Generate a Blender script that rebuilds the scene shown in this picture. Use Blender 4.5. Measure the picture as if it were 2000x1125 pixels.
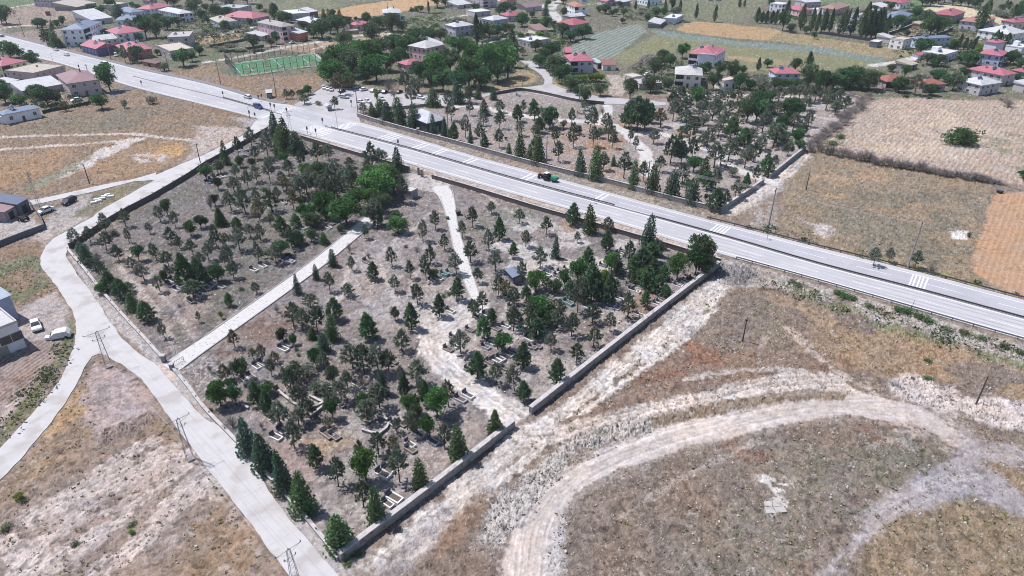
import bpy, math, random
import numpy as np
R = math.radians
rnd = random.Random(7)
for o in list(bpy.data.objects): bpy.data.objects.remove(o)
C = bpy.context.scene.collection
# ------------------------------------------------------------------ camera
CAMH, PITCH, FPX = 80.0, R(30.0), 1333.0     # drone height, downward pitch, focal length in photo pixels
cam = bpy.data.cameras.new('camera'); camo = bpy.data.objects.new('camera', cam); C.objects.link(camo)
camo.location = (0, 0, CAMH); camo.rotation_euler = (R(90) - PITCH, 0, 0)
cam.sensor_width = 36.0; cam.lens = 36.0 * FPX / 2000.0; cam.clip_start = 0.5; cam.clip_end = 9000
bpy.context.scene.camera = camo
# ------------------------------------------------------------------ sky and sun
SUN_EL, SUN_AZ = R(61.0), R(-68.5)           # azimuth clockwise from +Y; negative is to the left
w = bpy.data.worlds.new('World'); bpy.context.scene.world = w; w.use_nodes = True
nt = w.node_tree; bgn = nt.nodes['Background']
sky = nt.nodes.new('ShaderNodeTexSky'); sky.sky_type = 'NISHITA'; sky.sun_disc = False
sky.sun_elevation = SUN_EL; sky.sun_rotation = SUN_AZ; sky.air_density = 1.0; sky.dust_density = 0.6
nt.links.new(sky.outputs[0], bgn.inputs[0]); bgn.inputs[1].default_value = 0.105
sl = bpy.data.lights.new('sun', 'SUN'); sl.energy = 4.4; sl.angle = R(0.5); sl.color = (1.0, 0.955, 0.93)
so = bpy.data.objects.new('sun', sl); C.objects.link(so); so.location = (-200, 100, 300)
so.rotation_euler = (R(90) - SUN_EL, 0, -SUN_AZ + math.pi)
sc = bpy.context.scene
sc.view_settings.view_transform = 'Standard'; sc.view_settings.look = 'None'
sc.view_settings.exposure = 0.50; sc.view_settings.gamma = 1.0
sc.cycles.filter_width = 1.0; sc.cycles.max_bounces = 4; sc.cycles.diffuse_bounces = 3; sc.cycles.transparent_max_bounces = 8
# ------------------------------------------------------------------ pixel of the photo -> point of the ground
def P(px, py):
    x = (px - 1000.0) / FPX; y = (562.5 - py) / FPX
    dz = y * math.cos(PITCH) - math.sin(PITCH); t = CAMH / -dz
    return (x * t, (y * math.sin(PITCH) + math.cos(PITCH)) * t)
def depth_at(X, Y): return Y * math.cos(PITCH) + CAMH * math.sin(PITCH)
def pix_height(bx, by, ty):
    """height in metres of something standing at (bx,by) whose top shows at row ty"""
    X, Y = P(bx, by); k = (562.5 - ty) / FPX
    # up/depth = k ; up = -(H-z)cos + Y sin ; depth = Y cos + (H-z) sin
    hz = (Y * math.sin(PITCH) - k * Y * math.cos(PITCH)) / (math.cos(PITCH) + k * math.sin(PITCH))
    return CAMH - hz
def pix_size(bx, by):
    X, Y = P(bx, by); return depth_at(X, Y) / FPX
def topx(X, Y, z=0.0):
    dep = Y * math.cos(PITCH) + (CAMH - z) * math.sin(PITCH); up = -(CAMH - z) * math.cos(PITCH) + Y * math.sin(PITCH)
    return (1000 + FPX * X / dep, 562.5 - FPX * up / dep)
# ------------------------------------------------------------------ colours and materials
KALB = 1.76
def lin1(c):
    c /= 255.0
    return c / 12.92 if c <= 0.04045 else ((c + 0.055) / 1.055) ** 2.4
def S(r, g, b, k=None):
    """real albedo of a surface seen in the sunlit photo as this sRGB colour"""
    k = k or KALB
    return (min(.82, lin1(r) / k), min(.82, lin1(g) / k), min(.82, lin1(b) / k))
MATS = {}
def mat(name, col, rough=0.8, var=0.12, scale=1.5, bump=0.0, metal=0.0, objvar=0.0, coord='Object', spec=0.3, stripes=None, attr=None, two=None, transl=0.0):
    if name in MATS: return MATS[name]
    m = bpy.data.materials.new(name); m.use_nodes = True; n = m.node_tree.nodes; l = m.node_tree.links
    b = n['Principled BSDF']; b.inputs['Roughness'].default_value = rough; b.inputs['Metallic'].default_value = metal
    b.inputs['Specular IOR Level'].default_value = spec
    tc = n.new('ShaderNodeTexCoord')
    nz = n.new('ShaderNodeTexNoise'); nz.inputs['Scale'].default_value = scale; nz.inputs['Detail'].default_value = 6; nz.inputs['Roughness'].default_value = .65
    l.new(tc.outputs[coord], nz.inputs['Vector'])
    cr = n.new('ShaderNodeMapRange'); cr.inputs['From Min'].default_value = .25; cr.inputs['From Max'].default_value = .75
    cr.inputs['To Min'].default_value = 1 - var; cr.inputs['To Max'].default_value = 1 + var
    l.new(nz.outputs['Fac'], cr.inputs['Value'])
    mul = n.new('ShaderNodeMixRGB'); mul.blend_type = 'MULTIPLY'; mul.inputs[0].default_value = 1
    mul.inputs[1].default_value = (*col, 1); l.new(cr.outputs[0], mul.inputs[2]); out = mul.outputs[0]
    if two:                                            # second colour in large patches (wear, dust, rust)
        n2 = n.new('ShaderNodeTexNoise'); n2.inputs['Scale'].default_value = two[1]; n2.inputs['Detail'].default_value = 5
        l.new(tc.outputs[coord], n2.inputs['Vector'])
        r2 = n.new('ShaderNodeMapRange'); r2.inputs['From Min'].default_value = two[2]; r2.inputs['From Max'].default_value = two[2] + .12
        l.new(n2.outputs['Fac'], r2.inputs['Value'])
        mx = n.new('ShaderNodeMixRGB'); l.new(r2.outputs[0], mx.inputs[0]); l.new(out, mx.inputs[1]); mx.inputs[2].default_value = (*two[0], 1); out = mx.outputs[0]
    if stripes:                                        # standing seams / corrugation: (axis 0..2, per metre, strength)
        sx = n.new('ShaderNodeSeparateXYZ'); l.new(tc.outputs[coord], sx.inputs[0])
        ma = n.new('ShaderNodeMath'); ma.operation = 'MULTIPLY'; ma.inputs[1].default_value = stripes[1] * 2 * math.pi; l.new(sx.outputs[stripes[0]], ma.inputs[0])
        sn = n.new('ShaderNodeMath'); sn.operation = 'SINE'; l.new(ma.outputs[0], sn.inputs[0])
        mr = n.new('ShaderNodeMapRange'); mr.inputs['From Min'].default_value = -1; mr.inputs['To Min'].default_value = 1 - stripes[2]; mr.inputs['To Max'].default_value = 1
        l.new(sn.outputs[0], mr.inputs['Value'])
        m2 = n.new('ShaderNodeMixRGB'); m2.blend_type = 'MULTIPLY'; m2.inputs[0].default_value = 1; l.new(out, m2.inputs[1]); l.new(mr.outputs[0], m2.inputs[2]); out = m2.outputs[0]
    if attr:
        at = n.new('ShaderNodeAttribute'); at.attribute_name = attr
        m3 = n.new('ShaderNodeMixRGB'); m3.blend_type = 'MULTIPLY'; m3.inputs[0].default_value = 1; l.new(out, m3.inputs[1]); l.new(at.outputs['Color'], m3.inputs[2]); out = m3.outputs[0]
    if objvar:
        oi = n.new('ShaderNodeObjectInfo'); hs = n.new('ShaderNodeHueSaturation')
        mo = n.new('ShaderNodeMapRange'); mo.inputs['To Min'].default_value = 1 - objvar; mo.inputs['To Max'].default_value = 1 + objvar
        l.new(oi.outputs['Random'], mo.inputs['Value']); l.new(mo.outputs[0], hs.inputs['Value'])
        mh = n.new('ShaderNodeMapRange'); mh.inputs['To Min'].default_value = .485; mh.inputs['To Max'].default_value = .515
        l.new(oi.outputs['Random'], mh.inputs['Value']); l.new(mh.outputs[0], hs.inputs['Hue'])
        l.new(out, hs.inputs['Color']); out = hs.outputs[0]
    l.new(out, b.inputs['Base Color'])
    if transl:                                         # thin leaves let light through
        tl = n.new('ShaderNodeBsdfTranslucent'); l.new(out, tl.inputs['Color']); ms = n.new('ShaderNodeMixShader'); ms.inputs[0].default_value = transl
        l.new(b.outputs[0], ms.inputs[1]); l.new(tl.outputs[0], ms.inputs[2]); l.new(ms.outputs[0], n['Material Output'].inputs[0])
    if bump:
        bp = n.new('ShaderNodeBump'); bp.inputs['Strength'].default_value = bump; bp.inputs['Distance'].default_value = .1
        l.new(nz.outputs['Fac'], bp.inputs['Height']); l.new(bp.outputs[0], b.inputs['Normal'])
    MATS[name] = m
    return m
def pmat(kind, col, **k):
    return mat('%s_%02x%02x%02x' % (kind, *[int(255 * min(1, c)) for c in col]), col, **k)
# ------------------------------------------------------------------ mesh builder and tagging
class MB:
    def __init__(s): s.v = []; s.f = []; s.m = []
    def add(s, vs, fs, mi=0):
        o = len(s.v); s.v += [tuple(v) for v in vs]; s.f += [tuple(i + o for i in f) for f in fs]; s.m += [mi] * len(fs); return s
    def box(s, x0, y0, z0, x1, y1, z1, mi=0):
        return s.add([(x0,y0,z0),(x1,y0,z0),(x1,y1,z0),(x0,y1,z0),(x0,y0,z1),(x1,y0,z1),(x1,y1,z1),(x0,y1,z1)],
                     [(0,3,2,1),(4,5,6,7),(0,1,5,4),(1,2,6,5),(2,3,7,6),(3,0,4,7)], mi)
    def cbox(s, c, d, mi=0):
        return s.box(c[0]-d[0]/2, c[1]-d[1]/2, c[2]-d[2]/2, c[0]+d[0]/2, c[1]+d[1]/2, c[2]+d[2]/2, mi)
    def tube(s, a, b, r0, r1=None, n=6, mi=0, cap=True):
        r1 = r0 if r1 is None else r1
        a = np.array(a, float); b = np.array(b, float); d = b - a; L = np.linalg.norm(d)
        if L < 1e-6: return s
        d /= L; u = np.cross(d, (0, 0, 1) if abs(d[2]) < .9 else (1, 0, 0)); u /= np.linalg.norm(u); v = np.cross(d, u)
        vs = []
        for p, r in ((a, r0), (b, r1)):
            for k in range(n):
                t = 2 * math.pi * k / n; vs.append(p + r * (math.cos(t) * u + math.sin(t) * v))
        fs = [(k, (k+1) % n, n + (k+1) % n, n + k) for k in range(n)]
        if cap: fs += [tuple(range(n))[::-1], tuple(range(n, 2*n))]
        return s.add(vs, fs, mi)
    def path(s, pts, radii, n=6, mi=0):
        for i in range(len(pts) - 1): s.tube(pts[i], pts[i+1], radii[i], radii[i+1], n, mi, cap=True)
        return s
    def prism(s, poly, z0, z1, mi=0):
        n = len(poly); vs = [(p[0], p[1], z0) for p in poly] + [(p[0], p[1], z1) for p in poly]
        return s.add(vs, [tuple(range(n))[::-1], tuple(range(n, 2*n))] + [(k, (k+1) % n, n+(k+1) % n, n+k) for k in range(n)], mi)
    def side(s, prof, y0, y1, mi=0):
        """profile in x,z extruded along y"""
        n = len(prof); vs = [(p[0], y0, p[1]) for p in prof] + [(p[0], y1, p[1]) for p in prof]
        return s.add(vs, [tuple(range(n)), tuple(range(n, 2*n))[::-1]] + [(k, n+k, n+(k+1) % n, (k+1) % n) for k in range(n)], mi)
    def mesh(s, name, mats, smooth=False):
        me = bpy.data.meshes.new(name); me.from_pydata(s.v, [], s.f)
        for m in (mats if isinstance(mats, (list, tuple)) else [mats]): me.materials.append(m)
        if any(s.m): me.polygons.foreach_set('material_index', s.m)
        if smooth: me.polygons.foreach_set('use_smooth', [True] * len(s.f))
        me.update(); return me
    def build(s, name, mats, parent=None, smooth=False, loc=None):
        return link(name, s.mesh(name, mats, smooth), parent, loc)
def link(name, data, parent=None, loc=None, rz=None):
    o = bpy.data.objects.new(name, data); C.objects.link(o)
    if parent is not None: o.parent = parent
    if loc is not None: o.location = loc
    if rz is not None: o.rotation_euler = (0, 0, rz)
    return o
def tag(o, label=None, cat=None, group=None, kind=None):
    if label: o['label'] = label
    if cat: o['category'] = cat
    if group: o['group'] = group
    if kind: o['kind'] = kind
    return o
def thing(name, label, cat, loc=(0, 0, 0), rz=0.0, group=None):
    o = bpy.data.objects.new(name, None); C.objects.link(o); o.location = loc; o.rotation_euler = (0, 0, rz)
    o.empty_display_size = .5
    return tag(o, label, cat, group)
def copy_tree(o, parent=None):
    c = o.copy(); C.objects.link(c)
    if parent is not None: c.parent = parent
    for ch in o.children: copy_tree(ch, c)
    return c
def pts(s, x0=0, y0=0, sc_=1.0):
    """'x,y x,y' in photo pixels (or tile pixels) -> ground points"""
    return [P(x0 + float(a.split(',')[0]) / sc_, y0 + float(a.split(',')[1]) / sc_) for a in s.split()]
# ------------------------------------------------------------------ noise and distances on arrays
def _hash(ix, iy, seed):
    h = (ix.astype(np.int64) * 374761393 + iy.astype(np.int64) * 668265263 + seed * 1274126177) & 0xffffffff
    h = ((h ^ (h >> 13)) * 1274126177) & 0xffffffff
    h = (h ^ (h >> 16)) & 0xffffffff
    return h.astype(np.float64) / 4294967295.0
def vnoise(x, y, seed=0):
    ix = np.floor(x); iy = np.floor(y); fx = x - ix; fy = y - iy
    fx = fx * fx * (3 - 2 * fx); fy = fy * fy * (3 - 2 * fy)
    a = _hash(ix, iy, seed); b = _hash(ix + 1, iy, seed); c = _hash(ix, iy + 1, seed); d = _hash(ix + 1, iy + 1, seed)
    return (a * (1 - fx) + b * fx) * (1 - fy) + (c * (1 - fx) + d * fx) * fy
def fbm(x, y, scale, oct=3, seed=0, gain=.55):
    """about -1..1; scale = size in metres of the largest blobs"""
    r = 0; a = 1; t = 0; f = 1 / scale
    for k in range(oct):
        ca, sa = math.cos(.7 * k + .4), math.sin(.7 * k + .4)
        r = r + a * (vnoise((x * ca - y * sa) * f, (x * sa + y * ca) * f, seed + 17 * k) * 2 - 1); t += a; a *= gain; f *= 2.07
    return r / t * 1.6
def sm(e0, e1, x):
    t = np.clip((x - e0) / (e1 - e0), 0, 1); return t * t * (3 - 2 * t)
def poly_sdf(x, y, poly):
    p = np.array(poly, float); n = len(p); d2 = np.full(x.shape, 1e18); ins = np.zeros(x.shape, bool)
    for i in range(n):
        a = p[i]; b = p[(i + 1) % n]; e = b - a; L = max(1e-9, e @ e)
        t = np.clip(((x - a[0]) * e[0] + (y - a[1]) * e[1]) / L, 0, 1)
        d2 = np.minimum(d2, (x - a[0] - t * e[0]) ** 2 + (y - a[1] - t * e[1]) ** 2)
        c = ((a[1] > y) != (b[1] > y)); 
        if a[1] != b[1]: ins ^= c & (x < (b[0] - a[0]) * (y - a[1]) / (b[1] - a[1]) + a[0])
    d = np.sqrt(d2); return np.where(ins, -d, d)
def line_dist(x, y, line):
    """distance, signed side and arclength along a polyline"""
    p = np.array(line, float); best = np.full(x.shape, 1e18); side = np.zeros(x.shape); arc = np.zeros(x.shape); s0 = 0
    for i in range(len(p) - 1):
        a = p[i]; e = p[i+1] - a; L = max(1e-9, e @ e)
        t = np.clip(((x - a[0]) * e[0] + (y - a[1]) * e[1]) / L, 0, 1)
        d2 = (x - a[0] - t * e[0]) ** 2 + (y - a[1] - t * e[1]) ** 2
        cr = (e[0] * (y - a[1]) - e[1] * (x - a[0])) / math.sqrt(L)
        k = d2 < best; side = np.where(k, cr, side); arc = np.where(k, s0 + t * math.sqrt(L), arc); best = np.where(k, d2, best); s0 += math.sqrt(L)
    return np.sqrt(best), side, arc
def smooth_line(line, step=3.0):
    """Catmull-Rom through the points"""
    p = [np.array(q, float) for q in line]; p = [2 * p[0] - p[1]] + p + [2 * p[-1] - p[-2]]; out = []
    for i in range(1, len(p) - 2):
        n = max(2, int(np.linalg.norm(p[i+1] - p[i]) / step))
        for k in range(n):
            t = k / n
            out.append(.5 * (2 * p[i] + (p[i+1] - p[i-1]) * t + (2*p[i-1] - 5*p[i] + 4*p[i+1] - p[i+2]) * t*t + (3*p[i] - p[i-1] - 3*p[i+1] + p[i+2]) * t**3))
    out.append(p[-2]); return [tuple(q) for q in out]
# ------------------------------------------------------------------ outlines of roads and paths (photo pixels)
HWY_TOP = "-420,-42 -200,14 0,66 140,102 220,122 284,138 400,163 510,195 572,206 640,226 710,241 800,267 920,303 1050,338 1200,379 1380,428 1500,458 1600,484 1800,533 2000,586 2300,662"
HWY_BOT = "-420,-22 -200,40 0,96 106,121 156,136 260,170 400,205 500,231 570,256 600,264 740,304 800,320 1000,378 1120,411 1200,434 1320,471 1400,494 1600,549 1870,627 2000,664 2300,748"
HWY_MID = "-420,-31 -200,28 0,80 130,113 260,149 400,183 436,192 528,218 636,247 660,254 800,291 1000,349 1200,403 1400,458 1600,516 1800,568 2000,622 2300,702"
hwy_top, hwy_bot, hwy_mid = [smooth_line(pts(s), 6) for s in (HWY_TOP, HWY_BOT, HWY_MID)]
hwy_poly = hwy_top + hwy_bot[::-1]
ROAD_L = "508,226 480,262 440,282 400,302 350,322 300,344 300,353 255,378 200,408 180,424 140,446 104,466 88,482 80,500 80,520 92,538 112,560 124,580 140,606 147,622 148,650 146,672 138,694 120,738 98,770 67,802 34,838 0,876 -60,938"
ROAD_LB = "-60,1000 0,937 50,886 98,826 128,786 150,750 164,718 180,696 196,690 216,700 250,720 276,740 300,772 338,824 392,898 448,968 500,1038 554,1112 610,1190 660,1260"
ROAD_R = "800,1300 742,1220 690,1160 650,1112 600,1056 566,1016 520,950 488,892 470,868 430,832 396,816 340,752 318,728 306,714 268,686 240,662 216,630 200,604 176,570 150,534 136,512 129,500 131,487 160,460 200,436 240,418 274,400 330,368 400,326 462,290 520,258 548,246"
road_poly = pts(ROAD_L) + pts(ROAD_LB) + pts(ROAD_R)
SIDE = "306,337 260,350 200,361 100,384 50,393 -10,404 -90,418 -90,440 -10,417 80,397 180,375 264,354 300,352"
side_poly = pts(SIDE)
PLAZA = "572,205 606,188 628,172 680,172 760,176 860,186 900,190 960,181 1016,171 1040,169 1060,166 1064,158 1058,148 1046,138 1030,129 1016,118 1040,120 1056,128 1070,140 1078,152 1080,164 1096,172 1130,182 1180,190 1240,194 1300,200 1300,206 1240,204 1184,204 1128,200 1016,177 966,185 900,198 880,206 790,212 740,211 704,212 700,226 704,243 660,232 620,222"
plaza_poly = pts(PLAZA)
PATH1 = "318,713 328,704 400,657 452,620 578,532 646,480 712,424 737,431 658,498 612,534 488,624 400,687 358,718 342,728"
PATH2 = "846,364 874,362 882,372 889,400 892,426 895,440 912,500 924,540 939,582 926,594 922,588 902,540 888,496 880,456 872,424 864,400 858,384 848,374"
path1_poly, path2_poly = pts(PATH1), pts(PATH2)
FLAT = [(hwy_poly, 1.0), (road_poly, .8), (side_poly, .6), (plaza_poly, .6), (path1_poly, .4), (path2_poly, .4)]
# ------------------------------------------------------------------ the ground: one sheet, finer near the camera
HM = math.cos(PITCH), math.sin(PITCH)
uu = np.concatenate([[-7, -3, -1.6, -1.1], np.linspace(-.86, .86, 1400), [1.1, 1.6, 3, 7]])
rows = np.linspace(1290, -30, 860)
yk = (562.5 - rows) / FPX; tt = CAMH / -(yk * HM[0] - HM[1]); Yr = (yk * HM[1] + HM[0]) * tt
Yr = np.concatenate([[-900, -100, 20], Yr, [Yr[-1] + 60, Yr[-1] + 200, 2200, 5200]]); tt = np.concatenate([[tt[0]] * 3, tt, [tt[-1] * 1.1, tt[-1] * 1.3, 2400, 5500]])
GX = (uu[None, :] * tt[:, None]).ravel(); GY = np.repeat(Yr, len(uu)); NG = len(GX)
COL = np.empty((NG, 3)); ROUGH = np.full(NG, .07); SPK = np.full(NG, .004); MOT = np.full(NG, .30); GRN = np.full(NG, .0); HADD = np.zeros(NG)
COL[:] = S(147, 131, 116)
WX = fbm(GX, GY, 9, 4, 5); WY = fbm(GX, GY, 9, 4, 91)            # edge wobble
def inbox(poly, m):
    p = np.array(poly); return np.nonzero((GX > p[:,0].min()-m) & (GX < p[:,0].max()+m) & (GY > p[:,1].min()-m) & (GY < p[:,1].max()+m))[0]
def setw(ix, wgt, col=None, rough=None, spk=None, mot=None, grn=None):
    if col is not None: COL[ix] += (np.array(S(*col)) - COL[ix]) * wgt[:, None]
    for A, v in ((ROUGH, rough), (SPK, spk), (MOT, mot), (GRN, grn)):
        if v is not None: A[ix] += (v - A[ix]) * wgt
def zone(s, col, feather=1.0, wob=1.5, op=1.0, patch=None, **k):
    """fill a polygon; patch=(size, threshold, seed): only where a noise is high"""
    poly = pts(s) if isinstance(s, str) else s
    ix = inbox(poly, feather + wob + 2)
    if not len(ix): return
    d = poly_sdf(GX[ix], GY[ix], poly) + WX[ix] * wob + .35 * feather * fbm(GX[ix], GY[ix], .9, 2, 56); feather = feather * .65
    wgt = sm(feather, -feather, d) * op
    if patch: wgt = wgt * sm(patch[1] - .09, patch[1] + .09, fbm(GX[ix], GY[ix], patch[0], 4, patch[2]))
    k.setdefault('grn', 0.0); setw(ix, wgt, col, **k)
def stroke(s, width, col, feather=.35, wob=.55, op=1.0, ruts=0, patch=None, lift=0, **k):
    """a track along a line; ruts = wheel grooves in metres apart"""
    line = smooth_line(pts(s) if isinstance(s, str) else s, 4)
    ix = inbox(line, width + feather + wob + 2)
    if not len(ix): return
    d, sd, arc = line_dist(GX[ix], GY[ix], line)
    feather = feather * .6; wgt = sm(feather, -feather, d - width / 2 + WX[ix] * wob + .5 * fbm(GX[ix], GY[ix], .9, 2, 55)) * op
    if patch: wgt = wgt * sm(patch[1] - .09, patch[1] + .09, fbm(GX[ix], GY[ix], patch[0], 4, patch[2]))
    if lift: HADD[ix] += lift * np.clip(1 - (d / (width / 2 + .5)) ** 2, 0, 1) * (1 + .6 * fbm(GX[ix], GY[ix], 2.5, 3, 77))
    setw(ix, wgt, col, **k)
    if ruts:
        g = .5 * np.sin(2 * math.pi * (sd + .3 * WX[ix]) / ruts) + 1.0 * fbm(sd * 1.0, arc * .07, .8, 3, 31) + .6 * fbm(sd, arc * .16, .35, 2, 33)
        COL[ix] *= (1 + .17 * g * wgt)[:, None].clip(.5, 1.4); HADD[ix] += .05 * g * wgt
# broad tone changes everywhere
n1 = fbm(GX, GY, 38, 4, 1); n2 = fbm(GX, GY, 14, 4, 2)
setw(np.arange(NG), sm(.1, .7, n1) * .55, (136, 128, 112)); setw(np.arange(NG), sm(.05, .7, n2) * .45, (168, 142, 116)); setw(np.arange(NG), sm(.25, .8, fbm(GX, GY, 22, 4, 3)) * .5, (176, 160, 152))
# --- far side: town ground, fields
zone("-400,-40 2400,-40 2400,40 2000,60 2000,195 1690,190 1300,185 1100,180 960,180 640,160 420,150 250,120 0,62 -400,-30", (128, 124, 106), 6, 4, grn=.7)
zone("0,-8 90,-2 76,8 18,16 0,18 -60,24 -60,0", (112, 134, 92), 1)
zone("18,18 70,10 92,14 150,24 170,34 118,46 60,52 0,52 -60,44 0,24", (166, 148, 134), 1.5)
zone("24,64 110,56 130,60 100,84 80,92 40,76", (158, 142, 130), 1.5)
zone("500,22 540,8 600,-6 760,-8 700,6 640,18 616,25 560,24", (132, 136, 102), 2, 2, patch=(20, -.4, 5))
zone("614,26 700,10 770,0 850,-8 900,-8 860,8 800,20 740,30 690,37 650,34", (206, 166, 114), 1.2, .8, mot=.12)
zone("340,78 400,68 520,62 480,80 420,86 370,92", (180, 152, 116), 2)
zone("330,140 420,125 440,150 470,150 560,148 622,142 628,168 600,186 556,194 500,190 420,166", (158, 132, 104), 2, patch=(10, -.5, 3))
zone("520,90 640,82 690,76 780,62 800,70 760,80 640,92 620,104 560,100", (186, 160, 132), 2)
zone("750,62 800,60 800,74 740,80 700,82", (190, 166, 134), 2)
zone("560,198 600,194 604,220 580,218 600,208", (150, 140, 110), 1.5)
zone("964,180 1010,169 1046,160 1050,150 1036,140 1010,135 990,160 950,176", (172, 150, 110), 1.5)
zone("1076,150 1100,172 1130,181 1090,170 1074,160", (176, 158, 112), 1)
# striped crop, khaki field, blue-green strip, tan field
zone("1246,46 1264,60 1190,120 1120,106 1096,100 1130,82 1166,64", (140, 152, 140), 1, .5, mot=.15, rough=.03)
zone("1282,66 1340,74 1500,92 1720,120 1760,126 1690,136 1640,140 1560,142 1480,142 1400,116 1330,98 1245,126 1176,122 1240,90", (140, 142, 100), 1.4, 1, mot=.22, rough=.05)
zone("1320,100 1400,104 1480,112 1560,122 1560,136 1440,140 1400,118", (190, 160, 112), 3, 3, op=.7, patch=(16, -.1, 8))
zone("1268,58 1292,60 1440,80 1600,91 1740,116 1716,122 1600,104 1440,90 1290,70", (128, 148, 138), .9, .5, mot=.2, spk=.015, rough=.05)
zone("1320,58 1346,42 1400,44 1520,58 1526,64 1500,80 1440,76 1340,64", (192, 158, 108), 1.5, 1, mot=.15)
zone("1530,62 1600,74 1740,92 1800,104 1740,116 1600,91 1500,80", (166, 150, 106), 1.5, 1)
zone("1330,-6 1500,0 1480,20 1440,40 1350,40 1326,20", (130, 136, 100), 2, 2, op=.8)
zone("1794,22 1826,8 1860,6 1906,14 1960,36 2040,50 2040,70 1968,54 1930,36 1880,33 1850,24", (224, 208, 166), 1.2, 1, mot=.12)
zone("1600,-10 1720,-10 1690,12 1660,14 1600,12", (120, 140, 96), 2)
zone("1780,-6 1810,0 1800,18 1776,20", (116, 146, 84), 2)
zone("1740,72 1790,52 1802,60 1786,76 1762,80", (164, 142, 126), 1); zone("1846,68 1880,62 1900,70 1890,84 1860,90", (140, 134, 106), 1.2)
zone("1530,110 1600,126 1640,142 1560,148 1530,150 1500,140", (150, 140, 110), 3, op=.3)
zone("1150,140 1240,120 1262,104 1300,110 1290,128 1250,132", (150, 138, 110), 2, op=.6)
zone("1232,130 1262,105 1298,109 1282,130", (112, 106, 98), .8, .3, mot=.2)
zone("1186,146 1212,146 1226,176 1214,188 1190,184", (186, 172, 158), 1.2, .8)
zone("1128,160 1190,158 1196,168 1130,168", (120, 134, 96), .8, .4)
zone("840,46 884,44 880,56 850,58", (134, 120, 114), 1); zone("800,28 880,34 860,60 800,50", (120, 132, 96), 2, op=.7)
# town lanes
zone("212,186 252,166 266,170 226,190", (122, 122, 130), .6, .4, spk=0, rough=.01)
for s, wd in (("400,74 440,66 500,52 560,46 640,36", 4), ("400,122 440,116 500,105 560,92 610,84 680,72 760,66", 4.5), ("0,18 70,8", 3), ("18,16 40,12 80,6", 3), ("960,-4 1010,10 1050,8 1060,14", 6), ("1300,2 1200,6 1150,8", 4), ("940,86 990,76 1050,60 1080,56", 5), ("858,38 912,29", 3.5), ("0,56 40,50 60,50", 2), ("376,6 400,12 440,18", 3.5), ("1706,128 1760,120 1790,112", 6), ("610,96 640,90 660,94", 2.5)):
    stroke(s, wd, (214, 206, 200), .6, .6, rough=.01, spk=0)
stroke("1092,2 1078,12 1076,22 1086,34 1084,48", 8, (214, 210, 208), .5, .3, rough=.005, spk=0, mot=.06)
# --- right-hand fields
zone("1690,196 1760,190 1880,196 2100,196 2100,400 2000,362 1944,356 1860,340 1700,306 1590,288 1640,250", (190, 170, 150), 2, 1, mot=.26, spk=.02, rough=.12)
zone("1700,240 1840,215 1960,260 1860,330 1700,290", (214, 196, 170), 6, 5, op=.55, patch=(12, -.1, 21))
zone("1900,258 2000,262 2000,330 1950,320 1920,300", (130, 140, 108), 3, 3, op=.6, patch=(7, .05, 14))
zone("1575,300 1600,294 1700,310 1860,345 1936,362 1920,430 1896,550 1820,536 1700,504 1600,480 1520,452 1520,420 1548,340", (156, 138, 112), 2.5, 1.5, mot=.3, rough=.12)
zone("1580,320 1700,330 1820,360 1700,420 1580,400", (182, 152, 116), 6, 6, op=.8, patch=(9, .02, 33)); zone("1560,300 1900,380 1890,520 1600,470", (132, 128, 110), 5, 5, op=.7, patch=(16, .15, 35))
zone("1560,425 1620,440 1620,466 1580,460", (206, 196, 190), 2, 2, patch=(3, -.1, 36)); zone("1858,452 1888,452 1886,467 1862,466", (225, 220, 215), .5, .6)
zone("1944,376 2100,372 2100,640 2000,582 1960,570 1896,528 1910,470", (200, 158, 118), 1.0, .6, mot=.1, rough=.05, spk=.01)
zone("1650,480 1780,520 1900,540 1990,575 1960,580 1780,536 1640,494", (140, 138, 84), 2, 1.5, op=.7, patch=(4, .0, 37))
stroke("1424,414 1470,390 1500,366 1540,330 1566,300", 6.5, (206, 196, 186), 1, 1.2, ruts=1.4); stroke("1424,412 1470,386 1506,356", 5, (216, 206, 196), 1, 1)
zone("1470,400 1500,380 1530,400 1500,446 1440,436", (168, 156, 146), 3, 2, patch=(4, -.2, 38), spk=.04)
# verge strips along the highway
zone("690,228 800,268 1000,325 1200,380 1380,428 1408,418 1300,392 1200,364 1000,314 880,280 800,260 700,232", (158, 148, 134), .8, .5, spk=.03)
zone("580,262 700,300 800,328 1000,386 1200,444 1400,506 1410,512 1400,492 1200,434 1000,377 800,319 640,274", (196, 178, 166), .8, .6, spk=.03)
zone("400,206 500,232 510,240 488,262 470,262 430,244 380,220 330,200", (150, 122, 98), 2, 1.5)
zone("440,228 520,232 520,252 490,262 446,246", (186, 176, 172), 1.5, 1.2)
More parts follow.
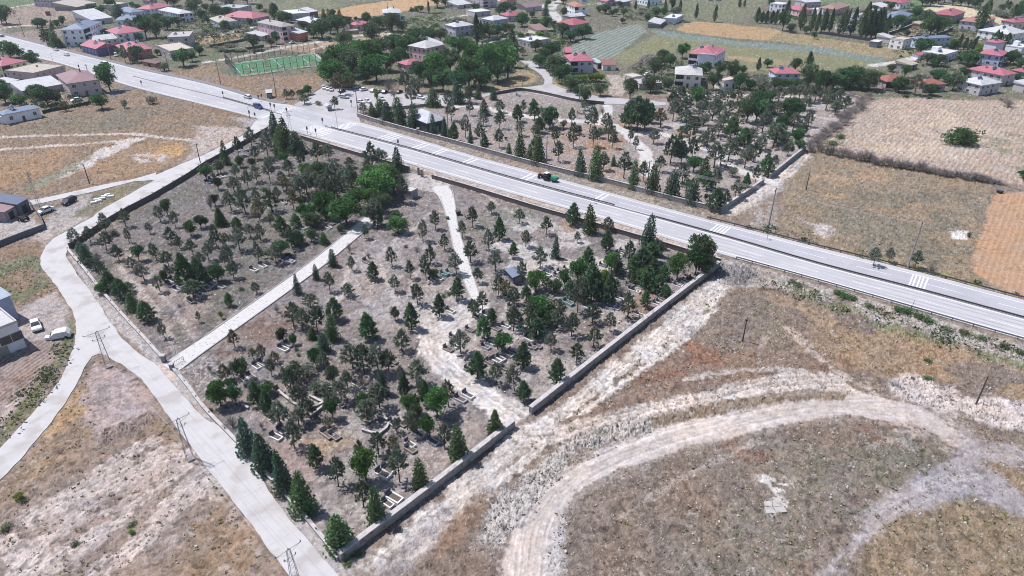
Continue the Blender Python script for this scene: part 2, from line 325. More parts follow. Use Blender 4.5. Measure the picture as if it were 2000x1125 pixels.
# --- left fields
zone("250,175 400,210 480,240 480,262 400,300 300,342 200,360 60,390 -200,420 -200,220 60,240 200,205", (154, 132, 108), 3, 2, rough=.12)
zone("60,240 200,215 330,205 300,240 200,255 60,262", (136, 128, 108), 4, 4, op=.8, patch=(14, -.3, 41)); zone("-200,290 0,305 150,288 110,330 0,370 -200,370", (178, 142, 102), 4, 3, op=.8)
zone("150,325 250,285 350,270 362,300 300,335 180,355", (174, 142, 106), 3, 3, op=.7); zone("290,305 316,286 350,280 364,290 356,304 320,310", (200, 160, 104), 1, .8)
stroke("-100,274 60,266 180,263 260,262 330,270 380,274", 2.6, (212, 200, 190), .8, .7); stroke("-100,300 60,288 160,282 220,276", 2.6, (208, 196, 188), .8, .7)
zone("126,335 190,292 240,272 290,268 230,296 160,336 110,352", (214, 206, 200), 1.2, 1.6, spk=.05, patch=(4, -.45, 42)); zone("40,368 130,330 190,290 180,310 120,345 60,372", (148, 150, 126), 1.5, 1.5, patch=(5, -.4, 43))
zone("382,246 470,250 480,262 400,300 360,316 380,290", (194, 178, 166), 2, 1.5); zone("255,300 330,300 320,318 270,316", (206, 192, 184), 1.5, 1.5, patch=(3, 0, 44), spk=.06)
zone("110,400 160,386 262,356 300,352 250,378 190,412 150,432", (140, 132, 104), 1.2, .8); zone("90,424 130,396 172,380 170,400 130,430 100,446", (176, 168, 162), 1.2, 1, spk=.03)
zone("90,430 170,424 100,464 84,486 60,470", (182, 172, 166), 1.5, 1, spk=.04)
zone("-80,490 80,470 84,510 110,560 90,580 20,604 -80,600", (150, 126, 104), 1.5, 1.2); zone("-80,500 80,500 106,560 30,602 -80,600", (122, 130, 98), 2, 2, op=.9, patch=(4, .0, 45), rough=.2)
zone("-60,420 40,414 84,440 84,452 0,470 -60,480", (190, 182, 176), 1, .5)
zone("34,604 110,566 134,596 138,640 110,668 60,672 40,660", (182, 170, 164), 1, .6, rough=.01)
zone("-80,704 60,668 108,664 106,694 84,738 40,790 0,806 -80,850", (164, 142, 130), 1, .8, rough=.02)
zone("-80,790 20,790 60,760 40,800 0,852 -80,930", (196, 176, 168), 1.2, 1.2)
zone("130,612 146,640 138,690 100,740 50,810 0,870 -40,910 -40,880 0,840 50,780 90,735 120,690 134,650", (132, 130, 92), 1.0, .8, rough=.15, patch=(3, -.6, 46))
# --- lower left
zone("190,690 250,716 300,775 390,898 450,970 560,1125 640,1290 -300,1290 -200,1080 0,940 100,826 160,740", (158, 136, 116), 1.2, .8, rough=.1)
zone("180,700 240,718 300,790 310,806 280,830 230,850 190,870 168,800 160,745", (186, 166, 160), 1.5, 1.2, spk=.03, rough=.05); zone("182,742 214,748 206,800 184,790", (150, 138, 134), 1.5, 1.5, op=.8)
zone("190,840 270,818 300,800 296,828 240,856 196,878", (150, 130, 120), 1, 1, rough=.25); zone("100,820 160,740 176,800 180,850 130,880 60,930", (180, 148, 106), 2.5, 2, op=.8, patch=(5, -.2, 47))
zone("-200,1080 0,1000 130,930 240,870 330,860 400,900 470,1000 560,1125 640,1290 -300,1290", (158, 140, 128), 3, 2, patch=(16, -.5, 48)); zone("-100,1090 100,990 250,880 400,880 520,1060 460,1150 0,1200", (200, 182, 172), 3, 2, patch=(7, .28, 49), op=.75)
for k, s in enumerate(("60,1010 160,950 240,890 300,862", "120,990 200,940 260,910 340,872", "100,1125 200,1040 300,960 380,900", "0,1060 60,1090 100,1110", "230,950 300,900 370,885", "30,1125 130,1020 250,930 330,890", "300,1010 380,930 410,915", "180,1125 300,1020 400,940 420,925", "250,1080 330,1010 420,940", "0,1160 150,1060 260,1010")):
    stroke(s, 2.8, (212, 197, 188), .7, .6, op=.85, ruts=.9, patch=(7, -.35, 60 + k))
zone("350,1000 440,970 560,1125 600,1200 400,1200", (160, 132, 100), 3, 3, op=.8, patch=(8, -.3, 50))
# --- cemeteries
cem1 = pts("525,256 135,490 200,572 330,706 500,905 665,1094 1003,832 1035,808 1405,518 1200,453 1000,392 800,332 588,271")
cem2 = pts("700,228 800,259 1000,312 1200,362 1406,416 1490,358 1572,292 1686,196 1646,184 1400,184 1180,204 1016,178 966,186 880,206 740,212")
zone(cem1, (147, 137, 133), .6, .3, rough=.07, spk=.02, mot=.3)
zone("525,256 135,490 330,706 720,425 860,370 588,271", (134, 126, 122), 2, 1); zone("525,256 135,490 330,706 720,425 800,340 588,271", (118, 116, 106), 5, 5, op=.7, patch=(12, .1, 51))
zone("200,500 260,470 420,600 340,690 250,600", (172, 154, 144), 3, 3, op=.7, patch=(8, -.2, 52)); zone("350,690 500,600 640,600 620,640 480,680 400,730", (136, 108, 92), 3, 3, op=.7, patch=(6, -.1, 53))
zone("940,400 1200,460 1260,520 1100,560 960,560", (206, 200, 194), 5, 5, op=.75, patch=(7, .1, 54), spk=.05); zone("890,380 1050,400 1060,440 900,460", (134, 134, 118), 5, 4, op=.7, patch=(9, 0, 55))
zone("700,470 900,430 900,600 760,640 640,620", (178, 168, 162), 5, 5, op=.7, patch=(7, .05, 56), spk=.04); zone("480,820 640,760 900,800 980,830 700,1060 620,1020", (176, 166, 160), 4, 4, op=.75, patch=(6, .0, 57), spk=.04)
zone("860,560 1300,560 1340,600 1040,800 900,700", (182, 172, 165), 4, 4, op=.75, patch=(6, -.05, 58), spk=.05); zone("1220,540 1330,520 1320,600 1200,640", (164, 132, 116), 3, 3, op=.8, patch=(5, -.2, 59))
zone("520,860 640,840 640,960 560,960", (172, 148, 140), 3, 3, op=.8); zone("850,740 960,830 900,880 860,800", (164, 150, 142), 3, 3, op=.6)
zone("940,300 1080,330 1080,350 940,330", (178, 142, 116), 3, 3, op=.5); zone("350,700 400,690 440,740 400,790", (140, 132, 128), 2, 2, spk=.06)
zone("1095,430 1130,430 1120,450 1100,450", (170, 138, 108), 1.5, 1.5, op=.8); zone("500,820 530,800 570,830 540,860", (188, 160, 150), 2, 2)
zone("590,860 680,830 700,870 620,890", (176, 152, 116), 2, 2, op=.7, patch=(4, -.3, 61))
zone(cem2, (168, 155, 149), .6, .4, rough=.06, spk=.03, mot=.25)
zone("930,250 1100,250 1280,330 1280,370 1000,310", (176, 146, 124), 5, 5, op=.7, patch=(8, .05, 62)); zone("880,200 1060,200 1200,260 1000,280 900,270", (150, 142, 136), 5, 5, op=.6, patch=(10, .1, 63))
zone("1140,240 1230,240 1230,300 1140,300", (176, 134, 96), 3, 3, op=.7, patch=(6, .0, 64)); zone("1320,250 1370,260 1370,290 1320,280", (190, 148, 106), 2, 2, op=.8, patch=(4, -.2, 65))
zone("1380,200 1680,190 1600,260 1480,330 1300,300 1300,240", (190, 182, 176), 5, 5, op=.8, patch=(6, .0, 66), spk=.06); zone("1000,200 1200,200 1200,240 1050,230", (148, 150, 132), 4, 4, op=.5, patch=(8, .1, 67))
PATHC = (222, 218, 214)
for s, wd in (("880,212 900,206 950,212 1000,223 1060,231 1128,237 1170,241 1200,246 1226,262 1240,277 1254,288 1262,304 1264,322 1268,342", 4.6), ("1186,206 1188,218 1176,232 1166,240", 4), ("1226,263 1260,261 1290,262 1312,267 1336,278 1356,285 1380,291 1410,305", 4), ("1410,318 1450,335 1490,350 1510,356", 4), ("1300,180 1380,186 1480,186 1560,190", 3)):
    stroke(s, wd, PATHC, .5, .4, spk=.03, rough=.02, mot=.15)
zone('800,340 840,342 876,360 862,378 836,374 800,368', (200, 190, 182), 1.2, 1.2)
# foot tracks inside the cemetery
for s, wd, op in (("690,500 676,540 664,580 640,620", .9, .8), ("760,480 800,450 830,440", 1.2, .6), ("740,500 770,470 800,455 850,410 900,430", 1.0, .5), ("780,620 760,560 740,520", 1.2, .6), ("950,470 1010,500 1060,540 1080,560", 1.0, .5), ("930,370 960,390 990,410 1040,430", 1, .55), ("230,520 300,600 340,680 350,700", 1.6, .5), ("250,500 330,590 380,660", 1.2, .4), ("690,520 760,440 800,420", 1, .4), ("840,500 800,560 830,640 870,680", 1.3, .5)):
    stroke(s, wd, (206, 196, 188), .5, .4, op=op)
stroke("930,596 900,624 870,646 846,664 840,684", 6.0, (216, 207, 199), .9, 1.0, ruts=1.1, spk=.05, rough=.03); stroke("836,620 842,660 852,690 890,730 940,768 990,805 1024,826", 5.6, (219, 210, 202), .9, .9, ruts=1.2, spk=.04, rough=.03); stroke("830,600 840,640 850,660", 4, (200, 192, 184), 1.4, 1.4)
# gravel strips beside the concrete road
zone("140,500 200,575 232,606 250,630 330,706 500,905 665,1096 700,1125 650,1125 566,1016 470,868 396,816 318,728 216,630 176,570 132,500", (176, 170, 168), .5, .5, rough=.03, spk=.05)
zone("300,716 318,706 342,722 336,742 316,736", (206, 188, 174), .8, .4)
# --- lower right
zone("1405,518 1600,556 1870,632 2000,670 2500,800 2500,1290 640,1290 700,1100 1003,836 1035,812", (141, 125, 111), 1.2, .6, rough=.12, spk=.014, mot=.32)
zone("1480,560 2100,720 2100,790 1800,740 1640,720 1560,640", (170, 142, 108), 5, 5, op=.85, patch=(22, -.3, 81)); zone("1100,820 1400,640 1640,700 1640,740 1400,770 1180,830", (152, 126, 106), 5, 5, op=.8, patch=(14, -.2, 82))
zone("1240,700 1330,670 1400,700 1330,740 1250,750", (158, 112, 88), 4, 4, op=.8, patch=(8, -.1, 83)); zone("1480,560 1560,640 1500,680 1400,640", (142, 132, 110), 4, 4, op=.7, patch=(10, .0, 84))
zone("1560,830 1800,820 1800,900 1700,940 1600,880 1440,880", (150, 108, 84), 4, 4, op=.75, patch=(9, .08, 85)); zone("1110,1000 1400,860 1700,860 1840,880 1700,1000 1560,1130 1400,1290 1090,1290", (140, 130, 116), 5, 4, op=.7, patch=(14, .0, 86))
zone("1640,880 1850,880 1700,990 1580,1100 1500,1100", (122, 120, 100), 4, 4, op=.7, patch=(10, .1, 87)); zone("1480,930 1530,920 1560,960 1530,990 1490,960", (214, 208, 202), 1.5, 2, patch=(3, 0, 88))
zone("1494,990 1510,976 1532,978 1538,990 1510,1010 1496,1002", (216, 212, 206), .3, .3)
zone("1650,1125 1720,1020 1830,970 1900,960 2000,1010 2200,1100 2200,1290 1600,1290", (150, 132, 106), 2, 2, patch=(10, -.6, 89)); zone("1930,900 2100,900 2100,1000 1960,950", (160, 134, 98), 2, 2, op=.7)
# gravel verge below the right-hand guard rail
zone("1400,500 1600,556 1870,634 2000,672 2300,756 2300,800 2000,712 1870,672 1700,620 1560,570 1470,560 1440,560", (176, 166, 158), 1.2, 1.6, spk=.06, rough=.12, patch=(6, -.75, 90)); zone("1405,515 1470,522 1490,545 1440,560 1410,560 1390,545", (136, 132, 130), 1.5, 1, spk=.05, rough=.25)
zone("1510,545 1560,560 1700,612 1870,668 2000,706 2000,730 1800,668 1600,600", (126, 132, 92), 1.5, 2, op=.8, patch=(5, -.05, 91), rough=.25)
# dusty tracks along the lower wall and the broad dirt road
zone("1400,545 1420,560 1400,590 1340,650 1280,690 1180,760 1100,830 1060,860 980,920 900,990 820,1050 760,1125 690,1125 680,1100 1010,850 1040,830 1200,706 1380,556", (198, 188, 179), 1.6, 1.8, spk=.04, rough=.09, patch=(8, -.55, 92))
for s, wd in (("1396,560 1300,640 1200,716 1100,800 1040,842", 2.2), ("1412,566 1330,640 1230,710 1120,796 1060,842", 2.0), ("1400,600 1310,680 1220,745 1130,810", 1.4), ("1010,870 920,940 820,1020 740,1090", 2.4), ("1060,872 960,950 880,1020 800,1090", 1.6), ("1300,640 1200,724 1150,770", 1)):
    stroke(s, wd, (224, 216, 207), .5, .5, op=.9, ruts=.9, patch=(7, -.7, 93))
zone("720,1090 800,1030 880,990 900,1020 840,1080 800,1125 740,1125", (176, 172, 176), 2, 2, op=.7)
zone("860,1040 900,1000 940,970 960,990 900,1060 850,1090", (156, 128, 106), 1.5, 1.5, op=.9, rough=.1)
stroke("1660,752 1580,744 1500,752 1420,772 1330,792 1240,812 1150,832 1080,850 1030,850", 5.0, (212, 199, 188), .8, .8, ruts=1.2, spk=.02, patch=(9, -.75, 191)); stroke("1640,742 1540,722 1440,724 1340,742", 1.1, (208, 196, 186), .5, .5, op=.8)
zone("1690,768 1600,772 1500,786 1400,806 1300,832 1200,862 1130,906 1070,945 1030,985 1004,1040 985,1100 975,1290 1100,1290 1092,1100 1100,1010 1130,962 1200,920 1350,870 1500,832 1650,812 1780,826 1850,862 1870,840 1800,790", (221, 207, 198), .6, .6, rough=.04, spk=.015, mot=.18)
for off, s in enumerate(("1780,800 1640,792 1500,808 1350,844 1220,885 1120,935 1060,1000 1040,1060 1035,1200", "1760,815 1640,803 1500,820 1350,856 1220,900 1130,950 1080,1010 1064,1070 1060,1200", "1700,780 1600,781 1500,796 1350,830 1220,870 1110,922 1044,985 1014,1060 1008,1200")):
    stroke(s, 1.5, (232, 220, 212), .4, .3, op=.85, ruts=.75); stroke(s, 5.5, (200, 186, 174), .8, .4, op=.3, ruts=1.1)
stroke("1540,640 1600,700 1660,742 1720,772", 1.3, (200, 182, 166), .6, .5, op=.8)
# rubble bank between the two tracks
stroke("1640,776 1540,780 1440,790 1340,810 1250,832", 2.4, (152, 134, 112), .8, .8, rough=.2, lift=.25); stroke("1250,832 1180,846 1120,870 1080,900", 4.0, (156, 148, 142), 1.2, 1.4, rough=.3, spk=.10, lift=.3)
zone("1100,880 1060,910 1000,960 960,1010 930,1060 960,1060 1010,1010 1060,960 1110,910", (170, 164, 160), 2, 2, rough=.25, spk=.12); zone("1090,1000 1110,1010 1100,1120 1060,1120 1080,1050", (186, 180, 178), 1.5, 1.5, rough=.15, spk=.1)
# spoil heap and gravel road on the right
zone("1726,752 1760,738 1800,736 1840,750 1866,752 1880,776 1930,782 2000,790 2100,800 2100,890 2000,850 1940,840 1880,812 1840,806 1800,800 1740,780", (214, 200, 194), 1.2, 1.5, rough=.22, spk=.05); zone("1720,752 1746,744 1760,756 1730,766", (150, 148, 144), .8, 1, rough=.3)
zone("1560,1140 1640,1060 1720,985 1800,935 1850,905 1860,870 1840,830 1880,830 1920,860 2000,880 2200,900 2200,930 2000,905 1930,905 1960,940 2000,985 2200,1080 2200,1120 2000,1010 1900,962 1830,970 1730,1010 1670,1080 1620,1150", (170, 161, 160), 1.2, 1.6, rough=.06, spk=.02, mot=.2)
for s in ("1590,1140 1680,1050 1760,985 1840,940 1900,930", "1640,1120 1710,1020 1800,965 1880,945", "1870,840 1900,880 1990,892"):
    stroke(s, 1.8, (188, 179, 178), .8, .6, op=.6, ruts=.9)
zone("1740,772 1850,790 1905,845 1880,890 1840,870 1770,822", (206, 191, 183), 4, 3, op=.85, rough=.05)
for s in ("1490,855 1420,890 1330,930", "1360,920 1290,960 1200,1020", "1500,650 1480,690", "1700,870 1760,860 1780,880"):
    stroke(s, .7, (196, 184, 172), .4, .4, op=.5)
# --- fields of furrows
for s, dirl, per, amp in (("-80,704 60,668 108,664 106,694 84,738 40,790 0,806 -80,850", ("0,760", "100,690"), 1.0, .3), ("1246,46 1264,60 1190,120 1120,106 1096,100 1130,82 1166,64", ("1120,105", "1240,52"), 3.3, .5), ("1232,130 1262,105 1298,109 1282,130", ("1245,128", "1275,107"), 2.2, .5), ("1944,376 2100,372 2100,640 2000,582 1960,570 1896,528 1910,470", ("1930,540", "1990,380"), 1.3, .10), ("1690,196 1760,190 1880,196 2100,196 2100,400 2000,362 1944,356 1860,340 1700,306 1590,288 1640,250", ("1640,280", "1720,220"), 1.6, .16)):
    poly = pts(s); ix = inbox(poly, 1); a, b = pts(dirl[0])[0], pts(dirl[1])[0]; L = math.hypot(b[0]-a[0], b[1]-a[1])
    q = ((b[0]-a[0]) * (GY[ix]-a[1]) - (b[1]-a[1]) * (GX[ix]-a[0])) / L
    wgt = sm(.5, -.5, poly_sdf(GX[ix], GY[ix], poly)); g = np.sin(2 * math.pi * (q + .25 * WX[ix]) / per)
    COL[ix] *= (1 + amp * .6 * g * wgt)[:, None]; HADD[ix] += .09 * amp / .3 * g * wgt
# --- fine detail: blotches, stones, green weeds
ng = np.arange(NG)
lum = COL @ np.array([.3, .6, .1]); COL[:] = (lum[:, None] + (COL - lum[:, None]) * .80) * np.array([1.02, 1.0, 1.015])   # dry, dusty soil
d1 = fbm(GX, GY, 3.2, 4, 11); d2 = fbm(GX, GY, 1.1, 3, 12); wn = _hash(ng, ng // 7, 3) * 2 - 1
d3 = fbm(GX, GY, .55, 2, 14)
COL *= (1 + MOT * (.5 * d1 + .6 * d2 + .7 * d3 + .75 * wn))[:, None].clip(.3, 2.0)
hue = fbm(GX, GY, 6, 3, 13)[:, None] * np.array([[.05, 0, -.06]]); COL *= (1 + hue)
gk = sm(.15, .5, fbm(GX, GY, 5, 4, 15)) * GRN
setw(ng, gk, (104, 122, 84))
st = sm(1 - 5 * SPK - .02, 1 - 4 * SPK + .02, vnoise(GX * 2.2, GY * 2.2, 16) * .55 + _hash(ng, ng // 11, 5) * .5) * (SPK > .003)
COL += (np.array(S(226, 220, 214)) - COL) * (st * .8)[:, None]
cl = sm(.60, .74, vnoise(GX / .85 + 3, GY / .85, 201) * .7 + vnoise(GX / .33, GY / .33, 202) * .3) * sm(.02, .07, ROUGH); pc_ = sm(.66, .76, vnoise(GX / .6, GY / .6 + 9, 203) * .65 + vnoise(GX / .26, GY / .26, 204) * .35)
COL *= (1 - .42 * cl * sm(-.6, .5, d1))[:, None]; COL += (np.array(S(214, 206, 202)) - COL) * (pc_ * .45 * sm(.4, -.7, d1))[:, None]
HADD += ROUGH * (1.2 * d2 + .9 * cl + 1.0 * wn * np.clip(tt.repeat(len(uu)) / 120, .3, 1.2) + .8 * d1)
for poly, m in FLAT:
    ix = inbox(poly, m + 4); d = poly_sdf(GX[ix], GY[ix], poly); k = sm(m - .6, m + 2, d); HADD[ix] = HADD[ix] * k - .06 * (1 - k)
HADD = np.clip(HADD, -.5, 1.2)
nr, nc = len(Yr), len(uu)
me = bpy.data.meshes.new('ground'); me.vertices.add(NG)
me.vertices.foreach_set('co', np.stack([GX, GY, HADD], 1).astype(np.float32).ravel())
a = (np.arange(nr - 1)[:, None] * nc + np.arange(nc - 1)[None, :]).ravel()
quads = np.stack([a, a + 1, a + nc + 1, a + nc], 1).astype(np.int32)
me.loops.add(quads.size); me.loops.foreach_set('vertex_index', quads.ravel()); me.polygons.add(len(quads))
me.polygons.foreach_set('loop_start', np.arange(0, quads.size, 4, dtype=np.int32)); me.polygons.foreach_set('loop_total', np.full(len(quads), 4, np.int32))
me.polygons.foreach_set('use_smooth', np.ones(len(quads), bool)); me.update()
at = me.attributes.new('albedo', 'FLOAT_COLOR', 'POINT')
at.data.foreach_set('color', np.concatenate([COL.clip(.01, .85), np.ones((NG, 1))], 1).astype(np.float32).ravel())
gm = mat('ground_soil', (1, 1, 1), rough=.95, var=.16, scale=1.6, spec=.1, attr='albedo', bump=.25)
me.materials.append(gm); go = link('ground', me); tag(go, kind='structure')
def rough_at(x, y):
    r = np.clip(np.searchsorted(Yr, y), 1, nr - 1); t_ = tt[r]; c = np.clip(np.searchsorted(uu, x / t_), 0, nc - 1); return ROUGH[r * nc + c]
# ------------------------------------------------------------------ roads as sheets with kerbs and paint
def ragged(poly, amp, step=2.0, seed=0):
    p = np.array(poly, float); out = []
    for i in range(len(p)):
        a_, b_ = p[i], p[(i + 1) % len(p)]; L = np.linalg.norm(b_ - a_); n = max(1, int(L / step))
        nrm = np.array([-(b_ - a_)[1], (b_ - a_)[0]]) / max(L, 1e-6)
        for k in range(n):
            q = a_ + (b_ - a_) * k / n; out.append(q + nrm * amp * float(fbm(np.array([q[0]]), np.array([q[1]]), 2.5, 3, seed)[0]))
    return out
def sheet(name, poly, z, m, thick=.25):
    from mathutils.geometry import tessellate_polygon
    from mathutils import Vector
    n = len(poly); tris = tessellate_polygon([[Vector((p[0], p[1], 0)) for p in poly]])
    vs = [(p[0], p[1], z) for p in poly] + [(p[0], p[1], z - thick) for p in poly]
    fs = []
    for t in tris:
        a_, b_, c_ = [np.array(poly[i]) for i in t]; cr = (b_-a_)[0]*(c_-a_)[1] - (b_-a_)[1]*(c_-a_)[0]
        if abs(cr) > 1e-9: fs.append(tuple(t) if cr > 0 else tuple(t[::-1]))
    fs += [(k, n + k, n + (k+1) % n, (k+1) % n) for k in range(n)]
    b = MB(); b.add(vs, fs); return tag(b.build(name, m), kind='structure')
m_hwy = mat('pale_asphalt', S(213, 211, 215), rough=.9, var=.10, scale=.35, spec=.15, two=(S(202, 200, 206), .06, .5))
m_lane = mat('grey_asphalt', S(198, 197, 205), rough=.9, var=.10, scale=.5, spec=.15, two=(S(205, 204, 211), .1, .52))
m_conc = mat('pale_concrete', S(221, 218, 219), rough=.9, var=.07, scale=.5, spec=.15, two=(S(202, 197, 195), .2, .52))
m_path = mat('worn_white_paving', S(234, 231, 230), rough=.95, var=.12, scale=2.2, two=(S(140, 136, 130), 2.2, .56))
m_plaza = mat('dusty_asphalt', S(204, 200, 204), rough=.95, var=.1, scale=.5, two=(S(190, 186, 190), .1, .5))
m_paint = mat('white_road_paint', (.60, .60, .62), rough=.7, var=.18, scale=1.2)
m_kerb = mat('kerb_stone', S(196, 192, 192), rough=.9, var=.12, scale=2)
sheet('highway', hwy_poly, .06, m_hwy)
def offset_line(line, d):
    p = np.array(line, float); t = np.gradient(p, axis=0); t /= np.linalg.norm(t, axis=1)[:, None]
    return [(q[0] - d * u[1], q[1] + d * u[0]) for q, u in zip(p, t)]
def lerp_line(a, b, k, n=260):
    def res(l):
        l = np.array(l); s = np.concatenate([[0], np.cumsum(np.linalg.norm(np.diff(l, axis=0), axis=1))]); u = np.linspace(0, s[-1], n)
        return np.stack([np.interp(u, s, l[:, 0]), np.interp(u, s, l[:, 1])], 1)
    return [tuple(q) for q in res(a) * (1 - k) + res(b) * k]
def by_px(line, x0, x1):
    return [q for q in line if x0 <= topx(*q)[0] <= x1]
def strip(line, w_, z, b=None, mi=0):
    l, r = offset_line(line, w_ / 2), offset_line(line, -w_ / 2); b = b or MB(); n = len(line)
    return b.add([(p[0], p[1], z) for p in l] + [(p[0], p[1], z) for p in r], [(k, n + k, n + k + 1, k + 1) for k in range(n - 1)], mi)
midU, midL = lerp_line(hwy_mid, hwy_top, .5), lerp_line(hwy_mid, hwy_bot, .5)
laneb = MB(); strip(by_px(lerp_line(hwy_mid, hwy_top, .42), 560, 2300), 7.0, .066, laneb)
tag(laneb.build('highway_lane', m_lane), kind='structure')
wb = MB()
for k_, half in ((.18, hwy_top), (.30, hwy_top), (.52, hwy_top), (.64, hwy_top), (.20, hwy_bot), (.36, hwy_bot), (.60, hwy_bot), (.76, hwy_bot)):
    strip(by_px(lerp_line(hwy_mid, half, k_), -400, 2300), .55, .0695, wb)
tag(wb.build('tyre_track', mat('worn_tyre_track', S(192, 191, 199), rough=.85, var=.2, scale=.12, two=(S(206, 205, 213), .05, .5))), kind='structure')
jb = MB(); ln_ = np.array(smooth_line(pts("300,345 250,375 200,400 140,440 100,480 105,520 160,590 200,640 250,690 300,730 360,800 440,900 520,1000 600,1110"), 1.0))
for i in range(8, len(ln_) - 2, 11):
    d_ = ln_[i+1] - ln_[i]; d_ /= np.linalg.norm(d_); n2 = np.array([-d_[1], d_[0]]); strip([tuple(ln_[i] - n2 * 3.6), tuple(ln_[i] + n2 * 3.2)], .07, .0535, jb)
tag(jb.build('road_joint', mat('road_joint', S(196, 192, 192), rough=.95, var=.3)), kind='structure')
pb = MB()
strip(by_px(offset_line(lerp_line(hwy_mid, hwy_top, .01), .55), 640, 2300), .22, .072, pb); strip(by_px(offset_line(lerp_line(hwy_mid, hwy_bot, .01), -.75), 640, 2300), .26, .072, pb)
strip(by_px(lerp_line(hwy_mid, hwy_top, .80), 700, 2300), .24, .072, pb); strip(by_px(lerp_line(hwy_mid, hwy_bot, .87), 590, 2300), .28, .072, pb)
strip(by_px(lerp_line(hwy_mid, hwy_top, .86), -400, 560), .2, .072, pb); strip(by_px(lerp_line(hwy_mid, hwy_bot, .9), -400, 500), .2, .072, pb)
def dashes(line, on, off, w_, x0, x1, x2=None):
    l = np.array(smooth_line(by_px(line, x0, x1), 1.0)); s = np.concatenate([[0], np.cumsum(np.linalg.norm(np.diff(l, axis=0), axis=1))]); u = 0
    while u < s[-1] - on:
        strip([(np.interp(q, s, l[:, 0]), np.interp(q, s, l[:, 1])) for q in np.linspace(u, u + on, 4)], w_, .072, pb); u += on + off
dashes(midL, 6, 8, .17, 620, 2200); dashes(lerp_line(hwy_mid, hwy_top, .43), 8, 7, .17, 1420, 2200); dashes(lerp_line(hwy_mid, hwy_top, .43), 18, 5, .17, 700, 1400)
dashes(lerp_line(hwy_mid, hwy_top, .33), 4, 6, .17, 240, 620); dashes(lerp_line(hwy_mid, hwy_bot, .5), 4, 6, .17, 250, 500); dashes(lerp_line(hwy_mid, hwy_top, .66), 4, 6, .17, 240, 620)
dashes(lerp_line(hwy_mid, hwy_top, .45), 4, 8, .17, -300, 240); dashes(lerp_line(hwy_mid, hwy_bot, .45), 4, 8, .17, -300, 240)
def bars(a0, a1, n, k0=.08, k1=.8, half='top', w_=.55):
    """n stripes across one carriageway between pixel columns a0 and a1 at the median"""
    other = hwy_top if half == 'top' else hwy_bot
    m, e = np.array(lerp_line(hwy_mid, other, 0, 9000)), np.array(lerp_line(hwy_mid, other, 1, 9000))
    mx = np.array([topx(*q)[0] for q in m])
    for k in range(n):
        xa = a0 + (a1 - a0) * k / max(1, n - 1); i = int(np.clip(np.argmin(abs(mx - xa)), 1, 8998))
        t = m[i+1] - m[i-1]; t /= np.linalg.norm(t); nr_ = np.array([-t[1], t[0]]); wd = abs((e[i] - m[i]) @ nr_); nr_ *= np.sign((e[i] - m[i]) @ nr_)
        j = int(np.clip(np.argmin(abs(mx - (xa + (a1 - a0) / max(1, n - 1)))), 1, 8998)); w_ = min(w_, .46 * float(np.linalg.norm(m[j] - m[i])))
        strip([tuple(m[i] + nr_ * wd * k0), tuple(m[i] + nr_ * wd * k1)], w_, .075, pb)
bars(731, 752, 4, w_=.5); bars(800, 808, 2); bars(838, 845, 2); bars(898, 906, 2); bars(1012, 1021, 2); bars(1158, 1167, 2); bars(1384, 1408, 5, .06); bars(1774, 1802, 5, .06)
bars(622, 650, 9, .1, .75, 'bot', .4); 
def zebra(a, b, a2, b2, n):
    A, B, A2, B2 = [np.array(P(*map(float, q.split(',')))) for q in (a, b, a2, b2)]
    for k in range(n):
        u = k / (n - 1); p, q = A + (B - A) * u, A2 + (B2 - A2) * u; strip([tuple(p), tuple(q)], .5, .073, pb)
zebra("620,262", "650,246", "632,266", "664,251", 7); zebra("648,248", "682,240", "668,253", "704,243", 8); zebra("505,228", "528,219", "520,231", "545,221", 6); zebra("540,218", "566,209", "552,221", "578,212", 6)
strip(pts("612,258 634,250"), .5, .073, pb); strip(pts("672,253 702,242"), .5, .073, pb); strip(pts("540,221 572,210"), .4, .073, pb)
tag(pb.build('road_marking', m_paint), kind='structure')
sheet('concrete_road', ragged(road_poly, .16, 1.2, 3), .05, m_conc); sheet('side_road', ragged(side_poly, .14, 1.2, 4), .055, m_conc)
sheet('car_park', ragged(plaza_poly, .4, 3, 5), .045, m_plaza)
sheet('paved_path', ragged(path1_poly, .12, 2, 6), .04, m_path); sheet('stone_path', ragged(path2_poly, .15, 2, 7), .04, m_path)
kb = MB()
for s in ("400,657 452,620 578,532 646,480 712,424", "737,431 658,498 612,534 488,624 400,687 360,717", "884,372 889,400 894,440 912,500 924,540 938,580", "860,384 866,404 872,424 880,456 888,496 902,540 922,588"):
    l = smooth_line(pts(s), 5); a_, b_ = offset_line(l, .12), offset_line(l, -.12)
    for k in range(len(l) - 1): kb.prism([a_[k], b_[k], b_[k+1], a_[k+1]][::-1], -.1, .16)
tag(kb.build('path_kerb', m_kerb), kind='structure')
kb = MB()
for s, x0, x1 in ((hwy_top, -300, 560),):
    l = by_px(s, x0, x1); a_, b_ = offset_line(l, .15), offset_line(l, -.35)
    for k in range(len(l) - 1): kb.prism([a_[k], b_[k], b_[k+1], a_[k+1]][::-1], 0, .2)
    a_, b_ = offset_line(l, 2.6), offset_line(l, .16)
    for k in range(len(l) - 1): kb.prism([a_[k], b_[k], b_[k+1], a_[k+1]][::-1], 0, .17)
l = hwy_mid; a_, b_ = offset_line(l, .28), offset_line(l, -.28)
for k in range(len(l) - 1):
    if 250 < topx(*l[k])[0] < 535 or topx(*l[k])[0] > 628: kb.prism([a_[k], b_[k], b_[k+1], a_[k+1]][::-1], 0, .2)
tag(kb.build('highway_kerb', mat('old_kerb', S(150, 146, 148), rough=.9, var=.2, scale=2)), kind='structure')
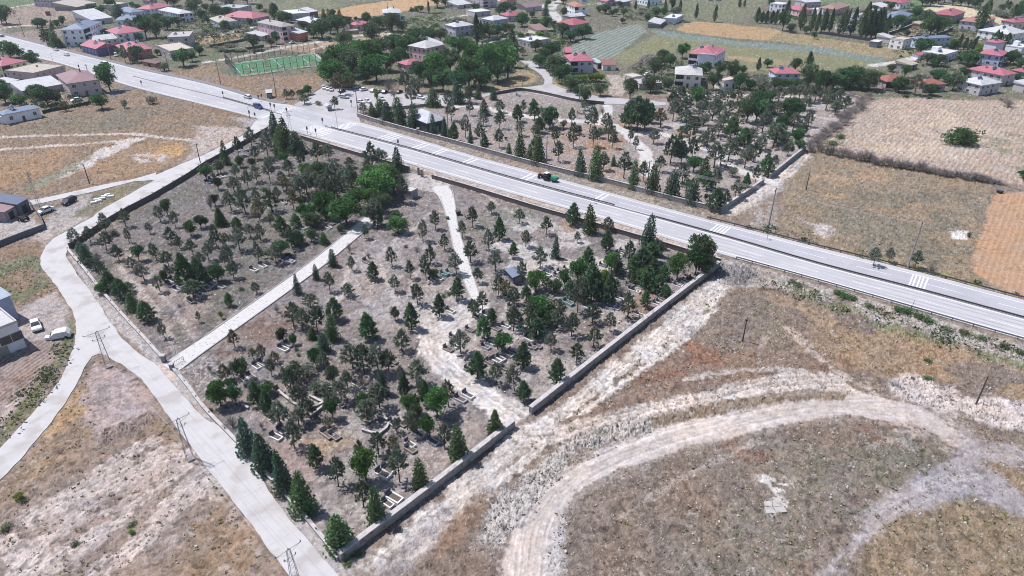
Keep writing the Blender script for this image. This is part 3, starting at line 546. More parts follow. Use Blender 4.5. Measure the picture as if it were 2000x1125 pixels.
# ------------------------------------------------------------------ labels of the many trees, shrubs and graves
LAND = []                                     # (short phrase, px, py) of things one can find
PEND = []                                     # things that get their label once every landmark is known
def landmark(phrase, px, py): LAND.append((phrase, px, py))
for ph, x, y in (("paved path gate", 333, 712), ("road fork power pole", 213, 715), ("lowest cemetery wall corner", 665, 1092), ("lower wall gap", 1020, 818), ("highway wall corner", 1405, 516), ("highway crosswalks", 650, 250), ("sharp concrete road bend", 110, 500), ("upper paved path end", 725, 428), ("upper stone path end", 838, 362), ("lower stone path end", 930, 588), ("paved path middle", 560, 560), ("football pitch", 540, 125), ("car park entrance", 655, 215), ("white lane hairpin", 1072, 155), ("striped crop field", 1180, 90), ("right edge wheat field", 1950, 470), ("upper cemetery wall corner", 1406, 416), ("upper cemetery wall gap", 1498, 352), ("upper cemetery path fork", 1230, 262), ("upper cemetery path end", 1268, 340), ("dusty cemetery junction", 846, 668), ("broad dirt road", 1350, 850), ("corner gravel road", 1750, 990), ("pale spoil heap", 1820, 770), ("left ploughed plot", 40, 740), ("far tan wheat field", 720, 22), ("pale yellow field", 1880, 25)): landmark(ph, x, y)
ORD = ['', 'second ', 'third ', 'fourth ', 'fifth ', 'sixth ', 'seventh ', 'eighth ', 'ninth ', 'tenth ', 'eleventh ', 'twelfth ', 'thirteenth ', 'fourteenth ', 'fifteenth ', 'sixteenth ']
def label_all():
    """look + kind + where it stands by the nearest landmark; look-alikes by the same landmark are told apart by their order from it"""
    import collections
    buckets = collections.defaultdict(list)
    for o, look, kind, px, py in PEND:
        best = min(LAND, key=lambda l: (l[1] - px) ** 2 + (1.6 * (l[2] - py)) ** 2)
        dx, dy = px - best[1], 1.6 * (py - best[2]); d = math.hypot(dx, dy)
        rel = ('left of' if dx < 0 else 'right of') if abs(dx) > abs(dy) else ('behind' if dy < 0 else 'below')
        buckets[(look, kind, rel, best[0])].append((d, o))
    for (look, kind, rel, ph), lst in buckets.items():
        lst.sort(key=lambda q: q[0])
        for i, (d, o) in enumerate(lst):
            if len(lst) == 1: o['label'] = '%s %s %s the %s' % (look, kind, rel, ph)
            else: o['label'] = '%s %s, %snearest %s the %s' % (look, kind, ORD[i] if i < len(ORD) else '%dth ' % (i + 1), rel, ph)
# ------------------------------------------------------------------ foliage materials (real leaf albedos)
def leafmat(name, col, ov=.18): return mat(name, col, rough=.75, var=.25, scale=5, spec=.2, objvar=ov, attr='tone', transl=.35)
FOL = {'p': [leafmat('pine_needles', (0.165, 0.20, 0.145)), leafmat('pine_needles_dark', (0.106, 0.148, 0.101)), leafmat('pine_needles_pale', (0.208, 0.232, 0.185))],
       'q': [leafmat('dense_needles', (0.102, 0.169, 0.097)), leafmat('dense_needles_green', (0.113, 0.204, 0.097))],
       'c': [leafmat('cedar_needles', (0.097, 0.164, 0.113)), leafmat('cedar_needles_green', (0.119, 0.186, 0.084))],
       't': [leafmat('tan_needles', (0.194, 0.178, 0.109))],
       'd': [leafmat('dark_leaves', (0.054, 0.129, 0.054)), leafmat('mid_leaves', (0.075, 0.159, 0.062)), leafmat('olive_leaves', (0.097, 0.138, 0.074))],
       'b': [leafmat('bright_leaves', (0.062, 0.150, 0.046)), leafmat('fresh_leaves', (0.092, 0.185, 0.058))],
       'o': [leafmat('poplar_leaves', (0.080, 0.147, 0.075)), leafmat('poplar_leaves_light', (0.125, 0.197, 0.094))],
       'g': [leafmat('silver_leaves', (0.202, 0.232, 0.178)), leafmat('grey_leaves', (0.155, 0.183, 0.139))],
       's': [leafmat('shrub_leaves', (0.070, 0.132, 0.050)), leafmat('dull_shrub_leaves', (0.116, 0.139, 0.074))],
       'y': [leafmat('cypress_leaves', (0.031, 0.059, 0.031))], 'k': [leafmat('yellow_leaves', (0.186, 0.264, 0.046))],
       'x': [mat('bare_twigs', (.20, .175, .175), rough=.9, objvar=.15)]}
m_bark = mat('bark', (.085, .065, .055), rough=.95, var=.3, scale=6, objvar=.15); m_pale_bark = mat('pale_bark', (.26, .23, .2), rough=.95, var=.2, scale=6)
class Leaves:
    """many small faces with a tone per face (leaf to leaf variety)"""
    def __init__(s, rng): s.v = []; s.f = []; s.t = []; s.r = rng
    def blade(s, c, d, L, wdt, tone):
        d = d / (np.linalg.norm(d) + 1e-9); r = s.r.normal(size=3); u = np.cross(d, r); u /= np.linalg.norm(u) + 1e-9; o = len(s.v)
        s.v += [c - u * wdt * .5, c + u * wdt * .5, c + d * L + u * wdt * .18, c + d * L - u * wdt * .18]; s.f.append((o, o+1, o+2, o+3)); s.t.append(tone)
    def mesh(s, name, m):
        me = bpy.data.meshes.new(name); me.from_pydata([tuple(q) for q in s.v], [], s.f); me.materials.append(m)
        a = me.attributes.new('tone', 'FLOAT_COLOR', 'CORNER'); t = np.repeat(np.array(s.t), 4); a.data.foreach_set('color', np.stack([t, t, t, np.ones_like(t)], 1).astype(np.float32).ravel())
        me.update(); return me
def unit(r):
    v = r.normal(size=3); return v / np.linalg.norm(v)
# every proto is 1 high and about 1 wide; the thing's scale gives it its size
def proto_pine(seed, dense=False, cone=False):
    r = np.random.default_rng(seed); L = Leaves(r); tb = MB(); bend = r.normal(size=2) * .02
    z0 = (.16 if dense else .30) + r.uniform(-.05, .06); top = np.array([bend[0] * 2, bend[1] * 2, .97])
    ax = lambda z: np.array([bend[0] * 2 * z, bend[1] * 2 * z, z])
    tb.path([ax(0), ax(.3), ax(.6), ax(.95)], [.034, .026, .017, .004], 6)
    nw = 10 if dense else 8
    for i in range(nw):
        k = i / (nw - 1); z = z0 + (.95 - z0) * k ** .95; rad = .5 * ((1 - k) ** .75 * .92 + .10) * (1 if i else .8) if cone or dense else .5 * (1.02 - .80 * k ** 1.35) * (.80 if i == 0 else 1.0)
        nb = int((8 if dense else 6.6) + r.uniform(-1, 1.5)) if k < .85 else 4; ph = r.uniform(0, 6.28)
        for j in range(nb):
            if not dense and r.random() < .12: continue
            t = ph + 6.283 * j / nb + r.uniform(-.35, .35); ln = rad * r.uniform(.7, 1.12); up = r.uniform(.10, .4) * ln
            d = np.array([math.cos(t), math.sin(t), 0]); e = ax(z) + d * ln + np.array([0, 0, up])
            if ln > .16: tb.tube(ax(z - .02), e, .008, .003, 4, cap=False)
            nc = 3 if ln > .22 else 2; br = r.uniform(.78, 1.22)
            for c in range(nc):
                u = .42 + .58 * (c + .6) / nc if nc > 2 else .5 + .5 * (c + .5) / nc
                p = ax(z) + (e - ax(z)) * u + r.normal(size=3) * .014
                for q in range(13 if dense else 12):
                    dd = unit(r) + np.array([0, 0, .45]) + d * .5; L.blade(p, dd, r.uniform(.06, .115), .040, br * r.uniform(.7, 1.3))
    for q in range(16): L.blade(ax(.93), unit(r) + np.array([0, 0, .8]), .07, .03, r.uniform(.8, 1.3))
    return L, tb
def proto_cone(seed, fat=1.0, droop=.12):
    r = np.random.default_rng(seed); L = Leaves(r); tb = MB(); tb.path([(0,0,0), (0,0,.5), (0,0,.96)], [.03, .018, .003], 6)
    nl = 15
    for i in range(nl):
        k = i / nl; z = .07 + .9 * k; rad = .5 * (1 - k) ** (.85 / fat) * (.92 if i else .75) + .015
        nb = max(4, int(13 * (1 - k) + 4)); ph = r.uniform(0, 6.28)
        for j in range(nb):
            t = ph + 6.283 * j / nb + r.uniform(-.2, .2); ln = rad * r.uniform(.72, 1.14); d = np.array([math.cos(t), math.sin(t), 0]); br = r.uniform(.75, 1.25)
            nseg = 3 if ln > .25 else 2
            for c in range(nseg):
                u = (c + 1) / nseg; p = np.array([0, 0, z]) + d * ln * u * .95 + np.array([0, 0, -droop * ln * u * u + r.normal() * .008])
                side = np.array([-d[1], d[0], 0])
                for q in range(9):
                    dd = d * r.uniform(.2, 1) + side * r.uniform(-1, 1) + np.array([0, 0, r.uniform(-.35, .3)]); L.blade(p, dd, r.uniform(.045, .085), .034, br * r.uniform(.65, 1.3) * (.75 + .4 * u))
    for q in range(10): L.blade(np.array([0, 0, .93]), np.array([0, 0, 1]) + .4 * unit(r), .07, .02, 1.1)
    return L, tb
def proto_leafy(seed, z0=.06, lobes=24, n=95, size=.058, flat=1.0):
    r = np.random.default_rng(seed); L = Leaves(r); tb = MB(); tb.path([(0,0,0), (.01,0,.15), (.0,.01,.55)], [.036, .028, .012], 6)
    cz = (1 + z0) / 2; hz_ = (1 - z0) / 2
    for i in range(lobes):
        d = unit(r); k = r.uniform(.5, .74) if i > 3 else .15
        if d[2] < -.2 and i % 2: d[2] = -d[2]
        wd = 1 if d[2] > -.3 else .75
        c = np.array([d[0] * .5 * k * wd, d[1] * .5 * k * wd, cz + d[2] * hz_ * k * flat]); rr = r.uniform(.13, .21); br = r.uniform(.74, 1.28)
        tb.tube((0, 0, .2), c, .012, .004, 4, cap=False)
        for q in range(n):
            v = unit(r); v[2] = v[2] if v[2] > -.3 or r.random() < .4 else -v[2]; p = c + v * rr * (r.uniform(.55, 1.06)) * np.array([1, 1, 2 * hz_ * .98]); p[2] = max(p[2], .02)
            L.blade(p, v * .6 + unit(r), size * r.uniform(.7, 1.3), size * .8, br * r.uniform(.65, 1.3))
    return L, tb
def proto_poplar(seed):
    r = np.random.default_rng(seed); L = Leaves(r); tb = MB(); tb.path([(0,0,0), (0,0,.5), (0,0,.95)], [.07, .04, .006], 6)
    for i in range(950):
        k = r.random() ** .9; z = .09 + .9 * k; rad = .5 * (min(1, (k + .06) / .3) ** .6) * (1 - max(0, k - .35) / .66) ** .7
        t = r.uniform(0, 6.283); lump = .72 + .28 * math.sin(3 * t + 9 * z + seed) ; q = rad * lump * (r.random() ** .4); p = np.array([math.cos(t) * q, math.sin(t) * q, z])
        L.blade(p, np.array([math.cos(t) * .5, math.sin(t) * .5, 1.1]) + .5 * unit(r), r.uniform(.03, .05), .11, r.uniform(.6, 1.35) * (.8 + .3 * math.sin(3 * t + 9 * z)))
    return L, tb
def proto_bush(seed, n=420, size=.09):
    r = np.random.default_rng(seed); L = Leaves(r); tb = MB(); lob = [(r.uniform(-.26, .26), r.uniform(-.26, .26), r.uniform(.25, .6), r.uniform(.2, .3), r.uniform(.8, 1.25)) for _ in range(7)]
    for l in lob: tb.tube((0, 0, 0), l[:3], .02, .006, 4, cap=False)
    for i in range(n):
        l = lob[i % 7]; v = unit(r); p = np.array(l[:3]) + v * l[3] * r.uniform(.5, 1.05); p[2] = max(.02, p[2])
        L.blade(p, v + unit(r) * .8 + np.array([0, 0, .3]), size * r.uniform(.6, 1.3), size * .7, l[4] * r.uniform(.65, 1.3))
    return L, tb
def proto_bare(seed, n=46):
    r = np.random.default_rng(seed); L = Leaves(r); tb = MB(); tb.path([(0,0,0), (.02,.01,.3)], [.03, .02], 5)
    for i in range(n):
        d = unit(r); d[2] = abs(d[2]) * .9 + .35; d /= np.linalg.norm(d); a_ = np.array([.02, .01, r.uniform(.05, .3)]); b_ = a_ + d * r.uniform(.35, .62) * np.array([.8, .8, 1]); tb.tube(a_, b_, .010, .003, 3, cap=False)
        for q in range(9):
            u = r.uniform(.3, 1); p = a_ + (b_ - a_) * u; L.blade(p, d + unit(r) * .9, r.uniform(.1, .22), .012, r.uniform(.7, 1.3))
    return L, tb
PROTO = {'p': [proto_pine(s) for s in range(1, 8)], 'q': [proto_pine(s, True) for s in (21, 22, 23, 24)], 'c': [proto_cone(31), proto_cone(32, 1.2, .05), proto_cone(33, .9, .2), proto_cone(34, 1.35, .1)],
         'd': [proto_leafy(41), proto_leafy(42, .10), proto_leafy(43, .04, 28), proto_leafy(44, .08, 20, 110)], 'o': [proto_poplar(51), proto_poplar(52), proto_poplar(53)], 'g': [proto_bush(61, 560, .08), proto_bush(62, 560, .08)],
         's': [proto_bush(63), proto_bush(64), proto_bush(65)], 'y': [proto_leafy(71, .10, 26, 90, .05, 1.1)], 'x': [proto_bare(81), proto_bare(82), proto_bare(83)]}
PROTO['t'] = PROTO['p'][:3]; PROTO['b'] = PROTO['d']; PROTO['k'] = PROTO['d'][:2]
KIND = {'p': ('pine_tree', 'pine', 'pine tree', 'pines planted in and around the cemeteries'), 'q': ('pine_tree', 'dense pine', 'pine tree', 'pines planted in and around the cemeteries'), 't': ('pine_tree', 'dry pine', 'pine tree', 'pines planted in and around the cemeteries'),
        'c': ('conifer_tree', 'conifer', 'conifer', 'cone shaped conifers'), 'd': ('broadleaf_tree', 'leafy tree', 'tree', 'dark leafy trees'), 'b': ('broadleaf_tree', 'leafy tree', 'tree', 'bright green leafy trees'), 'k': ('broadleaf_tree', 'leafy tree', 'tree', 'bright green leafy trees'),
        'o': ('poplar_tree', 'poplar', 'poplar', 'slender poplars'), 'g': ('willow_shrub', 'silvery bush', 'bush', 'silvery bushes'), 's': ('shrub', 'shrub', 'shrub', 'low green shrubs'), 'y': ('cypress_tree', 'rounded cypress', 'cypress', 'rounded cypresses'), 'x': ('bare_tree', 'bare tree', 'tree', 'bare leafless trees')}
TONE = {'p': ['grey-green', 'dark', 'pale'], 'q': ['deep green', 'green'], 'c': ['dark', 'green'], 't': ['tan'], 'd': ['dark green', 'mid-green', 'olive'], 'b': ['bright green', 'light green'], 'k': ['yellow-green'], 'o': ['dark', 'light'], 'g': ['pale', 'grey'], 's': ['green', 'dull'], 'y': ['blackish'], 'x': ['grey']}
PMESH = {}
def tree_meshes(k, v, c):
    if (k, v, c) not in PMESH:
        L, tb = PROTO[k][v]
        if ('t', id(tb)) not in PMESH: PMESH[('t', id(tb))] = tb.mesh('trunk', m_pale_bark if k in 'x' else m_bark)
        PMESH[(k, v, c)] = (L.mesh('crown', FOL[k][c]), PMESH[('t', id(tb))])
    return PMESH[(k, v, c)]
NTREE = {}
def tree(px, py, h, wd, k, tone=None, group=None, lean=0):
    v = rnd.randrange(len(PROTO[k])); c = rnd.randrange(len(FOL[k])) if tone is None else tone
    if k == 'p' and tone is None: c = rnd.choice([0, 0, 0, 1, 1, 2])
    X, Y = P(px, py); name, kind, cat, grp = KIND[k]
    t = thing(name, None, cat, (X, Y, -.08), rnd.uniform(0, 6.28), group or grp); t.scale = (wd, wd, h); t.rotation_euler = (rnd.gauss(0, .025) , rnd.gauss(0, .025) + lean, t.rotation_euler[2] if not lean else 0)
    cm, tm = tree_meshes(k, v, c); link('trunk', tm, t); link('crown', cm, t)
    tall = 'tall' if h > (7.2 if k in 'pqct' else 9.5 if k in 'dbk' else 16 if k == 'o' else 3) else 'small' if h < (4.6 if k in 'pqct' else 5 if k in 'dbk' else 10 if k == 'o' else 1.6) else 'mid-sized'
    ratio = wd / h; shape = ' slim' if ratio < (.45 if k in 'pqct' else .55) and k not in 'ogsx' else ' broad' if ratio > (.78 if k in 'pqct' else 1.1) and k not in 'ogsx' else ''
    PEND.append((t, tall + shape + ' ' + TONE[k][c], kind, px, py)); NTREE[k] = NTREE.get(k, 0) + 1
    return t
def grove(x0, y0, sc_, data, minh=1.2, grow=1.0):
    """each entry: base x, base y, top y, crown width (tile pixels), kind"""
    for e in data.split(';'):
        e = e.split()
        if len(e) < 5: continue
        bx, by, ty, wd = [float(q) for q in e[:4]]; k = e[4]; bx, by, ty = x0 + bx / sc_, y0 + by / sc_, y0 + ty / sc_
        h = pix_height(bx, by, ty) * (grow if k in 'pqcdbt' else 1); ps = pix_size(bx, by); w_ = wd / sc_ * ps
        if k in 'dbgsk': h = max(minh, h * 1.06 if k in 'dbk' else h - .1 * w_, 1.0 * w_ if k in 'db' else 0)
        tree(bx, by, max(minh, min(h, 26)), max(.8, w_ * (1.25 if k in 'ptc' else 1.2)), k, lean=float(e[5]) if len(e) > 5 else 0)
# ------------------------------------------------------------------ houses
m_glass = mat('window_glass', (.035, .04, .05), rough=.15, var=.2, spec=.6); m_frame = mat('white_frame', (.6, .6, .6), rough=.5)
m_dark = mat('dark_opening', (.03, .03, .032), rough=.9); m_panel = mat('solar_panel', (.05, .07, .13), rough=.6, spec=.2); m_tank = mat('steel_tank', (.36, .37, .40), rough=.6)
m_conc2 = mat('bare_concrete', S(176, 170, 166), rough=.95, var=.18, scale=.8); m_doorb = mat('brown_door', (.10, .05, .03), rough=.6); m_rail = mat('pale_rail', (.5, .5, .5), rough=.5)
WIN = {}
def window_mesh(w_, h_):
    k = (round(w_, 1), round(h_, 1))
    if k not in WIN:
        a = MB().box(-w_/2, -.03, -h_/2, w_/2, .05, h_/2); f = MB()
        for x in (-w_/2, 0, w_/2 - .08): f.box(x, -.06, -h_/2, x + .08, .04, h_/2)
        f.box(-w_/2 + .08, -.055, h_/2 - .08, w_/2 - .08, .04, h_/2); f.box(-w_/2 - .1, -.12, -h_/2 - .1, w_/2 + .1, .04, -h_/2 - .003)
        WIN[k] = (a.mesh('window', m_glass), f.mesh('frame', m_frame))
    return WIN[k]
def add_window(root, x, y, z, rz, w_=1.3, h_=1.3):
    a, f = window_mesh(w_, h_); o = link('window', a, root, (x, y, z), rz); link('frame', f, o)
def heater(parent, x, y, z, rz=0):
    b = MB()
    for dx in (-.55, .55): b.add([(dx-.5, -.7, .15), (dx+.5, -.7, .15), (dx+.5, .5, 1.0), (dx-.5, .5, 1.0), (dx-.5, -.7, .07), (dx+.5, -.7, .07), (dx+.5, .5, .92), (dx-.5, .5, .92)], [(0,1,2,3), (7,6,5,4), (0,4,5,1), (1,5,6,2), (2,6,7,3), (3,7,4,0)], 0)
    b.tube((-.9, .65, 1.1), (.9, .65, 1.1), .32, n=8, mi=1); b.tube((-.8, .6, -.3), (-.8, .6, .9), .05, n=4, mi=1); b.tube((.8, .6, -.3), (.8, .6, .9), .05, n=4, mi=1); b.tube((0, .65, 1.4), (0, .65, 2.0), .3, n=8, mi=1)
    b.build('solar_heater', [m_panel, m_tank], parent, loc=(x, y, z)).rotation_euler = (0, 0, rz)
def roofmat(col, axis=0):
    return pmat('sheet_roof%d' % axis, col, rough=.55, var=.16, scale=.7, stripes=(axis, 1.6, .22), two=(tuple(c * .78 + .02 for c in col), .35, .52))
def wallmat(col): return pmat('render_wall', col, rough=.9, var=.12, scale=.8, two=(tuple(c * .8 for c in col), .3, .6))
def frame_of(tx, ty, sc_, Cp, Lp, Rp, dmin=3.0, dmax=30.0):
    q = lambda s: np.array(P(tx + s[0] / sc_, ty + s[1] / sc_)); c, l, r = q(Cp), q(Lp), q(Rp)
    ex = r - c; a = float(np.clip(np.linalg.norm(ex), dmin, dmax)); ex = ex / np.linalg.norm(ex); ey = np.array([-ex[1], ex[0]]); b = float(np.clip((l - c) @ ey, dmin, dmax))
    ctr = c + ex * a / 2 + ey * b / 2
    return ctr, math.atan2(ex[1], ex[0]), a, b
def house(tx, ty, sc_, Cp, Lp, Rp, h, roof, wall, rcol, label, lm=None, opt='', name='house', cat='house', pitch=.36, dmin=5, storeys=None, group=None):
    ctr, rz, a, b = frame_of(tx, ty, sc_, Cp, Lp, Rp, dmin); wm = wallmat(S(*wall, k=1.05)); root = thing(name, label, cat, (ctr[0], ctr[1], 0), rz, group)
    px, py = topx(ctr[0], ctr[1])
    if lm: landmark(lm, px, py)
    A, B = a / 2, b / 2; st = storeys or max(1, round(h / 3)); sh = h / st
    bm_ = MB().box(-A, -B, -.3, A, B, h)
    if 'u' in opt or roof == 'flat':
        if roof == 'flat': bm_.box(-A - .15, -B - .15, h + .003, A + .15, B + .15, h + .22)
    bm_.build('wall', wm, root)
    oh = .55
    if roof == 'hip':
        rm = roofmat(S(*rcol), 0 if a >= b else 1); x, y = A + oh, B + oh; rh = pitch * min(x, y); k = max(.0, 1 - min(x, y) / max(x, y)) * max(x, y)
        rg = [(-k, 0), (k, 0)] if a >= b else [(0, -k), (0, k)]; z = h + .004
        v = [(-x,-y,z), (x,-y,z), (x,y,z), (-x,y,z), (-x,-y,z+.18), (x,-y,z+.18), (x,y,z+.18), (-x,y,z+.18), (*rg[0], z+.18+rh), (*rg[1], z+.18+rh)]
        f = [(3,2,1,0), (0,1,5,4), (1,2,6,5), (2,3,7,6), (3,0,4,7)] + ([(4,5,9,8), (5,6,9), (6,7,8,9), (7,4,8)] if a >= b else [(4,5,8), (5,6,9,8), (6,7,9), (7,4,8,9)])
        r = MB().add(v, f).build('roof', rm, root); top = h + .18 + rh
    elif roof == 'gable':
        rm = roofmat(S(*rcol), 0 if a >= b else 1); x, y = A + oh, B + oh; rh = pitch * min(x, y); z = h + .004
        if a >= b: ends = [(-x, 0), (x, 0)]; v = [(-x,-y,z), (x,-y,z), (x,y,z), (-x,y,z), (-x,0,z+rh), (x,0,z+rh)]; f = [(3,2,1,0), (0,1,5,4), (2,3,4,5), (1,2,5), (3,0,4)]
        else: v = [(-x,-y,z), (x,-y,z), (x,y,z), (-x,y,z), (0,-y,z+rh), (0,y,z+rh)]; f = [(3,2,1,0), (0,1,4), (1,2,5,4), (2,3,5), (3,0,4,5)]
        r = MB().add(v, f).build('roof', rm, root); top = h + rh
    elif roof == 'shed':
        rm = roofmat(S(*rcol), 1); x, y = A + .35, B + .35; d = .18 * b; z = h + .004
        r = MB().add([(-x,-y,z), (x,-y,z), (x,y,z), (-x,y,z), (-x,-y,z+.12), (x,-y,z+.12), (x,y,z+.12+d), (-x,y,z+.12+d)], [(3,2,1,0), (4,5,6,7), (0,1,5,4), (1,2,6,5), (2,3,7,6), (3,0,4,7)]).build('roof', rm, root); top = h + d * .6
    else:
        r = MB(); z = h + .224
        for q in ((-A-.15, -B-.15, A+.15, -B+.1), (-A-.15, B-.1, A+.15, B+.15), (-A-.15, -B+.1, -A+.1, B-.1), (A-.1, -B+.1, A+.15, B-.1)): r.box(q[0], q[1], z, q[2], q[3], z + (.55 if 'p' in opt else .22))
        r.box(-A + .1, -B + .1, z, A - .1, B - .1, z + .05); r = r.build('roof', pmat('flat_roof', S(*rcol), rough=.9, var=.2, scale=.6), root); top = h + .3
    if 'h' in opt: heater(r, -.2 * a, -.12 * b, (h if roof == 'flat' else h + (top - h) * .55) + .25, -rz)
    if 'H' in opt: heater(r, .22 * a, .05 * b, (h if roof == 'flat' else h + (top - h) * .6) + .25, -rz)
    if 'c' in opt: MB().box(.12 * a, .05 * b, h, .12 * a + .6, .05 * b + .6, top + .9).build('chimney', m_conc2, r)
    if 'C' in opt: MB().box(-.25 * a, .1 * b, h, -.25 * a + .6, .1 * b + .6, top + .8).build('chimney', m_conc2, r)
    if 't' in opt: MB().box(-.2 * a, 0, h + .3, .05 * a, .3 * b, h + 2.6).build('stair_box', wm, r)
    if 'W' in opt: add_window(root, .26 * a, -B, h * .55, 0, 4.2, 1.9)
    # openings on every side, storey by storey
    if 'n' not in opt:
        pat = random.Random(int(px * 7 + py))
        for s_ in range(st):
            z = s_ * sh + sh * .56
            for side, ln in ((0, a), (1, b), (2, a), (3, b)):
                n_ = max(1, int(ln / 3.3))
                for i in range(n_):
                    u = -ln / 2 + ln * (i + .5) / n_
                    if s_ == 0 and side == 0 and i == n_ // 2: continue
                    if 'b' in opt and side == 0 and i == 0: continue
                    if pat.random() < .12: continue
                    ww = pat.choice((1.3, 1.5, 1.7, 1.0)); hh = 1.4 if sh > 2.6 else 1.1
                    if side == 0: add_window(root, u, -B, z, 0, ww, hh)
                    elif side == 1: add_window(root, -A, u, z, -math.pi / 2, ww, hh)
                    elif side == 2: add_window(root, u, B, z, math.pi, ww, hh)
                    else: add_window(root, A, u, z, math.pi / 2, ww, hh)
        n_ = max(1, int(a / 3.3)); u = -A + a * (n_ // 2 + .5) / n_
        MB().box(u - .5, -B - .05, 0, u + .5, -B + .05, 2.1).build('door', m_doorb, root)
    else:
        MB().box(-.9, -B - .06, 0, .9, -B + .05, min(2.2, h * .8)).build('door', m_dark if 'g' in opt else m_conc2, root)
    if 'b' in opt:                                      # a stack of open balconies at the front's left end
        for s_ in range(st):
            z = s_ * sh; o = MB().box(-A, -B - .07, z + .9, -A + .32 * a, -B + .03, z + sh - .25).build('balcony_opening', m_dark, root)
            MB().box(-A - .1, -B - 1.1, z + .02, -A + .34 * a, -B - .003, z + .16).box(-A - .1, -B - 1.1, z + .16, -A + .34 * a, -B - 1.0, z + 1.0).build('balcony', wm, root)
    return root
WHT, CRM, GRY, DGR, PNK, BLU, YEL, BRK = (224, 224, 232), (220, 208, 196), (178, 172, 176), (140, 134, 140), (214, 180, 182), (190, 200, 222), (214, 210, 170), (176, 124, 112)
RED, RD2, ORG, BR, WR, BLR, GRR = (216, 132, 148), (204, 118, 130), (206, 150, 132), (180, 146, 150), (236, 236, 240), (150, 166, 196), (196, 196, 204)
# --- left town
Q = (0, 0, 5)
house(*Q, (860, 452), (705, 430), (1035, 372), 9.6, 'hip', WHT, BLR, 'white three storey apartment block with blue hip roof beside the highway', 'white apartment block', 'bch', storeys=3)
house(*Q, (1165, 425), (1115, 380), (1425, 392), 5.4, 'hip', WHT, RED, 'white house with pink hip roof right of the white apartment block', 'pink hip roof house', 'hc', storeys=2)
house(*Q, (960, 552), (895, 500), (1160, 520), 4.2, 'gable', (96, 104, 140), RED, 'dark blue gabled house with red roof at the highway edge', 'dark blue gabled house', 'hc')
house(*Q, (930, 455), (880, 430), (1160, 425), 3.2, 'gable', CRM, WR, 'low house with white sheet roof behind the dark blue gabled house', None, 'c')
house(*Q, (1260, 590), (1215, 520), (1500, 560), 4.6, 'hip', BRK, RED, 'brick walled house with pink hip roof and two solar heaters', 'brick walled house', 'hHc')
house(*Q, (1680, 590), (1575, 520), (1905, 560), 4.4, 'flat', GRY, CRM, 'wide ground storey of the unfinished grey concrete house', None, 'up', name='unfinished_house')
house(*Q, (1660, 480), (1560, 430), (1870, 470), 6.4, 'flat', GRY, (206, 200, 196), 'unfinished grey concrete house with flat roof and solar heater', 'unfinished concrete house', 'uhc', name='unfinished_house')
house(*Q, (1400, 640), (1385, 620), (1530, 665), 2.2, 'shed', (150, 112, 100), (140, 110, 104), 'small rusty shed on the pavement below the unfinished concrete house', None, 'ng', name='shed', cat='shed', dmin=2.5)
house(*Q, (60, 778), (-60, 730), (300, 722), 6.4, 'hip', YEL, RED, 'pale yellow two storey house with pink hip roof at the left edge', 'pale yellow house', 'hcb')
house(*Q, (365, 822), (285, 745), (660, 745), 5.0, 'flat', (190, 168, 164), (206, 196, 186), 'brown flat roofed building left of the brown hip roofed house', 'brown flat roofed building', 'c')
house(*Q, (705, 955), (625, 860), (1005, 910), 6.2, 'hip', (186, 172, 172), BR, 'two storey house with faded brown hip roof beside the highway', 'faded brown roof house', 'c')
house(*Q, (240, 955), (140, 915), (625, 885), 3.0, 'shed', GRY, WR, 'long low shed with white roof in front of the brown building', 'long low shed', 'ng', name='shed', cat='shed')
house(*Q, (110, 870), (60, 840), (200, 840), 2.8, 'shed', GRY, WR, 'small white roofed shed behind the long low shed', None, 'ng', name='shed', cat='shed', dmin=3)
house(0, 200, 5, (70, 215), (25, 190), (412, 145), 3.8, 'hip', WHT, BLR, 'low white house with blue grey roof at the left edge', 'low white house', 'hC')
house(0, 200, 5, (-90, 212), (-120, 190), (60, 210), 2.8, 'shed', WHT, WR, 'white lean-to at the left edge against the low white house', None, 'n', name='shed', cat='shed')
house(*Q, (905, 250), (780, 215), (1110, 222), 3.6, 'shed', GRY, WR, 'long grey hall with white roof behind the white apartment block', 'long white roof hall', 'ng', name='hall', cat='building')
house(*Q, (1150, 265), (1115, 235), (1355, 255), 4.2, 'hip', WHT, BLR, 'white house with blue roof left of the dark garden trees', 'blue roof white house', 'hc')
house(*Q, (1290, 182), (1215, 145), (1430, 165), 4.0, 'hip', WHT, BLR, 'white house with blue hip roof and a small red porch roof', None, 'c')
house(*Q, (1485, 158), (1430, 135), (1690, 118), 4.6, 'hip', WHT, RED, 'white house with pink hip roof at the top, solar heater on it', 'upper pink roof house', 'hc')
house(*Q, (1770, 222), (1600, 175), (1900, 205), 5.8, 'hip', WHT, WR, 'two storey white house with white roof among the left garden trees', 'white roofed garden house', 'cb')
house(*Q, (600, 78), (465, 45), (775, 50), 5.6, 'flat', GRY, GRR, 'grey house at the top edge above the junk yard', 'top edge grey house', 'c')
house(*Q, (760, 105), (640, 80), (945, 60), 2.6, 'shed', DGR, CRM, 'low junk yard shed with patched pale roof near the top edge', None, 'ng', name='shed', cat='shed')
house(*Q, (1100, 95), (1030, 80), (1255, 70), 3.0, 'flat', GRY, CRM, 'flat pale roof hut left of the upper blue roofed house', None, 'n', name='shed', cat='shed')
house(*Q, (1470, 45), (1455, 30), (1540, 35), 3.2, 'gable', GRY, RED, 'small house with dark red roof at the top edge above the gardens', None, 'c')
O = (400, 0, 5)
house(*O, (475, 245), (330, 190), (640, 212), 4.0, 'hip', (204, 190, 196), RED, 'broad house with bright pink hip roof beside the upper lane', 'broad pink roof house', 'c')
house(*O, (150, 285), (100, 240), (322, 268), 4.2, 'hip', (206, 208, 222), CRM, 'house with rust streaked white hip roof and solar heater', 'rust streaked roof house', 'hc')
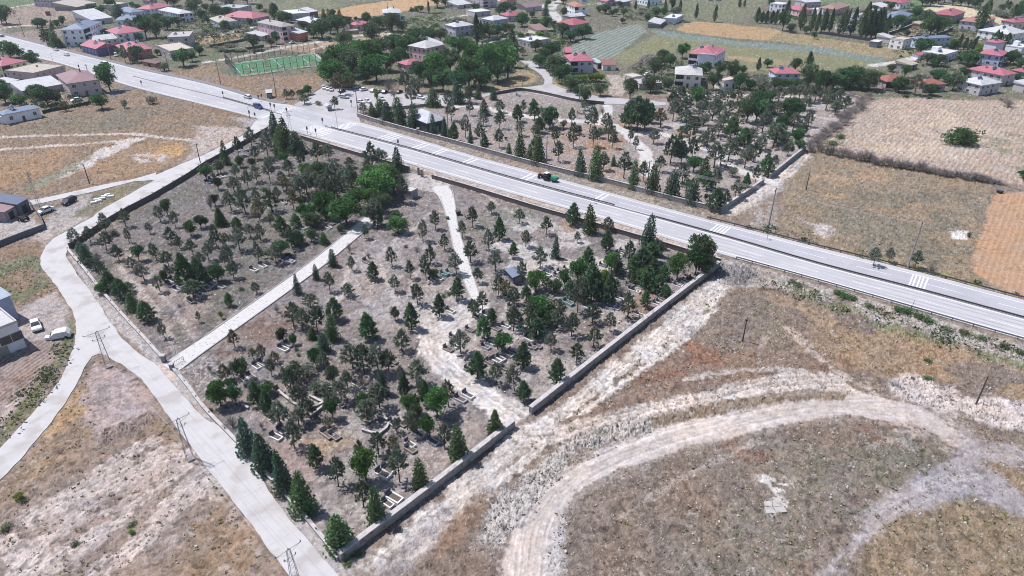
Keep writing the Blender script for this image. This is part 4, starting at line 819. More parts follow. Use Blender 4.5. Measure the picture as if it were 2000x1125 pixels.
house(*O, (345, 160), (275, 110), (465, 125), 5.4, 'flat', GRY, GRR, 'pale flat roofed house behind the broad pink roofed house', None, 'hc')
house(*O, (190, 45), (150, 25), (275, 38), 3.4, 'hip', GRY, RED, 'small red roofed house at the top edge left of the wheat field', None, 'c')
house(*O, (775, 412), (665, 340), (900, 392), 8.8, 'hip', (212, 180, 188), (196, 190, 186), 'tall pink three storey house with ribbed pale hip roof behind the football pitch', 'tall pink house', 'bcC', storeys=3)
house(*O, (930, 412), (888, 380), (1012, 392), 5.0, 'shed', (190, 104, 92), WR, 'red walled annex with white roof beside the tall pink house', None, '')
house(*O, (560, 400), (500, 370), (640, 375), 2.6, 'shed', GRY, WR, 'low white roofed sheds in front of the tall pink house', None, 'ng', name='shed', cat='shed')
house(*O, (1085, 312), (965, 262), (1230, 292), 5.0, 'hip', (176, 190, 206), WR, 'light blue house with stepped white hip roof right of the tall pink house', 'light blue house', 'hc')
house(*O, (830, 205), (780, 165), (1035, 190), 4.4, 'flat', GRY, WR, 'long house with white flat roof behind the tall pink house', 'long white flat roof house', 'c')
house(*O, (1040, 182), (1000, 160), (1110, 170), 4.4, 'shed', (110, 90, 88), WR, 'dark brown walled block with white roof beside the tan wheat field', None, 'n')
house(*O, (1480, 305), (1440, 285), (1635, 285), 3.6, 'hip', PNK, RED, 'low house with pink hip roof and solar heater left of the garden trees', 'low pink roof house', 'h')
house(*O, (1350, 335), (1335, 325), (1500, 325), 1.6, 'flat', (190, 150, 110), CRM, 'low ochre garden wall shed in front of the low pink roofed house', None, 'n', name='shed', cat='shed', dmin=2)
house(*O, (1750, 195), (1620, 165), (1915, 190), 4.6, 'hip', (196, 204, 224), WR, 'white roofed house with four dark chimneys beside the wheat field', 'four chimney house', 'cC')
# --- centre town
N = (800, 0, 5)
house(*N, (165, 600), (40, 560), (335, 560), 6.8, 'hip', PNK, (226, 224, 226), 'pink hall with ribbed silver hip roof inside the grove', 'silver roof hall', 'c')
house(*N, (-20, 720), (-90, 690), (150, 690), 4.2, 'hip', PNK, RED, 'small house with pink roof hidden in the grove', None, '')
house(*N, (450, 358), (390, 330), (628, 335), 5.8, 'hip', (190, 184, 200), WR, 'grey house with white hip roof left of the tall dark poplar', 'grey white roof house', 'h')
house(*N, (815, 268), (770, 240), (960, 245), 4.4, 'hip', (170, 186, 204), WR, 'house with white hip roof right of the tall dark poplar', None, 'c')
house(*N, (960, 215), (910, 190), (1135, 200), 3.8, 'hip', GRY, RD2, 'low house with bright red hip roof behind the lane', 'bright red roof house', 'h')
house(*N, (720, 82), (598, 60), (855, 66), 7.4, 'flat', (186, 174, 184), GRR, 'grey violet three storey block at the top edge of the town', 'grey violet block', 'cb', storeys=3)
house(*N, (950, 52), (880, 35), (1045, 45), 5.8, 'flat', (190, 140, 130), CRM, 'unfinished reddish block beside the grey violet block', None, 'up', name='unfinished_house')
house(*N, (1135, 120), (1110, 95), (1290, 100), 3.4, 'gable', GRY, BR, 'long shed with brown red roof left of the curving lane', 'brown roof shed', 'n', name='shed', cat='shed')
house(*N, (1610, 160), (1545, 125), (1725, 155), 6.6, 'hip', WHT, ORG, 'white two storey house with orange hip roof right of the curving lane', 'orange roof white house', 'cb')
house(*N, (1570, 208), (1530, 190), (1705, 195), 3.0, 'gable', DGR, WR, 'shed with white gabled roof in front of the orange roofed white house', None, 'ng', name='shed', cat='shed')
house(*N, (1595, 350), (1505, 310), (1750, 320), 6.4, 'hip', (150, 162, 182), RD2, 'grey blue house with red hip roof beside the striped crop field', 'grey blue house', 'H')
house(*N, (1180, 470), (1075, 430), (1365, 440), 3.2, 'flat', GRY, WR, 'unfinished flat roofed house with a red stair cover', 'flat roofed shell', 'uph', name='unfinished_house')
house(*N, (1570, 722), (1520, 660), (1790, 715), 6.2, 'hip', (180, 176, 192), RED, 'grey two storey house with pink hip roof and solar panels by the crop field', 'grey panel roof house', 'hHb')
house(*N, (1520, 655), (1508, 625), (1570, 655), 7.4, 'shed', (70, 46, 48), RED, 'narrow dark brown block behind the grey pink roofed house', None, 'n', dmin=3)
house(*N, (1885, 690), (1870, 660), (2010, 690), 2.8, 'shed', (226, 222, 220), BRK, 'low white walled shed with brick red roof edge', None, 'n', name='shed', cat='shed')
house(*N, (1830, 670), (1812, 640), (1870, 665), 2.8, 'shed', GRY, (210, 226, 226), 'small shed with pale green roof left of the low white walled shed', None, 'ng', name='shed', cat='shed', dmin=3)
house(*N, (470, 90), (370, 75), (605, 70), 2.8, 'shed', GRY, WR, 'cluster of white sheds left of the grey violet block', None, 'ng', name='shed', cat='shed')
house(*N, (640, 165), (575, 140), (790, 150), 3.0, 'flat', GRY, WR, 'low flat white roofed row behind the tall dark poplar', None, 'n')
house(*N, (1920, 62), (1890, 40), (2010, 55), 3.6, 'gable', GRY, RED, 'red roofed house at the top edge right of the white lane', None, 'c')
house(*N, (1240, 340), (1200, 310), (1350, 330), 2.6, 'shed', CRM, (180, 150, 140), 'ruined hut with patched roof right of the lane trees', None, 'ng', name='shed', cat='shed')
house(*N, (290, 480), (180, 440), (330, 470), 2.6, 'shed', GRY, WR, 'hidden white roofed hut behind the grove', None, 'n', name='shed', cat='shed')
house(*N, (370, 45), (350, 25), (460, 40), 3.6, 'flat', PNK, CRM, 'pinkish box shaped house at the top edge beside the wheat', None, '')
Lx = (1200, 0, 5)
house(*Lx, (955, 668), (870, 600), (1010, 610), 6.6, 'flat', WHT, WR, 'narrow rear wing of the white house with pink roof', None, 'n', dmin=3)
house(*Lx, (718, 640), (716, 560), (965, 668), 6.2, 'hip', WHT, RED, 'white two storey house with pink hip roof above the cemetery', 'white two storey house', 'hcb')
house(*Lx, (585, 852), (494, 775), (835, 865), 6.0, 'hip', (222, 212, 204), (232, 228, 226), 'beige two storey villa with pale hip roof and front gable', 'beige villa', 'Hb')
house(*Lx, (1060, 878), (1015, 845), (1190, 855), 3.6, 'flat', (226, 222, 218), (226, 208, 202), 'small white cube house behind the upper cemetery', 'small white cube house', 'p')
house(*Lx, (1560, 815), (1500, 770), (1795, 815), 4.6, 'hip', (186, 198, 216), RED, 'pale blue house with broad pink hip roof behind the upper cemetery', 'broad roof pale blue house', 'hcC')
house(*Lx, (595, 235), (515, 205), (668, 195), 3.4, 'flat', (200, 204, 220), WR, 'small white house with flat roof at the corner of the tan field', 'small field corner house', 'h')
house(*Lx, (440, 278), (355, 250), (500, 235), 2.6, 'shed', (120, 120, 130), WR, 'open shed with white roof left of the small flat roofed house', None, 'ng', name='shed', cat='shed')
house(*Lx, (175, 830), (155, 790), (262, 815), 3.4, 'flat', CRM, (220, 212, 206), 'narrow cream hut behind the cemetery gardens', None, 'n', name='shed', cat='shed', dmin=3)
house(*Lx, (240, 880), (195, 830), (460, 870), 2.6, 'flat', GRY, (206, 200, 198), 'low flat roofed annex with solar heater right of the narrow cream hut', None, 'hn', name='shed', cat='shed')
house(*Lx, (1630, 120), (1560, 95), (1690, 105), 5.4, 'flat', WHT, WR, 'white terrace house at the top right behind the poplars', 'white terrace house', 'b')
house(*Lx, (1800, 160), (1700, 130), (1925, 150), 4.0, 'hip', PNK, RED, 'pink walled house with red roof behind the leaning poplars', 'pink walled house', 'c')
house(*Lx, (1860, 85), (1760, 65), (2010, 75), 4.6, 'shed', GRY, WR, 'wide hall with white roof at the top right edge', None, 'n', name='hall', cat='building')
house(*Lx, (320, 58), (250, 35), (465, 45), 4.0, 'flat', (214, 226, 232), WR, 'pale green white house among poplars at the top edge', None, '')
house(*Lx, (60, 65), (10, 50), (155, 50), 3.2, 'shed', DGR, WR, 'dark shed with white roof at the top edge left of the poplars', None, 'n', name='shed', cat='shed')
# --- right town
M = (1600, 0, 5)
house(*M, (150, 155), (45, 120), (290, 110), 4.4, 'hip', (190, 160, 156), (196, 160, 146), 'brownish house with rust streaked hip roof behind the poplar row', 'rust roof house', 'c')
house(*M, (780, 88), (700, 60), (875, 80), 4.4, 'hip', WHT, RD2, 'white house with dull red roof in the green top right corner', 'dull red roof house', 'h')
house(*M, (790, 270), (668, 215), (880, 215), 5.4, 'hip', WHT, BLR, 'white house with dark blue roof right of the tallest poplars', 'dark blue roof house', '')
house(*M, (1290, 235), (1150, 190), (1400, 195), 5.4, 'hip', DGR, RD2, 'dark walled house with red hip roof below the pale yellow field', 'dark walled house', 'h')
house(*M, (1560, 305), (1390, 270), (1708, 250), 5.2, 'hip', (196, 190, 206), ORG, 'house with orange brown hip roof behind the big leaning poplar', 'orange brown roof house', 'hb')
house(*M, (1880, 290), (1800, 265), (2060, 280), 4.4, 'hip', GRY, RD2, 'house with red hip roof and two heaters at the right edge', 'right edge red house', 'hH')
house(*M, (1830, 430), (1660, 360), (1995, 400), 5.4, 'hip', (226, 222, 224), WR, 'large white house with white hip roof at the right edge', 'large white house', 'hc')
house(*M, (940, 470), (885, 470), (1260, 450), 5.0, 'hip', BLU, BLR, 'long pale blue house with grey blue hip roof and chimneys', 'long pale blue house', 'hcC')
house(*M, (800, 490), (712, 460), (885, 470), 5.2, 'flat', (226, 224, 226), CRM, 'unfinished white two storey shell beside the long pale blue house', None, 'up', name='unfinished_house')
house(*M, (1200, 610), (1040, 560), (1335, 570), 3.8, 'flat', WHT, (232, 232, 236), 'flat roofed white house with water tanks in the right town', 'flat roofed white house', 'ht')
house(*M, (960, 585), (940, 565), (1030, 575), 2.6, 'gable', WHT, RED, 'little white hut with pink roof left of the flat roofed white house', None, 'n', name='shed', cat='shed', dmin=3)
house(*M, (1740, 655), (1555, 615), (1800, 615), 5.6, 'hip', (186, 192, 224), RED, 'lilac three storey tower house with stepped pink roofs', 'lilac tower house', 'hb', storeys=2)
house(*M, (1690, 560), (1580, 540), (1770, 545), 7.6, 'hip', (206, 200, 216), RED, 'upper tower floor with pink roof on the lilac house', None, 'hn', dmin=4)
house(*M, (1760, 845), (1495, 760), (1885, 820), 5.0, 'hip', (190, 182, 184), RED, 'long grey house with pink hip roof below the lilac tower house', 'long grey pink roof house', 'hcC')
house(*M, (1550, 935), (1345, 880), (1740, 905), 4.6, 'hip', (184, 178, 184), WR, 'house with big white hip roof and solar panel beside the dry field', 'big white hip roof house', 'hc')
house(*M, (640, 880), (580, 830), (880, 865), 3.8, 'hip', (170, 150, 150), (190, 120, 108), 'house with brown red roofs behind the dry field', 'brown red roof house', 'cb')
house(*M, (1000, 905), (940, 860), (1215, 895), 3.4, 'hip', (150, 140, 140), (190, 120, 108), 'second brown red roofed house half hidden by trees at the field edge', None, 'c')
house(*M, (1980, 800), (1925, 760), (2080, 780), 4.4, 'hip', (150, 176, 176), RD2, 'house with deep pink roof cut by the right edge', None, 'h')
house(*M, (1985, 905), (1938, 875), (2070, 890), 3.4, 'shed', GRY, WR, 'white roofed shed cut by the right edge', None, 'n', name='shed', cat='shed')
house(*M, (560, 468), (515, 445), (605, 450), 3.0, 'flat', (110, 112, 120), WR, 'small dark cube shed with white roof at the end of the khaki field', None, 'n', name='shed', cat='shed', dmin=3)
house(*M, (680, 425), (605, 395), (735, 415), 3.0, 'shed', GRY, WR, 'low white roofed shed left of the unfinished white shell', None, 'n', name='shed', cat='shed')
house(*M, (1960, 530), (1880, 490), (2060, 510), 3.4, 'flat', WHT, WR, 'white flat roofed house at the right edge under the large white house', None, 't')
house(*M, (260, 302), (215, 275), (335, 290), 3.0, 'flat', (200, 206, 220), WR, 'little white hut between the poplars of the right town', None, 'n', name='shed', cat='shed')
house(*M, (380, 215), (350, 190), (430, 200), 4.4, 'flat', WHT, GRR, 'white house glimpsed between the tall poplars', None, '')
house(*M, (30, 150), (-10, 120), (150, 140), 3.2, 'flat', (214, 210, 216), WR, 'low white house left of the rust streaked roof', None, '')
house(*M, (980, 280), (940, 260), (1040, 265), 2.6, 'shed', BRK, CRM, 'brick lean-to with pale roof at the end of the long yard wall', None, 'ng', name='shed', cat='shed', dmin=3)
house(*M, (600, 110), (520, 90), (700, 95), 2.8, 'shed', WHT, WR, 'white sheds left of the dull red roofed house', None, 'n', name='shed', cat='shed')
house(*M, (880, 690), (770, 655), (950, 670), 2.6, 'shed', DGR, CRM, 'ruined stone shed with collapsed roof beside the village lane', 'ruined stone shed', 'ng', name='shed', cat='shed')
# --- near left yards
house(0, 400, 5, (75, 168), (-60, 60), (180, 105), 3.0, 'shed', (150, 138, 140), (196, 158, 164), 'farm shed with patched pink roof beside the concrete road', 'patched pink farm shed', 'ng', name='shed', cat='shed', dmin=4)
house(0, 400, 5, (205, 105), (110, 10), (305, 45), 3.4, 'shed', (110, 110, 122), (130, 140, 164), 'open farm shed with dark blue roof beside the concrete road', None, 'ng', name='shed', cat='shed', dmin=4)
house(0, 600, 5, (-160, 560), (-300, 380), (262, 385), 5.6, 'flat', (214, 210, 216), (222, 220, 222), 'grey block built workshop with a wide dark window at the left edge', 'grey workshop', 'npW', name='workshop', cat='building', dmin=6)
house(0, 600, 5, (-220, 290), (-330, 100), (190, 110), 5.8, 'shed', (150, 158, 180), (196, 212, 230), 'blue roofed hall behind the grey workshop at the left edge', None, 'n', name='hall', cat='building', dmin=6)
# --- inside the cemeteries
house(800, 400, 5, (1015, 775), (950, 715), (1095, 757), 2.1, 'gable', (90, 96, 112), (140, 152, 180), 'blue roofed kiosk standing among the graves', 'blue roofed kiosk', 'n', name='kiosk', cat='kiosk', dmin=2.6, pitch=.22)
house(800, 200, 5, (180, 310), (90, 210), (350, 270), 4.2, 'hip', (60, 60, 64), (226, 228, 238), 'open pavilion with white pyramid roof behind the highway wall', 'white roof pavilion', 'n', name='pavilion', cat='pavilion', dmin=8, pitch=.6)
house(800, 200, 5, (20, 950), (-20, 920), (60, 930), 2.4, 'flat', (150, 146, 156), (226, 222, 222), 'small grey hut with white flat roof at the cemetery entrance', 'small grey entrance hut', 'n', name='hut', cat='hut', dmin=3)
house(400, 0, 5, (612, 962), (600, 945), (662, 958), 2.4, 'shed', (40, 50, 52), (226, 226, 230), 'dark bus shelter with white roof beside the highway', 'bus shelter', 'n', name='bus_shelter', cat='bus shelter', dmin=2.2)
house(400, 0, 5, (1200, 1085), (1190, 1070), (1235, 1080), 2.2, 'gable', (230, 230, 232), (226, 226, 230), 'tiny white kiosk beside the car park entrance', None, 'n', name='kiosk', cat='kiosk', dmin=2)
# ------------------------------------------------------------------ the trees, read off the photograph tile by tile
grove(400, 200, 5, """690 350 95 140 c;800 470 155 170 c;740 420 250 150 c;905 490 285 190 c;205 605 375 100 c;330 520 350 80 p;460 430 260 110 p;620 540 300 130 p;490 560 440 100 p;350 635 530 80 d;470 640 545 90 y;130 700 575 100 p;160 690 590 80 p;310 740 620 90 p;425 840 680 90 p;515 780 620 110 p;640 780 560 110 p;650 640 540 100 p;135 850 735 80 y;290 880 735 120 p;85 740 640 60 x;780 590 490 100 b;700 510 380 80 s;555 460 390 60 s;950 640 490 90 p;1105 600 410 110 p;1215 560 420 110 p;825 710 570 110 p;1420 640 545 100 p;1590 680 570 90 p;1640 640 410 130 p;1720 650 470 120 p;1885 670 440 130 c;
1010 760 610 150 b;1040 790 640 150 p;1140 800 590 170 d;1280 760 590 170 p;1450 870 640 150 p;1000 900 720 170 p;1180 920 720 180 p;1310 960 760 180 p;940 940 740 150 p;800 860 740 130 t;1490 870 700 110 p;1360 830 650 140 p;1090 880 700 150 p;1230 850 660 150 p;760 800 680 90 p;1650 800 680 200 b;1770 880 620 250 b;1690 960 750 330 b;1850 900 700 200 d;1170 1120 890 200 b;1390 1200 970 300 b;1480 1060 900 230 b;1010 1180 1000 170 b;1600 1020 830 200 b;1720 1080 900 180 d;1930 980 740 110 p;400 1090 840 150 p;510 990 860 100 p;265 1060 880 120 p;105 1010 895 90 y;160 1190 1020 110 c;660 1065 870 160 p;710 960 840 90 p;590 870 805 70 s;535 1140 960 130 t;870 1040 870 110 t;955 1020 915 90 d;60 1050 850 70 x;1740 560 470 100 p;20 640 560 60 x;1560 560 480 60 p;1180 480 420 90 p;20 760 620 130 d;1660 1200 960 190 p;1100 1000 880 120 d;1240 1040 900 110 d""", grow=1.08)
grove(0, 400, 5, """1045 290 100 110 p;745 400 245 110 p;890 370 225 90 p;800 450 360 110 c;855 560 390 150 c;1040 440 280 120 p;1125 290 210 60 s;1230 220 60 100 p;1265 370 240 60 p;1165 540 400 110 p;1360 545 400 110 d;1535 540 390 100 p;1470 280 180 70 p;1570 160 20 100 p;1640 100 -40 100 d;1715 220 75 80 p;1675 370 230 110 p;1760 430 310 80 p;1870 300 170 115 b;1965 225 100 100 y;1890 490 350 100 p;1305 640 520 110 p;1415 740 590 130 p;1650 600 465 110 p;1565 850 700 100 p;1610 780 650 80 d;1650 730 600 70 p;1830 800 500 200 q;1960 790 540 170 q;1890 900 750 200 p;1010 720 550 110 p;1060 740 620 90 c;1090 820 660 140 q;1190 920 740 170 q;1015 860 775 120 d;1310 1030 860 140 c;1440 1130 960 180 q;1610 1300 1160 80 p;1945 1150 1050 50 p;1980 620 480 120 p;1390 460 340 80 x;1750 1000 960 50 x;960 560 480 80 p;900 600 530 110 p;1260 860 770 120 p""", grow=1.08)
grove(400, 400, 5, """160 200 20 130 c;315 235 130 105 q;10 210 120 60 y;120 420 210 100 p;215 410 290 110 p;345 450 240 140 p;450 320 200 100 p;545 345 200 100 p;645 200 100 80 p;755 290 120 120 q;895 220 100 110 q;855 430 230 110 p;905 390 260 160 q;530 560 370 90 p;40 545 390 100 p;245 590 410 120 p;205 620 460 80 p;285 720 560 110 p;130 750 590 150 d;10 760 680 100 d;700 570 400 130 p;750 500 380 170 d;820 520 470 60 y;1045 360 250 110 d;1165 380 265 100 c;1060 220 90 150 d;1190 150 0 150 d;1330 280 200 60 d;1690 210 30 130 q;1880 200 70 150 p;1890 275 190 180 b;1565 330 200 80 p;1415 470 340 50 x;1255 600 430 90 c;1090 730 580 70 c;1440 650 520 85 p;1645 730 570 120 q;1830 600 430 100 p;1860 850 700 100 p;1225 855 680 100 p;1400 890 780 125 p;910 870 680 85 c;510 860 760 80 p;365 830 790 60 s;240 990 870 85 q;165 1110 1040 40 k;710 1050 950 60 x;1035 1010 880 150 p;1275 1130 930 170 q;1860 1130 1010 80 p;1600 1160 1080 80 p;1970 420 370 45 s;60 420 340 90 p;590 470 390 120 g;1600 520 440 70 x;1110 330 230 60 x""", grow=1.08)
grove(400, 600, 5, """870 200 -10 150 p;960 230 30 150 p;1100 240 10 150 p;1250 320 70 130 c;1050 310 190 110 c;770 340 210 120 y;1165 430 250 130 c;870 370 265 70 d;1610 310 70 170 q;1860 130 10 90 p;1925 420 240 150 p;295 390 230 95 t;475 510 410 80 p;565 520 370 100 p;690 540 440 100 t;655 670 520 90 p;215 720 570 120 t;290 700 550 90 p;385 730 510 140 d;160 960 740 195 b;310 950 780 140 d;520 960 750 140 q;610 850 740 150 d;610 1020 830 125 q;1000 690 540 170 g;920 760 560 200 p;1090 580 420 130 d;1175 630 440 130 p;1255 740 590 110 d;1090 850 690 190 g;790 780 600 90 p;850 830 620 130 p;930 950 770 150 p;1450 600 390 180 p;1560 650 400 190 p;1700 640 380 190 p;1800 640 440 150 p;1745 850 610 120 c;1400 800 640 120 p;1540 780 640 140 x;1340 930 750 170 p;1210 900 760 150 p;1490 940 750 110 x;1710 990 770 180 p;1950 880 670 120 q;1980 1010 880 100 b;1550 1010 850 120 d;1590 1110 920 200 p;1250 1090 900 140 d;740 1160 950 180 p;1010 1080 900 170 p;920 1160 1000 170 p;270 1170 1020 130 x;1930 760 580 90 p;480 800 730 90 p;250 770 700 90 d;1640 760 700 90 x;1380 690 600 90 x;860 930 850 100 x;1640 900 800 120 p;890 690 560 110 p;60 640 530 60 x;60 1020 970 50 s;890 420 370 50 s;920 480 440 40 s""", grow=1.08)
grove(400, 800, 5, """440 430 85 220 c;605 585 235 240 c;785 800 420 210 c;965 985 615 245 c;875 370 140 150 p;1100 570 360 150 q;1305 745 510 150 p;1520 480 320 100 p;1700 450 250 150 p;1580 700 430 240 b;1550 950 710 160 p;1690 1110 760 195 c;1850 430 270 120 t;1905 710 400 170 p;1330 1350 1040 280 c;1980 200 40 100 p;1230 180 30 110 g;560 190 90 60 x""", grow=1.08)
grove(700, 800, 4, """1070 185 0 140 c;790 395 120 150 c;675 310 130 110 p;490 620 390 125 c;545 220 60 120 b;430 190 30 130 p;300 180 80 70 p""", grow=1.08)
grove(800, 600, 5, """20 215 -20 150 q;290 95 -110 130 q;500 455 250 170 p;730 315 110 150 q;660 700 450 185 q;845 750 560 120 p;900 440 280 180 d;1105 590 370 160 q;1025 820 590 140 p;1120 920 740 140 q;1430 745 520 150 q;1380 420 260 120 p;1795 390 210 140 p;1625 540 370 140 p;1580 280 80 150 p;1785 150 -20 150 p;1240 310 120 170 q;1180 270 70 150 p;1440 200 20 140 p;1015 230 20 130 p;800 170 30 110 q;1955 240 70 110 p;150 960 740 120 q;380 970 740 130 p;70 760 540 170 p;30 1050 870 150 b;270 1080 830 240 b;70 1110 960 120 d;110 880 690 100 p;1280 240 120 110 p;620 80 -60 100 p;1340 210 100 120 d""", grow=1.08)
grove(800, 400, 5, """130 355 160 100 p;255 240 70 100 p;342 440 300 90 p;205 580 410 100 p;165 740 510 100 p;10 720 560 80 p;458 680 490 130 p;460 930 720 130 q;80 980 800 130 p;670 760 620 100 p;597 560 370 130 p;515 320 170 90 p;617 215 40 110 p;800 90 -20 90 p;877 340 135 120 q;773 435 250 110 p;837 650 470 130 p;1008 520 375 90 q;1135 410 260 100 p;1275 620 430 140 p;1420 520 310 95 c;1100 750 560 100 p;870 880 700 120 p;950 900 750 140 t;1020 980 830 140 p;1230 850 670 190 b;1335 860 720 110 p;1140 940 800 110 q;1280 1110 920 240 b;1420 860 740 130 d;1510 800 650 120 d;1640 730 550 170 b;1740 660 430 140 q;1770 940 620 230 q;1640 1050 760 150 p;1890 830 640 90 k;1970 660 480 160 b;1940 980 700 150 q;1335 290 130 100 p;1075 180 50 100 p;1585 200 0 140 q;1760 280 0 140 c;1930 260 130 110 p;1920 460 270 130 q;1640 370 270 60 p;715 1030 860 110 p;650 1110 950 100 p;1000 1150 1010 120 p;1450 1130 940 130 p;1190 1130 960 160 p;1290 1180 1000 130 d;1570 900 750 140 q;1850 900 760 140 q;1700 960 800 140 q;1220 1000 880 120 q;1990 860 730 120 p;330 900 840 60 s;390 880 830 70 s;230 720 660 110 d;70 460 400 60 x""", grow=1.08)
grove(1200, 400, 5, """320 410 90 150 c;820 640 330 250 d;790 680 430 180 d;890 700 560 150 d;610 735 500 175 b;350 570 390 180 q;130 590 370 120 p;290 640 430 200 q;200 660 500 150 q;410 500 330 110 c;440 510 360 80 p;480 730 600 120 q;320 830 620 180 q;250 780 640 130 d;420 860 700 150 q;500 900 780 110 q;295 1000 840 100 q;130 1110 880 150 p;60 890 740 130 x;20 700 540 90 d;170 760 620 110 q;370 700 540 130 q;540 640 540 100 p;720 730 660 60 s;680 680 600 60 x""", grow=1.08)
grove(800, 200, 5, """50 260 20 140 c;235 335 120 70 c;345 340 150 90 c;430 380 220 100 q;410 180 20 100 p;545 345 150 100 p;595 425 240 60 c;690 395 210 100 p;730 460 320 80 q;730 125 -20 110 c;720 225 120 95 p;880 100 -10 100 p;590 130 0 70 p;880 260 100 100 p;875 440 280 90 p;970 525 400 60 c;1080 555 300 130 c;1175 580 410 70 c;1260 605 330 140 c;1230 550 310 100 p;1075 330 200 90 p;1055 190 40 110 q;1115 100 -10 60 p;1220 165 -10 110 q;1290 120 50 60 p;1370 250 60 150 d;1265 300 160 120 q;1230 330 230 90 p;1415 400 270 90 p;1450 580 400 100 p;1600 440 230 110 p;1580 220 70 70 p;1715 80 0 80 p;1755 290 70 120 p;1790 440 260 90 p;1670 715 470 120 c;1815 755 430 140 c;1890 660 500 110 p;1920 290 130 110 p;1940 370 200 110 p;1975 450 300 80 p;1885 120 30 60 x;1990 620 510 60 c;1500 250 130 80 g;1320 260 100 100 p;1340 200 110 100 p;490 405 365 35 y;940 365 335 30 y;1650 310 230 70 y;1860 350 260 80 p""", grow=1.12)
grove(1200, 200, 5, """220 275 0 200 q;140 250 30 150 q;290 260 20 150 q;100 240 100 120 p;150 110 0 130 q;350 200 40 110 q;570 180 0 110 p;450 240 90 120 t;730 370 220 130 p;380 400 280 110 p;620 520 320 130 c;545 600 370 160 p;650 600 420 130 p;755 545 370 130 p;770 680 550 150 b;870 760 560 140 c;660 790 640 120 p;555 930 680 160 c;370 890 630 140 c;180 845 590 100 c;90 740 530 130 p;280 770 610 90 p;440 680 550 100 p;150 400 280 60 p;205 460 350 60 p;756 990 760 150 c;980 850 680 120 p;900 850 700 140 q;890 960 890 50 y;975 1050 870 180 q;1090 1010 890 80 p;1175 940 780 95 p;1280 870 720 90 q;1375 780 640 70 p;1150 720 580 110 g;970 640 440 160 p;1110 570 400 160 p;1270 640 460 140 p;1370 590 430 120 p;1470 715 530 130 q;1560 640 540 80 p;1690 520 400 100 p;1770 400 280 120 b;1800 480 380 100 d;1130 360 180 150 q;1270 420 280 160 q;900 440 280 130 p;850 430 330 110 p;1440 300 120 150 p;1550 440 260 200 p;1600 400 240 170 q;1380 190 0 200 d;1290 200 0 160 d;1500 220 50 150 p;1700 220 0 160 d;1740 280 130 150 p;1890 240 100 90 p;870 220 50 130 g;700 230 100 150 p;950 180 0 150 p;820 160 20 130 p;1060 260 100 140 p;1200 260 100 130 t;1330 330 210 130 g;650 180 40 130 p;1120 110 0 130 p;1020 330 230 130 p;1620 300 150 130 d;1660 440 330 110 p;1420 470 350 120 p;960 380 300 110 x;780 280 160 120 p;1830 320 220 110 p;1790 140 30 120 d;1580 130 20 130 p;660 330 250 100 p;1180 460 360 120 p;700 860 760 110 p""", grow=1.2)
grove(1200, 0, 5, """660 570 440 130 b;540 660 540 110 d;390 760 600 130 d;470 600 510 120 d;840 770 640 110 d;1020 750 620 110 d;1140 780 620 125 d;1250 720 650 75 d;1400 690 560 55 o;1420 880 680 190 g;1490 660 600 90 d;1760 700 590 110 d;1890 670 500 85 o;1880 870 660 150 d;350 900 790 160 d;520 890 780 115 d;150 970 800 140 d;960 880 720 130 d;1220 870 740 125 d;1640 890 800 120 d;1740 880 800 120 d;1560 880 800 130 d;1320 880 800 110 d;1990 900 720 130 d;440 640 560 90 d;900 720 620 100 d;700 760 650 120 d;1640 300 130 125 d;1680 150 0 60 o;1815 295 40 80 o;1915 315 70 65 o;1965 325 80 55 o;1390 225 70 70 o;1440 225 110 60 o;1480 230 100 60 o;1530 235 100 65 o;1570 240 90 50 o;1590 110 40 40 o;795 185 30 42 o;975 218 40 50 o;205 95 0 32 o;330 85 -10 34 o;400 165 80 95 d;480 170 80 60 b;600 145 30 70 g;640 115 -5 42 o;500 110 -5 40 o;560 110 0 60 d;580 130 60 60 g;1220 75 -20 36 o;1265 72 -20 28 o;90 160 90 60 d;80 230 180 60 d;20 140 100 60 d;320 200 160 60 d;700 220 190 90 s;260 130 90 90 g;310 140 100 80 g;1870 330 280 80 d;1720 320 280 90 d;1950 380 320 60 d;50 70 20 60 d;1520 90 0 60 d;
800 1040 880 140 d;900 1020 900 120 p;640 1000 870 120 p;570 1080 920 120 p;700 1100 960 130 p;1020 1020 900 120 p;1100 1000 880 120 p;1400 1030 910 120 d;1450 1110 930 150 d;1600 1000 870 150 p;1720 960 850 120 p;1800 970 850 120 p;1900 1000 860 130 p;1330 1020 920 110 p;1960 980 850 120 p;760 960 870 110 p;1200 1000 900 110 p;1520 1000 900 120 d;1860 1080 960 120 p;1660 1100 980 120 p;1000 1120 1000 120 p;860 1120 1000 110 p;1560 1100 1000 110 p;1760 1080 980 120 p;1230 1090 980 120 d""", grow=1.18)
